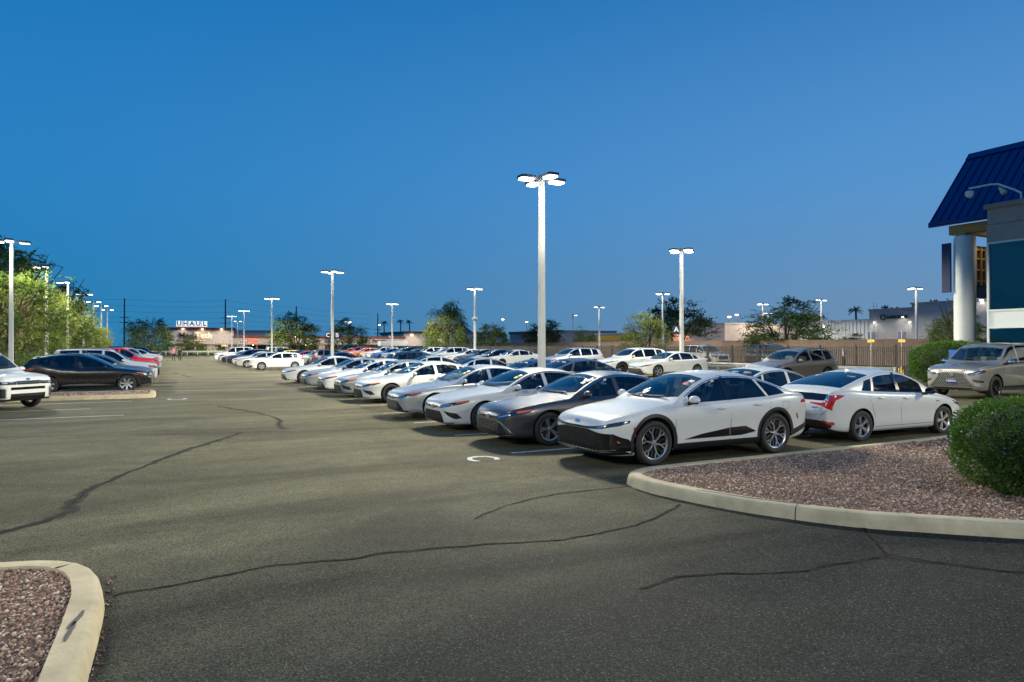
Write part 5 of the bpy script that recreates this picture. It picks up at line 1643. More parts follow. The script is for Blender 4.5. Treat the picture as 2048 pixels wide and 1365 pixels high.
# ------------------------------------------------------------------ lamp poles
M_POLE = plain('painted_pole_steel', (0.62, 0.62, 0.58), 0.45, 0.0, noise=0.06, nscale=3)
M_HEAD = plain('lamp_housing', (0.07, 0.07, 0.068), 0.5, 0.3)
M_LENS = plain('lit_led_lens', (1, 1, 1), 0.4, emit=(1.0, 0.985, 0.93), estr=60.0)
M_LENSD = plain('dim_led_lens', (0.5, 0.5, 0.5), 0.4, emit=(1.0, 0.95, 0.85), estr=2.0)
M_LENSW = plain('warm_lamp_lens', (1, 1, 1), 0.4, emit=(1.0, 0.72, 0.40), estr=30.0)
M_CONC = plain('cast_concrete', (0.33, 0.31, 0.27), 0.9, noise=0.15, nscale=4)
M_NAVY = plain('navy_sign_face', (0.008, 0.014, 0.075), 0.45)
M_SIGNW = plain('white_sign_print', (0.80, 0.80, 0.80), 0.5)

def lamp_mesh_set():
    pole = MB()
    h = 7.75
    v = []
    for z, s_ in ((0.0, 0.105), (h, 0.075)):
        for (a, b_) in ((-1,-1),(1,-1),(1,1),(-1,1)):
            v += [(a*s_, b_*s_, z)]
    pole.add(v, [(0,1,5,4),(1,2,6,5),(2,3,7,6),(3,0,4,7),(4,5,6,7)])
    pole.box(-0.17, 0.17, -0.17, 0.17, 0.0, 0.035)
    pole.box(-0.085, 0.085, -0.085, 0.085, h, h + 0.05)
    foot = MB().lathe([(0.30, -0.05), (0.30, 0.0), (0.30, 0.10), (0.28, 0.12), (0.001, 0.12)], 20)
    arm = MB().box(0.05, 0.34, -0.03, 0.03, 7.62, 7.70)
    head = MB().bbox(0.30, 0.86, -0.19, 0.19, 7.62, 7.72, 0.025)
    for k in range(5): head.box(0.36 + k*0.09, 0.38 + k*0.09, -0.15, 0.15, 7.72, 7.745)
    lens = MB().bbox(0.36, 0.82, -0.16, 0.16, 7.565, 7.62, 0.025)
    return (pole.mesh('pole', M_POLE), foot.mesh('footing', M_CONC, True), arm.mesh('arm', M_HEAD), head.mesh('lamp_head', M_HEAD, True), lens.mesh('lens', M_LENS, True), lens.mesh('lens', M_LENSD, True))
L_POLE, L_FOOT, L_ARM, L_HEAD, L_LENS, L_LENSD = lamp_mesh_set()
def batwing(ld):
    """area-lighting LED optic: weaker straight down, strongest towards the sides"""
    ld.use_nodes = True
    t = ld.node_tree; em = t.nodes['Emission']
    tc = t.nodes.new('ShaderNodeTexCoord'); sp_ = t.nodes.new('ShaderNodeSeparateXYZ'); ab = t.nodes.new('ShaderNodeMath'); ab.operation = 'ABSOLUTE'
    mr = t.nodes.new('ShaderNodeMapRange'); mr.inputs['From Min'].default_value = 0.35; mr.inputs['From Max'].default_value = 1.0
    mr.inputs['To Min'].default_value = 1.0; mr.inputs['To Max'].default_value = 0.30
    t.links.new(tc.outputs['Normal'], sp_.inputs[0]); t.links.new(sp_.outputs['Z'], ab.inputs[0]); t.links.new(ab.outputs[0], mr.inputs['Value']); t.links.new(mr.outputs[0], em.inputs['Strength'])
def lamp_post(x, y, heads, power, label, group, per_head=False, name='lamp_post', h=1.0, z=None, dim=(), warm=False, spot=True):
    """heads: azimuths in degrees of the lamp arms"""
    z0 = gz(x, y) if z is None else z
    root = empty(name, (x, y, z0)); tag(root, label, 'lamp post', group)
    root.scale = (1, 1, h)
    mobj('pole', L_POLE, root); mobj('footing', L_FOOT, root)
    for a in heads:
        ar = mobj('arm', L_ARM, root, rz=R(a)); 
        hd = mobj('lamp_head', L_HEAD, root, rz=R(a)); mobj('lens', L_LENS if a not in dim else L_LENSD, hd)
    if not spot: return root
    lit = [a for a in heads if a not in dim]
    use = lit if per_head or len(lit) < 3 else [lit[0], lit[2]]
    spots = [(math.cos(R(a))*0.58, math.sin(R(a))*0.58) for a in use]
    for (dx, dy) in spots:
        ld = bpy.data.lights.new('lamp_light', 'SPOT')
        ld.energy = power * len(lit) / len(spots)
        ld.color = (1.0, 0.93, 0.70) if not warm else (1.0, 0.8, 0.55)
        ld.spot_size = R(172); ld.spot_blend = 0.12
        ld.shadow_soft_size = 0.15
        batwing(ld)
        lo = bpy.data.objects.new('lamp_light', ld); link(lo, root)
        lo.location = (dx, dy, 7.40)
    return root

PW = LAMP_POWER = 3300.0
G_LP = 'tall lot lamp posts'
HX = (0, 90, 180, 270)
lamp_post(11.4, 20.2, HX, PW, 'tallest white lamp post rising behind the nearest row of sedans', G_LP, True)
lamp_post(11.4, -12.3, HX, PW*0.45, 'white lamp post standing behind the viewpoint', G_LP, True)
lamp_post(11.4, 52.7, HX, PW, 'white four-headed lamp post with letter signs past the white hatchback', G_LP)
lamp_post(11.4, 85.8, HX, PW, 'white lamp post above the far end of the nearest row', G_LP)
lamp_post(11.4, 118.0, HX, PW, 'far white lamp post with two small letter signs before the strip mall', G_LP)
lamp_post(11.4, 140.5, HX, PW, 'farthest white lamp post of the nearest row before the strip mall', G_LP)
lamp_post(28.5, 0.4, HX, PW*0.5, 'white lamp post on the store side of the island', G_LP, True)
lamp_post(28.5, 32.9, HX, PW, 'white lamp post with a single letter sign behind the white luxury sedan', G_LP, True)
lamp_post(28.5, 64.5, HX, PW, 'white lamp post with a camera box beside the weeping tree', G_LP)
lamp_post(28.5, 93.2, HX, PW, 'white lamp post with a small letter sign before the long mall wall', G_LP)
lamp_post(15.0, 169.0, (0, 180), PW, 'twin-headed lamp post close before the strip mall', G_LP)
lamp_post(40.0, 167.0, (0, 180), PW*1.3, 'twin-headed lamp post behind the dark tree pair', G_LP)
lamp_post(61.0, 166.0, (0, 180), PW*1.3, 'twin-headed lamp post behind the weeping tree', G_LP)
G_LL = 'slim lamp posts along the tree line'
lamp_post(-7.4, 3.4, (0, 180), PW*0.70, 'lamp post standing on the entry island', G_LL, True)
for k, (x, y, lb, hd, dm) in enumerate([(-7.45, 45.4, 'tallest slim lamp post behind the black crossover', (180, 270, 0), (0,)),
        (-7.6, 59.0, 'second slim lamp post, its shaft veiled by lit leaves', (180, 270), ()),
        (-7.75, 72.4, 'third slim lamp post in front of the green trees', (180, 270), ()),
        (-7.9, 87.5, 'dim lamp post half hidden by the dark tree', (0, 180), (180,)),
        (-8.15, 102.0, 'lamp post after the dim one in the tree line', (180, 0), ()),
        (-8.0, 112.0, 'lamp post beside the one with the small letter sign', (180, 0), ()),
        (-8.05, 124.0, 'lamp post with a small letter sign in the tree line', (180, 0), ())]):
    lamp_post(x, y, hd, PW*1.25, lb, G_LL, False, dim=dm)
G_LF = 'lamp posts beyond the fence'
for (x, y, lb, hd, h) in [(65.7, 41.7, 'white lamp post beside the white round column, beyond the fence', (0, 90, 180), 1.0),
        (48.0, 58.4, 'lamp post rising through the yellow lit tree', (0, 90, 180), 1.0),
        (58.0-1.5, 83.0, 'lamp post before the brown warehouse canopy', (0, 180), 1.0),
        (67.0, 107.0, 'slim lamp post above the thin bare-limbed tree', (0,), 1.0),
        (72.0, 66.8, 'lamp post behind the wide spreading tree', (0, 90, 180), 1.0),
        (75.0, 60.0, 'dark lamp post with two heads before the pale warehouse', (0, 180), 1.03),
        (83.0, 76.0, 'low twin lamp behind the wide spreading tree', (0, 180), 0.92),
        (89.0, 48.0, 'lamp post between the white column and the store glass', (0, 180), 1.0)]:
    lamp_post(x, y, hd, PW*0.40, lb, G_LF, False, h=h, z=0.0)
G_LD = 'small distant street lamps'
for k, (u, v, t, lb) in enumerate([(1005,640,210,'orange far lamp near the red roofed house'), (1053,645,230,'orange far lamp just behind the red roof'), (1458,635,150,'warm far lamp behind the wide spreading tree, lower of two'), (1473,631,150,'warm far lamp behind the wide spreading tree, higher of two'), (758,651,260,'warm far lamp over the mall roof'), (698,646,240,'orange far lamp above the dark tree pair')]):
    a = (u - 1024)/1365; x, y = t*(0.4535 + 0.891*a), t*(0.891 - 0.4535*a)
    hh = 2 + (692 - v)*t/1365
    o = empty('street_lamp', (x, y, 0)); tag(o, lb, 'street lamp', G_LD)
    MB().tube([(0, 0, 0), (0, 0, hh)], 0.09, 6).build('pole', M_POLE, o)
    MB().bbox(-0.35, 0.35, -0.2, 0.2, hh - 0.02, hh + 0.2, 0.05).build('lamp_head', M_LENSW, o)

def pole_sign(x, y, z, dx, letters, label, group='row letter signs on lamp posts'):
    """navy panel with a white row letter bolted to a post"""
    g = gz(x, y)
    for k, (ch, off) in enumerate(letters):
        root = empty('row_letter_sign', (x + off*math.cos(R(-27)), y + off*math.sin(R(-27)) - 0.02, g + z), R(-27)); tag(root, label[k], 'sign', group)
        MB().bbox(-0.21, 0.21, -0.012, 0.012, -0.24, 0.24, 0.008).build('panel', M_NAVY, root, True)
        o = mobj('letter', text_mesh(ch, 0.44, M_SIGNW, 0.002, bold=0.012), root, (0, -0.0155, 0)); o.rotation_euler = (R(90), 0, 0)
        MB().box(-0.02 if off < 0 else -0.3, 0.3 if off < 0 else 0.02, 0.013, 0.03, -0.02, 0.02).build('bracket', M_HEAD, root)
pole_sign(28.5, 32.9, 2.75, 0, [('A', -0.34)], ['navy panel with white letter on the post behind the luxury sedan'])
pole_sign(11.4, 52.7, 2.80, 0, [('C', -0.34), ('B', 0.36)], ['navy panel with a white C on the post before the dark tree', 'navy panel with a white B on the post before the dark tree'])
pole_sign(11.4, 118.0, 2.80, 0, [('C', -0.34), ('B', 0.36)], ['tiny far navy panel with a white C before the mall', 'tiny far navy panel with a white B before the mall'])
pole_sign(28.5, 93.2, 3.0, 0, [('A', -0.34)], ['small far navy panel with a white letter before the long mall wall'])
pole_sign(-8.05, 124.0, 2.8, 0, [('R', 0.36)], ['tiny navy panel with a white letter in the tree line'])
# camera box on the post by the weeping tree
o = empty('pole_camera_box', (28.42, 64.36, gz(28.5) + 4.55)); tag(o, 'white camera box strapped to the post beside the weeping tree', 'camera')
MB().bbox(-0.28, 0.28, -0.12, 0.06, -0.1, 0.12, 0.02).build('housing', M_POLE, o, True); MB().lathe([(0.001, -0.22), (0.08, -0.2), (0.11, -0.1)], 12).build('dome', GLOSSBLACK, o, True)

# ------------------------------------------------------------------ iron fence and steel guard rails
M_IRON = plain('black_painted_iron', (0.010, 0.010, 0.011), 0.5)
M_GALV = plain('galvanised_steel', (0.42, 0.43, 0.42), 0.42, 0.7, noise=0.15, nscale=5)
def fence(x, y0, y1, label, hgt=1.72):
    root = empty('iron_fence', (x, y0, gz(x))); tag(root, label, 'fence')
    n = int((y1 - y0) / 2.44)
    post = MB().box(-0.04, 0.04, -0.04, 0.04, -0.05, hgt + 0.06).box(-0.05, 0.05, -0.05, 0.05, hgt + 0.06, hgt + 0.085).mesh('post', M_IRON)
    rail = MB().box(-0.018, 0.018, 0.04, 2.40, hgt - 0.28, hgt - 0.24).mesh('rail', M_IRON)
    rail2 = MB().box(-0.018, 0.018, 0.04, 2.40, 0.16, 0.20).mesh('rail', M_IRON)
    pk = MB().box(-0.016, 0.016, -0.023, 0.023, 0.08, hgt).mesh('picket', M_IRON)
    pm = MB()
    for j in range(1, 19): pm.box(-0.016, 0.016, j*0.1284 - 0.023, j*0.1284 + 0.023, 0.08, hgt)
    pm = pm.mesh('pickets', M_IRON)
    for i in range(n + 1):
        mobj('post', post, root, (0, i*2.44, 0))
        if i == n: break
        mobj('rail', rail, root, (0, i*2.44, 0)); mobj('rail', rail2, root, (0, i*2.44, 0))
        if i < 15:
            for j in range(1, 19): mobj('picket', pk, root, (0, i*2.44 + j*0.1284, 0))
        else:
            q = mobj('far_pickets', pm, root, (0, i*2.44, 0)); q['kind'] = 'stuff'
fence(36.0, 21.6, 150.0, 'black iron picket fence behind the last row of parked cars')
def wbeam(L, h=0.31):
    """W-profile beam along +y"""
    pr = [(0, -.155), (.02, -.14), (.02, -.11), (-.055, -.07), (-.055, -.045), (.02, -.01), (.02, .01), (-.055, .045), (-.055, .07), (.02, .11), (.02, .14), (0, .155)]
    mb = MB(); n = len(pr)
    V = [(p[0], y, p[1]) for y in (0, L) for p in pr] + [(p[0] + 0.012, y, p[1]) for y in (0, L) for p in pr]
    F = [(k, k+1, n+k+1, n+k) for k in range(n-1)] + [(2*n+k, 3*n+k, 3*n+k+1, 2*n+k+1) for k in range(n-1)] + [(0, n, 3*n, 2*n), (n-1, 3*n-1, 4*n-1, 2*n-1)]
    return mb.add(V, F).mesh('beam', M_GALV)
def guard_rail(name, x, y, L, rz, label, ends=True):
    root = empty(name, (x, y, gz(x, y)), rz); tag(root, label, 'guard rail', 'steel guard rails')
    bm_ = wbeam(3.81); post = MB().box(0.02, 0.16, -0.06, 0.06, -0.05, 0.72).mesh('post', M_GALV)
    n = int(L / 3.81)
    for i in range(n):
        b_ = mobj('beam', bm_, root, (-0.002*(i % 2), i*3.80, 0.60)); 
    for i in range(2*n + 1): mobj('post', post, root, (0, i*1.9 + 0.02, 0))
    if ends:
        # flared end shoe
        mb = MB(); V = []; n2 = 9
        for k in range(n2):
            a = math.pi*1.1*k/(n2-1)
            for z in (-0.16, 0.16): V.append((0.12 - 0.12*math.cos(a) - 0.02, -0.16*math.sin(a), 0.60 + z))
        mb.add(V, [(2*k, 2*k+1, 2*k+3, 2*k+2) for k in range(n2-1)]).build('end_shoe', M_GALV, root, True)
guard_rail('guard_rail', 30.4, 20.4, 38, 0.0, 'galvanised guard rail along the iron fence behind the taupe crossover')
guard_rail('guard_rail', 42.0, 150.6, 50, R(90), 'long pale guard rail closing the aisle before the strip mall', False)

# ------------------------------------------------------------------ buildings
M_TAN = plain('tan_block_wall', (0.30, 0.205, 0.145), 0.92, noise=0.12, nscale=2.0, bump=0.2, bscale=20)
M_STUCCO = plain('mall_grey_stucco', (0.60, 0.50, 0.46), 0.92, noise=0.08, nscale=1.5, bump=0.15, bscale=30)
M_BROWN = plain('brown_parapet_band', (0.22, 0.09, 0.055), 0.8, noise=0.1)
M_WHITEW = plain('pale_warehouse_wall', (0.60, 0.60, 0.60), 0.85, noise=0.06, nscale=0.8)
M_GREYW = plain('grey_warehouse_wall', (0.36, 0.345, 0.35), 0.88, noise=0.08, nscale=0.7)
M_PINKW = plain('buff_block_wall', (0.46, 0.37, 0.34), 0.9, noise=0.08, nscale=1.2)
M_DGLASS = plain('dark_shop_glass', (0.012, 0.013, 0.016), 0.08, coat=0.5)
M_REDSIGN = plain('red_channel_letters', (0.7, 0.05, 0.03), 0.4, emit=(1.0, 0.10, 0.05), estr=1.6)
M_WARMSIGN = plain('lit_cream_letters', (0.8, 0.6, 0.4), 0.4, emit=(1.0, 0.62, 0.33), estr=1.4)
M_DARKSIGN = plain('dark_bronze_letters', (0.03, 0.02, 0.018), 0.5)
M_BOXLIT = plain('lit_white_sign_box', (0.85, 0.87, 0.85), 0.4, emit=(0.92, 1.0, 0.98), estr=0.95)
M_TEAL = plain('teal_sign_letter', (0.01, 0.16, 0.15), 0.5)
M_BLKSIGN = plain('black_sign_letter', (0.03, 0.03, 0.03), 0.5)
M_ORNG = plain('orange_sign_stripe', (0.55, 0.06, 0.015), 0.5, emit=(1, .2, .05), estr=0.3)
M_SHOPLIT = plain('lit_shop_window', (0.3, 0.25, 0.2), 0.4, emit=(1.0, 0.78, 0.5), estr=0.35)

def wall_lamp(parent, loc, dirv, power, col=(1.0, 0.86, 0.62), strength=26, name='wall_lamp', size=0.16):
    """wall-pack lamp: emitting box and its own light"""
    mb = MB().bbox(-size*1.3, size*1.3, -size*0.7, size*0.7, -size*0.6, size*0.6, size*0.2)
    o = mb.build(name, plain('wall_pack_lens_%d' % strength, (1, 1, 1), 0.4, emit=col, estr=strength), parent, True, loc=loc)
    ld = bpy.data.lights.new('wall_light', 'SPOT'); ld.energy = power; ld.color = col; ld.spot_size = R(150); ld.spot_blend = 0.6; ld.shadow_soft_size = 0.12
    lo = bpy.data.objects.new('wall_light', ld); link(lo, parent)
    lo.location = Vector(loc) + Vector(dirv)*0.35; lo.rotation_euler = Vector(dirv).normalized().to_track_quat('-Z', 'Y').to_euler()
    lo.rotation_euler = (Vector((0, 0, -1)) - Vector(dirv)*0.3).to_track_quat('-Z', 'Y').to_euler()
    return o

# strip mall across the end of the aisle, front on y = 185
MY = 185.0
mall = empty('strip_mall', (0, MY, 0)); tag(mall, 'long low strip mall with brown roof bands across the end of the lot', 'building')
def mbox(name, x0, x1, y0, y1, z0, z1, mat, parent=mall): return MB().box(x0, x1, y0, y1, z0, z1).build(name, mat, parent)
mbox('corner_block', 0.8, 15.5, 0, 20, 0, 5.9, M_STUCCO)
mbox('parapet_band', 0.6, 15.9, -0.25, 20.2, 5.9, 6.5, M_BROWN)
mbox('rear_block', 16.2, 31.5, 7, 24, 0, 5.9, M_STUCCO)
mbox('rear_coping', 16.0, 31.8, 6.8, 24.2, 5.9, 6.12, plain('pale_coping', (0.55, 0.52, 0.48), 0.8))
mbox('rear_pier', 29.6, 31.9, 6.5, 9.0, 0, 6.3, M_STUCCO)
mbox('shop_wing', 15.6, 60.0, 0.3, 22, 2.55, 4.0, M_STUCCO)
mbox('roof_band', 15.2, 60.4, -0.1, 22.2, 4.0, 4.62, M_BROWN)
mbox('canopy_edge', 15.0, 60.4, -1.6, 0.9, 2.25, 2.55, plain('canopy_fascia', (0.36, 0.30, 0.26), 0.8))
mbox('shop_wall', 15.6, 60.0, 2.2, 4.0, 0, 2.26, plain('shop_brick', (0.24, 0.13, 0.085), 0.9, noise=0.25, nscale=5))
mbox('end_block', 60.2, 92.0, 1.0, 24, 0, 5.4, M_STUCCO)
mbox('end_band', 60.0, 92.3, 0.75, 24.3, 5.4, 6.1, M_BROWN)
for k, x in enumerate([2.2, 4.6, 7.0, 9.4, 11.8]):
    w_ = mbox('shop_window', x, x + 1.7, -0.04, 0.06, 0.2, 2.1, M_DGLASS if k % 3 else M_SHOPLIT)
mbox('canopy', 0.7, 15.4, -1.5, -0.002, 2.25, 2.5, plain('canopy_fascia', (0.36, 0.30, 0.26), 0.8))
for k in range(17):
    x = 16.4 + k*2.55
    mbox('shop_window', x, x + 1.75, 2.14, 2.24, 0.25, 2.1, M_DGLASS if k % 4 else M_SHOPLIT)
for k in range(18):
    mbox('column', 15.5 + k*2.55, 15.85 + k*2.55, -1.3, -0.95, 0, 2.27, plain('shop_brick', (0.24, 0.13, 0.085), 0.9))
for x, z in ((3.9, 6.3), (8.2, 6.3), (12.6, 6.3)):
    wall_lamp(mall, (x, -0.5, z - 0.25), (0, -1, 0), 420)
for x in (30.5, 62.5, 75):
    wall_lamp(mall, (x, -0.3 if x < 60 else 0.5, 4.3 if x < 60 else 5.0), (0, -1, 0), 500)
for x in (20, 26, 33, 40, 47, 54, 70, 80):
    wall_lamp(mall, (x, -0.4 if x < 60 else 0.6, 2.2), (0, -0.2, -1), 260, (1.0, 0.75, 0.45), 12, 'soffit_lamp', 0.1)

def sign_text(name, txt, x, y, z, size, mat, label, rz=0.0, sx=1.0, ext=0.06, bold=0.0, group=None, back=None):
    root = empty(name, (x, y, z), rz); tag(root, label, 'sign', group)
    o = mobj('lettering', text_mesh(txt, size, mat, ext, sx=sx, bold=bold), root); o.rotation_euler = (R(90), 0, 0)
    if back:
        bx, bz, bm_ = back
        MB().box(-bx/2, bx/2, 0.08, 0.16, -bz/2, bz/2).build('backing', bm_, root)
    return root
sign_text('shop_sign', 'Med-', 4.95, MY - 0.25, 4.55, 1.9, M_DARKSIGN, 'dark first half of the shop name on the corner block', bold=0.03)
sign_text('shop_sign', 'Tech', 8.55, MY - 0.25, 4.55, 1.9, M_WARMSIGN, 'glowing second half of the shop name on the corner block', bold=0.02)
sign_text('shop_sign', '_______', 6.9, MY - 0.25, 3.62, 0.9, M_WARMSIGN, 'thin lit line of small print under the shop name', sx=1.2, bold=0.02)
sign_text('shop_sign', 'VIP Spa', 19.6, MY - 0.05, 3.3, 1.15, M_REDSIGN, 'red lit spa lettering on the mall wing', bold=0.02)
for k, (x, wd, c1, lb) in enumerate([(25.3, 1.8, (0.55, 0.06, 0.25), 'pink and black poster panel on the mall wing'), (33.6, 1.9, (0.7, 0.62, 0.55), 'cream sign panel beside the roof lamp on the mall wing')]):
    o = empty('shop_poster', (x, MY + 0.2, 3.3)); tag(o, lb, 'sign')
    MB().box(-wd/2, wd/2, -0.04, 0.06, -0.6, 0.6).build('panel', plain('poster_%d' % k, c1, 0.5, emit=c1, estr=0.5), o)
    pm = MB()
    for q in range(5): pm.box(-wd/2 + 0.1 + q*0.33, -wd/2 + 0.3 + q*0.33, -0.06, -0.041, -0.45 + 0.2*(q % 3), 0.0 + 0.15*(q % 2))
    pm.build('print', plain('poster_print_%d' % k, ((0.02, 0.02, 0.03), (0.5, 0.05, 0.04))[k], 0.5), o)
sign_text('shop_sign', 'Favorite', 53.0, MY - 0.05, 3.35, 1.25, M_DARKSIGN, 'dark script shop name on the long mall wall', bold=0.02)
sign_text('shop_sign', 'OPEN', 13.2, MY - 1.6, 2.0, 0.55, M_WARMSIGN, 'small lit window sign under the corner block', bold=0.02)
for k, ch in enumerate('U-HAUL'.replace('-', '')):
    x = 3.1 + k*1.42
    o = empty('letter_box_sign', (x, MY + 1.5, 6.5)); tag(o, ['first', 'second', 'third', 'fourth', 'fifth'][k] + ' of the white lit letter boxes on the mall roof', 'sign', 'lit letter boxes on the roof')
    MB().bbox(-0.62, 0.62, -0.25, 0.25, 0.0, 1.62, 0.04).build('light_box', M_BOXLIT, o)
    MB().box(-0.61, 0.61, -0.262, -0.251, 0.04, 0.24).build('stripe', M_ORNG, o)
    q = mobj('letter', text_mesh(ch, 1.5, M_TEAL if k in (1, 3) else M_BLKSIGN, 0.01, bold=0.05), o, (0, -0.265, 0.94)); q.rotation_euler = (R(90), 0, 0)

# tan block wall along the street, in bays
tw = empty('block_wall', (58.2, 24, 0.1)); tag(tw, 'long tan block wall along the far side of the street', 'wall')
for k in range(28):
    MB().box(0, 0.2, k*4.0 + 0.01, k*4.0 + 3.99, -0.2, 2.42).build('wall_bay', M_TAN, tw)
    MB().box(-0.03, 0.23, k*4.0 + 0.01, k*4.0 + 3.99, 2.42, 2.50).build('coping', M_TAN, tw)

def block(name, x0, x1, y0, y1, h, mat, label, cat='building', wall='wall', trim=None):
    root = empty(name, ((x0+x1)/2, (y0+y1)/2, 0)); tag(root, label, cat, 'far buildings beyond the street')
    cx, cy = (x0+x1)/2, (y0+y1)/2
    MB().box(x0-cx, x1-cx, y0-cy, y1-cy, -0.2, h).build(wall, mat, root)
    MB().box(x0-cx-0.12, x1-cx+0.12, y0-cy-0.12, y1-cy+0.12, h, h + 0.22).build('coping', trim or mat, root)
    return root
b1 = block('warehouse', 92, 118, 64.3, 78, 5.7, M_WHITEW, 'white ribbed warehouse behind the dark lamp post')
for k in range(22): MB().box(-13.09, -13.0, -6.8 + k*0.62, -6.72 + k*0.62, 0, 5.7).build('rib', M_WHITEW, b1)
wall_lamp(b1, (-13.25, 2.0, 4.9), (-1, 0, 0), 700, (1, 0.95, 0.85), 26)
b2 = block('warehouse', 90, 116, 57.0, 64.0, 7.0, M_GREYW, 'grey concrete warehouse with wall lamps and a lettered sign')
b3 = block('warehouse', 88.5, 116, 38.0, 56.8, 7.5, M_GREYW, 'taller grey warehouse behind the slim white lamp post')
for (yy, zz) in ((2.6, 5.3), (-1.6, 5.9), (-2.6, 5.2)): wall_lamp(b2, (-13.2, yy, zz), (-1, 0, 0), 60, (1, 0.95, 0.85), 6, size=0.10)
MB().box(-13.06, -13.0, -0.6, 1.2, 0, 2.3).build('dock_door', M_DGLASS, b2)
lad = MB()
for sgn in (0, 0.5): lad.tube([(-13.2, 2.2 + sgn, 0.5), (-13.2, 2.2 + sgn, 8.2)], 0.03, 5)
for k in range(16): lad.tube([(-13.2, 2.2, 0.8 + k*0.45), (-13.2, 2.7, 0.8 + k*0.45)], 0.02, 5)
lad.build('roof_ladder', M_GALV, b2)
sg = empty('warehouse_sign', (89.8, 60.2, 6.0), R(-90)); tag(sg, 'dark round emblem and strokes high on the grey warehouse', 'sign')
MB().lathe([(0.42, -0.06), (0.42, 0.06), (0.28, 0.06), (0.28, -0.06), (0.42, -0.06)], 20, axis='y').build('emblem', M_DARKSIGN, sg, True, loc=(-1.6, 0, 0))
for k in range(6): MB().box(-1.0 + k*0.5, -0.66 + k*0.5, -0.05, 0.05, -0.22, 0.16 + 0.06*(k % 2)).build('letter_stroke', M_DARKSIGN, sg)
b4 = block('flat_building', 76, 92, 78, 92, 5.3, M_PINKW, 'buff flat roofed building glowing under one orange lamp')
wall_lamp(b4, (-8.2, 3.0, 4.8), (-1, 0, 0), 1100, (1.0, 0.42, 0.18), 18)
b5 = block('canopy_warehouse', 62.5, 76, 106, 124, 4.6, M_GREYW, 'brown canopied warehouse behind the slim lamp posts')
MB().box(-6.85, -6.75, -8.6, -1, 0, 4.2).build('lit_bay', plain('ochre_bay_wall', (0.42, 0.22, 0.06), 0.9), b5)
MB().box(-6.95, -6.86, -7.6, -3, 0, 1.7).build('roller_door', M_WHITEW, b5)
MB().box(-9.5, -6.7, -9, 4, 4.2, 4.6).build('canopy_roof', plain('brown_canopy', (0.12, 0.08, 0.05), 0.8), b5)
wall_lamp(b5, (-7.6, -4.6, 4.0), (-1, 0, -0.3), 1500, (1.0, 0.55, 0.2), 18)
b6 = block('yellow_trim_shed', 70, 76, 93, 104, 4.0, M_GREYW, 'grey shed with a yellow band between trees')
MB().box(-3.08, -3.0, -5.4, 5.4, 2.9, 3.8).build('yellow_band', plain('yellow_band_paint', (0.55, 0.33, 0.02), 0.7), b6)
b7 = block('low_building', 50, 56, 128, 140, 4.4, M_WHITEW, 'white wall of the house with the red roof')
MB().add([(-3.4, -6.4, 4.4), (-3.4, 0, 6.6), (-3.4, 6.4, 4.4), (3.4, -6.4, 4.4), (3.4, 0, 6.6), (3.4, 6.4, 4.4)], [(0, 1, 4, 3), (1, 2, 5, 4), (0, 2, 1), (3, 4, 5)]).build('red_roof', plain('red_metal_roof', (0.38, 0.025, 0.02), 0.5), b7)
wall_lamp(b7, (-3.3, -4.0, 3.2), (-1, -0.3, 0), 700, (1, 1, 0.92), 40, size=0.22)
tr_ = empty('box_trailer', (52.4, 171, 0)); tag(tr_, 'long white box trailer parked before the mall wall', 'trailer')
MB().bbox(-3.6, 3.6, -1.25, 1.25, 1.0, 3.2, 0.05).build('box', M_WHITEW, tr_); MB().box(-3.4, 3.4, -0.9, 0.9, 0.7, 1.0).build('chassis', BLACK, tr_)
for sx_ in (-2.4, -1.3, 2.6):
    for sy_ in (-1.0, 1.0): MB().lathe([(0.001, -0.12), (0.5, -0.12), (0.52, 0), (0.5, 0.12), (0.001, 0.12)], 18, axis='y').build('wheel', RUBBER, tr_, True, loc=(sx_, sy_, 0.5))

# utility poles and wires
M_WOOD = plain('utility_pole_wood', (0.22, 0.075, 0.05), 0.9)
UP = []
for (u, v, t, lb) in [(248,597,232,'brown utility pole over the tree at the aisle end'), (450,599,235,'brown utility pole behind the mall block with the letter boxes'), (592,613,250,'brown utility pole behind the dark tree'), (755,627,275,'thin utility pole behind the long mall wall')]:
    a = (u - 1024)/1365; x, y = t*(0.4535 + 0.891*a), t*(0.891 - 0.4535*a); hh = 2 + (692 - v)*t/1365
    o = empty('utility_pole', (x, y, 0)); tag(o, lb, 'utility pole', 'utility poles on the skyline')
    MB().tube([(0, 0, -0.2), (0, 0, hh)], [0.30, 0.19], 8).build('pole', M_WOOD, o, True)
    for dz in (6.5, 8.2): MB().box(-1.5, 1.5, -0.1, 0.1, hh - dz - 0.1, hh - dz + 0.1).build('crossarm', M_WOOD, o)
    UP.append((x, y, hh))
M_WIRE = plain('power_line', (0.03, 0.035, 0.045), 0.6)
for k, dz in enumerate((0.4, 2.4, 4.4, 6.4, 8.1)):
    pts = []
    ext = [(UP[0][0] - 75, UP[0][1] + 5, UP[0][2])] + UP
    for (p, q) in zip(ext, ext[1:]):
        for i in range(9):
            s_ = i/9
            pts.append((p[0] + (q[0]-p[0])*s_, p[1] + (q[1]-p[1])*s_, p[2] + (q[2]-p[2])*s_ - dz - 6*s_*(1-s_)*0.35))
    tag(MB().tube(pts, 0.022, 4).build('power_line', M_WIRE), ['topmost', 'second highest', 'middle', 'second lowest', 'lowest'][k] + ' thin power line strung between the utility poles', 'power line', 'power lines')

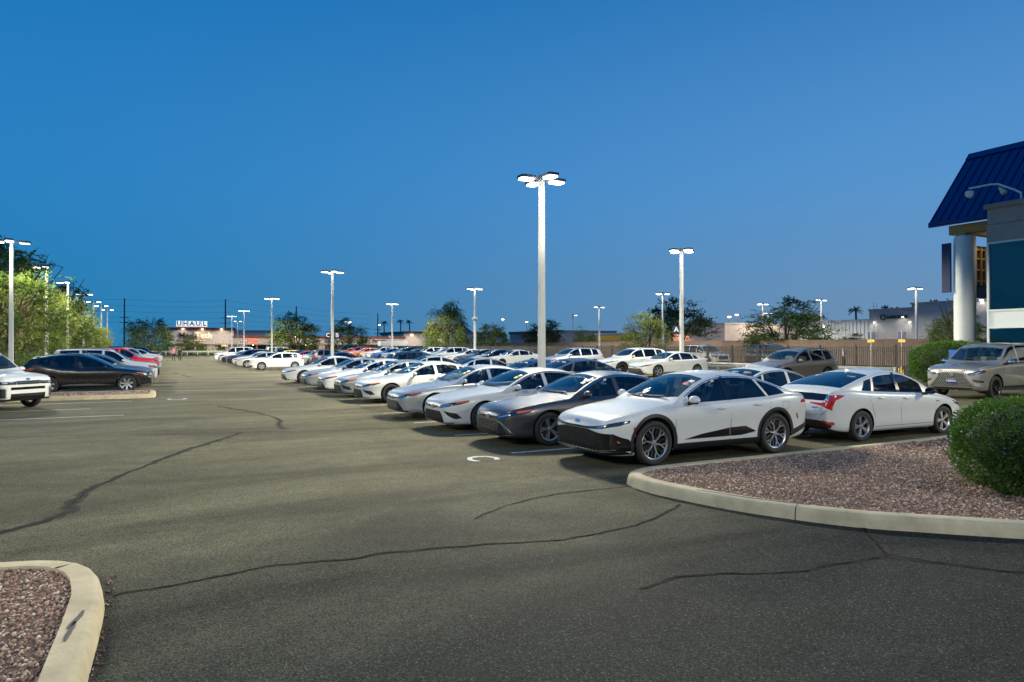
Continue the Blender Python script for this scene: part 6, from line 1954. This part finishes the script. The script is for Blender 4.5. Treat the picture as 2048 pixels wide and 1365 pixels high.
# palms on the skyline
M_PALM = leaf_mat('palm_frond_leaf', (0.035, 0.05, 0.02))
def palm(u, v, t, lb, seed):
    a = (u - 1024)/1365; x, y = t*(0.4535 + 0.891*a), t*(0.891 - 0.4535*a); hh = 2 + (692 - v)*t/1365
    r_ = np.random.RandomState(seed)
    o = empty('palm_tree', (x, y, 0)); tag(o, lb, 'palm tree', 'palms on the skyline')
    MB().tube([(0, 0, -0.2), (0.2, 0, hh*0.5), (0.1, 0.1, hh - 0.6)], [0.28, 0.22, 0.2], 7).build('trunk', M_BARK, o, True)
    C, D = [], []
    for k in range(26):
        b_ = r_.uniform(0, 6.28); el = r_.uniform(-0.5, 1.2)
        tt = np.linspace(0.2, 1, 9)[:, None]*1.5
        d = np.array([math.cos(b_)*math.cos(el), math.sin(b_)*math.cos(el), math.sin(el)])
        C.append(np.array([0.1, 0.1, hh - 0.7]) + d*tt - np.array([0, 0, 0.22])*tt**2); D.append(np.repeat(d[None], 9, 0) + r_.normal(0, 0.5, (9, 3)))
    mobj('crown', leaves_mesh('crown', np.concatenate(C), np.concatenate(D), 0.55, 0.14, M_PALM, seed), o)
for i, (u, v, t, lb) in enumerate([(1711, 614, 150, 'palm above the white ribbed warehouse'), (1774, 613, 150, 'palm over the warehouse with wall lamps'), (1789, 616, 155, 'low palm crown beside another over the warehouse roof'), (1866, 602, 150, 'palm next to the white round column'), (1640, 632, 170, 'small palm beside the dark lamp post'), (767, 643, 260, 'palm over the mall, first of three'), (800, 641, 260, 'palm over the mall, middle of three'), (818, 641, 260, 'palm over the mall, nearest the weeping tree')]):
    palm(u, v, t, lb, 50 + i)

# ------------------------------------------------------------------ the store: blue roof, round column, glass corner
M_BLUE = plain('blue_standing_seam_metal', (0.008, 0.018, 0.125), 0.38, 0.2, spec=0.5)
M_BLUED = plain('blue_roof_trim', (0.006, 0.012, 0.075), 0.45)
M_STONEF = plain('store_fascia_panel', (0.30, 0.265, 0.235), 0.85, noise=0.10, nscale=2.5)
M_YBEAM = plain('ochre_steel_beam', (0.34, 0.22, 0.06), 0.6)
M_ALU = plain('white_mullion', (0.62, 0.66, 0.66), 0.4)
M_SGLASS = glass('store_glass', (0.30, 0.42, 0.42), 1.3)
M_WHITECOL = plain('white_column_paint', (0.66, 0.68, 0.66), 0.6, noise=0.04, nscale=2)
store = empty('store_building', (33, 17.7, 0)); tag(store, 'store with blue pitched metal roof, stone fascia and glass corner', 'building')
SX = lambda x: x - 33; SY = lambda y: y - 17.7
def sbox(name, x0, x1, y0, y1, z0, z1, mat, parent=store): return MB().box(SX(x0), SX(x1), SY(y0), SY(y1), z0, z1).build(name, mat, parent)
# roof: west slope from the eave up to the ridge, seams running up it
ex, ez, rx_, rz_ = 34.0, 8.10, 37.4, 11.95
yfar, ynear = 20.9, -6.0
nrm_ = Vector((-(rz_-ez), 0, rx_-ex)).normalized()
pw = 0.42; nP = int((yfar - ynear)/pw)
def slab(x0, z0, x1, z1, y0, y1, th):
    n2 = Vector((-(z1-z0), 0, x1-x0)).normalized()*th
    return [(SX(x0), SY(y0), z0), (SX(x1), SY(y0), z1), (SX(x1), SY(y1), z1), (SX(x0), SY(y1), z0), (SX(x0)-n2.x, SY(y0), z0-n2.z), (SX(x1)-n2.x, SY(y0), z1-n2.z), (SX(x1)-n2.x, SY(y1), z1-n2.z), (SX(x0)-n2.x, SY(y1), z0-n2.z)]
BOXF = [(0,1,2,3)[::-1],(4,5,6,7),(0,1,5,4),(1,2,6,5),(2,3,7,6),(3,0,4,7)]
roof = MB().add(slab(ex, ez, rx_, rz_, ynear, yfar, 0.05), BOXF).build('roof', M_BLUED, store)
for k in range(nP):
    y1 = yfar - k*pw - 0.02
    o1 = nrm_*0.012; o2 = nrm_*0.055
    mb = MB().add([(v[0] + o1.x, v[1], v[2] + o1.z) for v in slab(ex + .02, ez + .022, rx_, rz_, y1 - pw + 0.012, y1, 0.011)], BOXF)
    mb.add([(v[0] + o2.x, v[1], v[2] + o2.z) for v in slab(ex + .02, ez + .022, rx_, rz_, y1 - 0.035, y1, 0.05)], BOXF)
    mb.build('roof_panel', M_BLUE, roof)
MB().add([(v[0] + nrm_.x*0.07, v[1], v[2] + nrm_.z*0.07) for v in slab(rx_ - 0.28, rz_ - 0.28*(rz_-ez)/(rx_-ex), rx_ + 0.02, rz_ + 0.02, ynear, yfar, 0.06)], BOXF).build('ridge_cap', M_BLUE, roof)
MB().add(slab(rx_ + (rx_-ex), ez, rx_, rz_ - 0.02, ynear, yfar, 0.05), BOXF).build('back_slope', M_BLUED, roof)
MB().box(SX(ex) - 0.10, SX(ex) + 0.06, SY(ynear), SY(yfar), ez - 0.22, ez + 0.02).build('gutter', M_BLUE, roof)
sbox('eave_beam', 34.25, 34.65, ynear, 20.1, 7.42, 7.86, M_YBEAM)
sbox('cross_beam', 34.66, 40.0, 19.3, 19.7, 7.42, 7.86, M_YBEAM)
sbox('cap_plate', 34.2, 34.75, 19.3, 19.75, 7.2, 7.42, M_YBEAM)
MB().lathe([(0.46, 0), (0.46, 7.0), (0.44, 7.2), (0.001, 7.2)], 40).build('round_column', M_WHITECOL, store, True, loc=(SX(34.5), SY(19.5), 0.1))
# soffit lamps tucked under the eave
for yy in (18.6, 17.0, 15.2):
    wall_lamp(store, (SX(36.0), SY(yy), 8.0), (0, 0, -1), 90, (1.0, 0.8, 0.5), 14, 'soffit_lamp', 0.1)
# hung sign board seen from behind: blue frame with ochre lattice
sbd = MB().box(SX(34.0), SX(34.12), SY(19.9), SY(20.3), 4.6, 7.0).build('sign_board_edge', M_BLUED, store)
lat = MB()
for z in (5.2, 5.75, 6.3, 6.75): lat.box(SX(35.3), SX(37.2), SY(19.75), SY(19.82), z, z + 0.08)
for x in (35.3, 35.75, 36.2, 36.65, 37.1): lat.box(SX(x), SX(x) + 0.07, SY(19.66), SY(19.74), 5.0, 6.9)
lat.build('sign_lattice', M_YBEAM, store)
sbox('sign_back', 35.1, 37.6, 19.9, 20.0, 4.4, 7.0, plain('dark_sign_back', (0.02, 0.02, 0.03), 0.6))
# fascia and glass front on x = 33, far corner at y = 17.7
fx = 33.0
sbox('fascia_panel', fx, fx + 6, 9.6, 17.7, 6.62, 7.42, M_STONEF); sbox('fascia_panel', fx + 0.02, fx + 6, 9.6, 17.68, 7.44, 8.14, M_STONEF)
sbox('fascia_panel', fx, fx + 6, 1.0, 9.58, 6.62, 7.42, M_STONEF); sbox('fascia_panel', fx + 0.02, fx + 6, 1.0, 9.58, 7.44, 8.14, M_STONEF)
sbox('fascia_coping', fx - 0.08, fx + 6.1, 0.9, 17.8, 8.14, 8.36, plain('fascia_coping', (0.22, 0.195, 0.175), 0.8))
for k in range(8):
    y1 = 17.62 - k*2.0
    sbox('glass_pane', fx + 0.05, fx + 0.065, y1 - 1.92, y1, 3.62, 6.56, M_SGLASS)
    sbox('glass_pane', fx + 0.05, fx + 0.065, y1 - 1.92, y1, 0.45, 2.78, M_SGLASS)
    sbox('spandrel_panel', fx + 0.03, fx + 0.09, y1 - 1.92, y1, 2.86, 3.54, M_ALU)
    sbox('mullion', fx - 0.02, fx + 0.12, y1 + 0.002, y1 + 0.078, 0.3, 6.61, M_ALU)
    sbox('roller_blind', fx + 0.30, fx + 0.32, y1 - 1.85, y1 - 0.1, 1.55, 2.75, plain('grey_blind', (0.10, 0.12, 0.12), 0.8))
for z in (0.37, 2.78, 3.54, 6.56): sbox('transom', fx - 0.02, fx + 0.12, 1.0, 17.62, z, z + 0.078, M_ALU)
sbox('end_wall', fx + 0.13, fx + 6, 17.58, 17.70, 0.1, 6.61, M_SGLASS)
sbox('interior_floor', fx + 0.2, fx + 6, 1.2, 17.5, 0.2, 0.36, M_CONC); sbox('interior_back', fx + 5.8, fx + 5.95, 1.2, 17.5, 0.36, 6.6, plain('interior_wall', (0.45, 0.46, 0.44), 0.8))
sbox('interior_ceiling', fx + 0.2, fx + 5.79, 1.2, 17.5, 3.0, 3.4, plain('interior_ceiling', (0.5, 0.5, 0.5), 0.8))
for yy in (16.0, 13.0, 10.0):
    wall_lamp(store, (SX(fx + 3.5), SY(yy), 2.9), (0, 0, -1), 120, (1.0, 0.95, 0.8), 8, 'ceiling_lamp', 0.14)
# camera arm on the fascia
ca = empty('security_camera', (33.1, 16.35, 8.36)); tag(ca, 'white camera and floodlight arm on the store fascia', 'camera')
MB().tube([(0, 0, 0), (0, 0, 0.28), (-0.10, 0.22, 0.45), (-0.35, 0.75, 0.78), (-0.45, 1.0, 0.80), (-0.75, 1.75, 0.74)], 0.045, 8).build('bracket_arm', M_ALU, ca, True)
MB().lathe([(0.05, 0.12), (0.17, 0.08), (0.18, -0.06), (0.12, -0.16), (0.001, -0.22)], 16).build('dome_camera', M_ALU, ca, True, loc=(-0.74, 1.72, 0.52))
MB().lathe([(0.05, 0.0), (0.07, -0.12), (0.13, -0.34), (0.12, -0.36), (0.001, -0.33)], 14).xf(Matrix.Rotation(R(-38), 4, 'X')).build('floodlight', plain('cream_floodlight', (0.55, 0.48, 0.34), 0.5), ca, True, loc=(-0.30, 0.72, 0.62))

# bollard-like signs on yellow pyramid bases behind the fence
for k, (x, y, lb) in enumerate([(39.4, 27.9, 'navy parking sign on yellow pyramid base, nearer the taupe crossover'), (39.4, 25.9, 'navy parking sign on yellow pyramid base, nearer the white column')]):
    o = empty('parking_sign', (x, y, gz(x))); tag(o, lb, 'sign', 'signs on yellow bases')
    MB().add([(-.36,-.36,0),(.36,-.36,0),(.36,.36,0),(-.36,.36,0),(-.08,-.08,.5),(.08,-.08,.5),(.08,.08,.5),(-.08,.08,.5)], [(0,1,5,4),(1,2,6,5),(2,3,7,6),(3,0,4,7),(4,5,6,7)]).build('pyramid_base', plain('safety_yellow', (0.72, 0.42, 0.01), 0.5), o)
    MB().tube([(0, 0, 0.45), (0, 0, 2.7)], 0.035, 8).build('post', M_GALV, o, True)
    MB().box(-0.02, 0.02, -0.23, 0.23, 2.15, 2.6).build('sign_panel', M_NAVY, o); MB().box(-0.021, 0.021, -0.23, 0.23, 1.98, 2.148).build('yellow_panel', plain('safety_yellow', (0.72, 0.42, 0.01), 0.5), o)
# blue wayfinding totem beside the taupe off-roader
o = empty('blue_totem_sign', (27.9, 16.1, gz(29))); tag(o, 'small blue sign seen behind the windshield of the taupe off-roader', 'sign')
MB().bbox(-0.03, 0.03, -0.28, 0.28, 0.75, 1.60, 0.02).build('panel', plain('bright_blue_panel', (0.01, 0.10, 0.42), 0.4), o); MB().tube([(0, 0, 0), (0, 0, 0.5)], 0.04, 8).build('post', M_ALU, o)
MB().box(-0.036, -0.031, -0.12, 0.12, 0.85, 0.93).build('print', plain('safety_yellow', (0.72, 0.42, 0.01), 0.5), o)
# ================================================================== parked cars
def row_car(m, name, nose, y, pm, label, cat, group, lod=2, flip=False, yaw=0.0):
    L = m.b.L
    x = nose + (L/2 if not flip else -L/2)
    return place(m, name, x, y, (math.pi if flip else 0.0) + R(yaw), pm, label, cat, group, lod)

G1 = 'sedans in the nearest row'
near = []
near.append((row_car(CRWN, 'sedan', 6.30, 9.98, P_WHITE, 'white high-riding fastback sedan with black door moulding at the row end by the kerb', 'sedan', G1, yaw=0.6), CRWN, 'white fastback sedan at the row end'))
near.append((row_car(CXLE, 'sedan', 5.92, 12.72, P_GREY, 'dark grey violet sedan second in the nearest row', 'sedan', G1, yaw=-0.4), CXLE, 'dark grey violet sedan'))
near.append((row_car(CSE2, 'sedan', 5.72, 15.45, P_WHITE, 'white sedan third in the nearest row, bright blades in its bumper', 'sedan', G1, yaw=0.5), CSE2, 'white sedan third in the row'))
near.append((row_car(CLE, 'sedan', 5.68, 18.55, P_SILVER, 'silver sedan with bright ten-spoke wheels beside the empty stall', 'sedan', G1, yaw=-0.6), CLE, 'silver sedan beside the empty stall'))
near.append((row_car(CSE, 'sedan', 6.05, 23.95, P_WHITE2, 'white sedan with black wheels across the empty stall from the silver one', 'sedan', G1, yaw=0.4), CSE, 'white sedan with black wheels'))
near.append((row_car(CSE2, 'sedan', 6.0, 26.9, P_SILVERG, 'slate grey sedan behind the white sedan with black wheels', 'sedan', G1), CSE2, 'slate grey sedan'))
near.append((row_car(CLE, 'sedan', 5.9, 29.8, P_WHITE2, 'white sedan between the slate grey and the silver blue sedans', 'sedan', G1), CLE, 'white sedan next to the slate grey one'))
row_car(CXLE, 'sedan', 5.75, 33.0, P_SILVERG, 'silver blue sedan last but one before the cross lane', 'sedan', G1)
row_car(CLE, 'sedan', 5.65, 38.3, P_WHITE2, 'white sedan last before the cross lane in the nearest row', 'sedan', G1)
G2 = 'cars past the cross lane in the nearest row'
row_car(HAT, 'hatchback', 6.2, 60.0, P_WHITE2, 'white hatchback seen side-on past the cross lane', 'hatchback', G2)
row_car(CXLE, 'sedan', 5.7, 67.0, P_SILVER, 'silver sedan next behind the white hatchback', 'sedan', G2)
row_car(CLE, 'sedan', 5.9, 72.4, P_WHITE, 'white sedan second behind the white hatchback', 'sedan', G2, 1)
row_car(XDK, 'crossover', 5.8, 78.0, P_NAVY, 'navy crossover between white cars past the cross lane', 'crossover', G2, 1)
row_car(CSE, 'sedan', 5.7, 83.5, P_BLACK, 'black sedan near the white SUV at the far row end', 'sedan', G2, 1)
row_car(CLE, 'sedan', 5.8, 89.0, P_WHITE, 'white sedan just before the white SUV at the far row end', 'sedan', G2, 1)
row_car(BXP, 'suv', 5.6, 95.0, P_WHITE2, 'tall white SUV closing the nearest row', 'SUV', G2, 1)

# second row: noses away, tails to the first
G3 = 'cars parked tail to tail behind the nearest row'
row_car(PRI, 'liftback', 16.55, 10.15, P_WHITE, 'white liftback seen from behind with navy dealer plate', 'liftback', G3, 2, True, -1.0)
row_car(CSE, 'sedan', 16.7, 13.0, P_WHITE, 'white sedan between the fastback and the liftback, only roof and windows showing', 'sedan', G3, 2, True)
row_car(CRWN, 'sedan', 16.6, 21.6, P_GREY, 'grey fastback roof behind the dark grey violet sedan', 'sedan', G3, 2, True)
row_car(CLE, 'sedan', 16.6, 24.6, P_NAVY, 'navy sedan roof beside the tallest lamp post', 'sedan', G3, 2, True)
r2 = [(CLE, 30.4, P_SILVER, 'silver sedan roof'), (CLE, 37.0, P_WHITE, 'white sedan roof with green tinted glass'), (XSI, 40.5, P_NAVY, 'navy crossover')]
for m, y, pm, lb in r2:
    row_car(m, 'sedan' if m is not XSI else 'crossover', 16.6, y, pm, lb + ' behind the slate grey and white sedans', 'sedan' if m is not XSI else 'crossover', G3, 1, True)
far2 = [(CXLE, P_BLACK, 'black sedan'), (XDK, P_GREY, 'grey crossover'), (CSE, P_SILVERG, 'slate sedan'), (CLE, P_RED, 'red sedan'), (CSE2, P_NAVY, 'navy sedan'), (HAT, P_YELLOW, 'yellow hatchback'), (XSI, P_BLACK, 'black crossover'), (BXP, P_WHITE, 'white SUV'), (CLE, P_RED, 'dark red sedan')]
for k, (m, pm, lb) in enumerate(far2):
    y = 60.6 + k*5.2
    row_car(m, 'sedan' if 'sedan' in lb else 'hatchback' if 'hatch' in lb else 'suv' if 'SUV' in lb else 'crossover', 16.8, y, pm, '%s showing its tail past the white hatchback, %s in its row' % (lb, ['first', 'second', 'third', 'fourth', 'fifth', 'sixth', 'seventh', 'eighth', 'ninth'][k]), lb.split()[-1], G3, 1, True)

# third row: noses towards the camera side, backs to the fence
G4 = 'cars in the row before the iron fence'
row_car(XCH, 'crossover', 23.4, 22.2, P_TAUPE, 'taupe metallic crossover by the guard rail end', 'crossover', G4, 2, False, 2)
row_car(CXLE, 'sedan', 23.7, 31.3, P_WHITE, 'white luxury sedan with upright bright grille before the fence', 'sedan', G4)
row_car(XDK, 'crossover', 23.7, 34.6, P_WHITE, 'white crossover with dark grille beside the white luxury sedan', 'crossover', G4)
row_car(XSI, 'crossover', 23.6, 41.6, P_SILVER, 'silver crossover beyond the tallest lamp post', 'crossover', G4)
row_car(CSE, 'sedan', 23.9, 51.6, P_WHITE, 'white fastback sedan seen side-on in the row before the fence', 'sedan', G4)
t3 = [(CXLE, P_BLACK, 'black sedan'), (CSE, P_NAVY, 'navy sedan'), (CLE, P_WHITE, 'white sedan'), (XDK, P_SILVER, 'silver crossover'), (CSE2, P_WHITE2, 'white sedan'), (XSI, P_WHITE, 'white crossover'), (CLE, P_GREY, 'grey sedan'), (XDK, P_BLACK, 'black crossover'), (CLE, P_SILVERG, 'slate sedan'), (CSE, P_BLUE, 'bright blue sedan'), (XSI, P_WHITE2, 'white crossover'), (CLE, P_WHITE2, 'white sedan'), (HAT, P_ORANGE, 'orange hatchback'), (CXLE, P_WHITE, 'white sedan'), (XDK, P_RED, 'red crossover'), (CSE, P_YELLOW, 'yellow sedan'), (BXP, P_BLACK, 'black SUV')]
ORD = ['first', 'second', 'third', 'fourth', 'fifth', 'sixth', 'seventh', 'eighth', 'ninth', 'tenth', 'eleventh', 'twelfth', 'thirteenth', 'fourteenth', 'fifteenth', 'sixteenth', 'seventeenth']
for k, (m, pm, lb) in enumerate(t3):
    row_car(m, 'sedan' if 'sedan' in lb else 'hatchback' if 'hatch' in lb else 'suv' if 'SUV' in lb else 'crossover', 23.9 + 0.2*(k % 3), 55.3 + k*3.55, pm, '%s %s beyond the white fastback in the row before the fence' % (lb, ORD[k]), lb.split()[-1], G4, 1)

# left row, noses to the aisle
G5 = 'cars along the tree line'
place(SFM, 'suv', -5.6, 27.6, R(137.5), P_WHITE2, 'white boxy SUV with blocky front cut by the picture edge', 'SUV', G5)
row_car(MUR, 'crossover', -0.50, 34.5, P_BLACK, 'glossy black crossover behind the small gravel island', 'crossover', G5, 2, True)
lf = [(CROSS, XSI, P_TAUPE, 'grey crossover', 38.3), (0, BXP, P_WHITE, 'white SUV', 41.8), (0, XDK, P_BLACK, 'black crossover', 45.6), (0, CLE, P_NAVY, 'navy sedan', 49.6), (0, BXP, P_RED, 'red SUV', 55.5), (0, XSI, P_SAGE, 'sage crossover', 62.5), (0, BXP, P_SILVERG, 'slate SUV', 70.0), (0, CLE, P_WHITE, 'white sedan', 81.0), (0, XDK, P_SILVER, 'silver crossover', 92.0), (0, BXP, P_BLACK, 'black SUV', 106.0)]
for k, (_, m, pm, lb, y) in enumerate(lf):
    row_car(m, lb.split()[-1].lower(), -0.45 + 0.1*(k % 3), y, pm, '%s %s behind the glossy black crossover' % (lb, ORD[k]), lb.split()[-1], G5, 1 if k > 1 else 2, True)

# by the store and on the street
place(GXM, 'suv', 25.75, 13.75, R(3.0), P_ATOMIC, 'taupe metallic off-roader with large lattice grille before the store', 'SUV', 'cars by the store')
G6 = 'cars on the street outside the fence'
place(BXP, 'suv', 42.6, 38.6, R(80), P_BLACK, 'big black SUV on the street outside the fence', 'SUV', G6, 1)
place(BXP, 'suv', 42.0, 45.5, R(86), P_WHITE, 'white SUV on the street beyond the big black one', 'SUV', G6, 1)
place(CLE, 'sedan', 43.0, 51.5, R(90), P_BLACK, 'black sedan on the street beyond the white SUV', 'sedan', G6, 1)

# blue key lockboxes hung on window tops and tags behind the windshields
M_LOCK = plain('blue_lockbox_plastic', (0.03, 0.15, 0.36), 0.35, coat=0.4)
M_TAGW = plain('white_paper_tag', (0.75, 0.75, 0.72), 0.7); M_TAGR = plain('red_paper_tag', (0.6, 0.06, 0.12), 0.6); M_TAGY = plain('yellow_paper_tag', (0.8, 0.55, 0.02), 0.6)
lock_me = MB().bbox(-0.055, 0.055, -0.028, 0.028, -0.17, -0.02, 0.014).mesh('case', M_LOCK, True)
clip_me = MB().bbox(-0.03, 0.03, -0.020, -0.008, -0.02, 0.06, 0.004).mesh('clip', M_TAGW, True)
dial_me = MB().lathe([(0.001, -0.036), (0.03, -0.036), (0.03, -0.028)], 14, axis='y').mesh('dial', BLACK, True)
bpy.context.view_layer.update()
for k, (root, m, lb) in enumerate(near):
    x = m.sp['win'][0][2] - 0.22
    s_ = m.b.sec(x); z = s_[4] - 0.075
    co, n = m.b.hit(x, z, 'side')
    o = empty('key_lockbox'); p = root.matrix_world @ Vector((co.x - m.b.L/2, -co.y - 0.035, z)); o.location = p; o.rotation_euler = (R(24), R(6), root.rotation_euler.z)
    tag(o, 'blue key lockbox on the window of the ' + lb, 'lockbox', 'key lockboxes on car windows')
    mobj('case', lock_me, o); mobj('clip', clip_me, o); mobj('dial', dial_me, o)
    # paper tags inside the windshield corner
    wsx = m.sp['ws'][1] - 0.24
    for j, (mat, dx, dy) in enumerate(((M_TAGW, 0.05, 0.0), ((M_TAGR, M_TAGW, M_TAGY, M_TAGY, M_TAGW, M_TAGW, M_TAGY)[k], -0.06, 0.02))):
        yy = -(m.b.sec(wsx)[6] - 0.17)
        poly = [(wsx + dx - .045, yy + dy - .055), (wsx + dx + .045, yy + dy - .055), (wsx + dx + .045, yy + dy + .055), (wsx + dx - .045, yy + dy + .055)]
        q = mobj('window_tag', patch_mesh('window_tag', [patch(m.b, poly, 'top', 0.003, 0, 0.05)], mat), root, (-m.b.L/2, 0, 0))

# ------------------------------------------------------------------ people far up the aisle
def person(name, x, y, rz, height, colors, label, group, step=0.12):
    """one skinned body with clothes coloured by height"""
    root = empty(name, (x, y, gz(x, y)), rz); tag(root, label, 'person', group)
    s_ = height / 1.75
    J = {'pelvis': (0,0,.95), 'chest': (0,0,1.28), 'neck': (0,.0,1.48), 'head': (0,-.01,1.60), 'top': (0,-.01,1.70),
         'shl': (.19,0,1.42), 'ell': (.26,.03,1.14), 'hal': (.23,-.08,.90), 'fl': (.22,-.1,.82), 'shr': (-.19,0,1.42), 'elr': (-.26,.03,1.14), 'har': (-.23,-.08,.90), 'fr': (-.22,-.1,.82),
         'hil': (.10,0,.90), 'knl': (.11,-step*0.6,.50), 'anl': (.11,-step*.2,.09), 'tol': (.12,-step*.2-.16,.03), 'hir': (-.10,0,.90), 'knr': (-.11,step*.3,.50), 'anr': (-.11,step*1.2,.11), 'tor': (-.12,step*1.2-.15,.04)}
    Rr = {'pelvis': .15, 'chest': .17, 'neck': .06, 'head': .105, 'top': .06, 'shl': .075, 'shr': .075, 'ell': .05, 'elr': .05, 'hal': .035, 'har': .035, 'fl': .03, 'fr': .03, 'hil': .10, 'hir': .10, 'knl': .065, 'knr': .065, 'anl': .05, 'anr': .05, 'tol': .04, 'tor': .04}
    E = [('pelvis','chest'),('chest','neck'),('neck','head'),('head','top'),('chest','shl'),('shl','ell'),('ell','hal'),('hal','fl'),('chest','shr'),('shr','elr'),('elr','har'),('har','fr'),('pelvis','hil'),('hil','knl'),('knl','anl'),('anl','tol'),('pelvis','hir'),('hir','knr'),('knr','anr'),('anr','tor')]
    ks = list(J)
    me = bpy.data.meshes.new('tmp'); me.from_pydata([tuple(c*s_ for c in J[k]) for k in ks], [(ks.index(a), ks.index(b_)) for a, b_ in E], [])
    o = bpy.data.objects.new('tmp', me); COL.objects.link(o)
    o.modifiers.new('skin', 'SKIN'); sd = o.modifiers.new('sub', 'SUBSURF'); sd.levels = 2; sd.render_levels = 2
    for i, k in enumerate(ks):
        sv = me.skin_vertices[0].data[i]; sv.radius = (Rr[k]*s_, Rr[k]*s_*0.85); sv.use_root = (k == 'pelvis')
    dg = bpy.context.evaluated_depsgraph_get(); dg.update()
    bm_ = bpy.data.meshes.new_from_object(o.evaluated_get(dg))
    bpy.data.objects.remove(o); bpy.data.meshes.remove(me)
    skin, hair, shirt, trou, shoe = colors
    bm_.materials.clear()
    for m_ in colors: bm_.materials.append(m_)
    for p in bm_.polygons:
        z = p.center.z/s_; p.use_smooth = True
        if z > 1.50: p.material_index = 1 if (z > 1.64 or p.center.y > 0.03) else 0
        elif z > 0.95: p.material_index = 2 if not (abs(p.center.x) > 0.2 and z < 0.98) else 0
        elif abs(p.center.x)/s_ > 0.185 and z > 0.74: p.material_index = 0
        elif z > 0.10: p.material_index = 3
        else: p.material_index = 4
    mobj('body', bm_, root)
    return root
SK = plain('skin', (0.45, 0.26, 0.19), 0.6); HB = plain('grey_hair', (0.25, 0.2, 0.17), 0.8); HD = plain('auburn_hair', (0.16, 0.06, 0.03), 0.8)
PK = plain('pink_shirt', (0.55, 0.20, 0.25), 0.85); DN = plain('dark_denim', (0.02, 0.03, 0.07), 0.9); BKc = plain('black_cloth', (0.01, 0.01, 0.011), 0.9); WS = plain('white_shirt', (0.6, 0.6, 0.62), 0.85)
person('person', 1.05, 100.6, R(10), 1.80, (SK, HB, PK, DN, BKc), 'person in a pink shirt and dark jeans walking up the far aisle', 'people')
person('person', 1.75, 100.0, R(-8), 1.68, (SK, HD, BKc, BKc, BKc), 'person all in black beside the one in pink', 'people')
person('person', 47.0, 35.6, R(40), 1.78, (SK, HD, WS, DN, BKc), 'person in a white shirt seen over the fence by the taupe crossover', 'people')
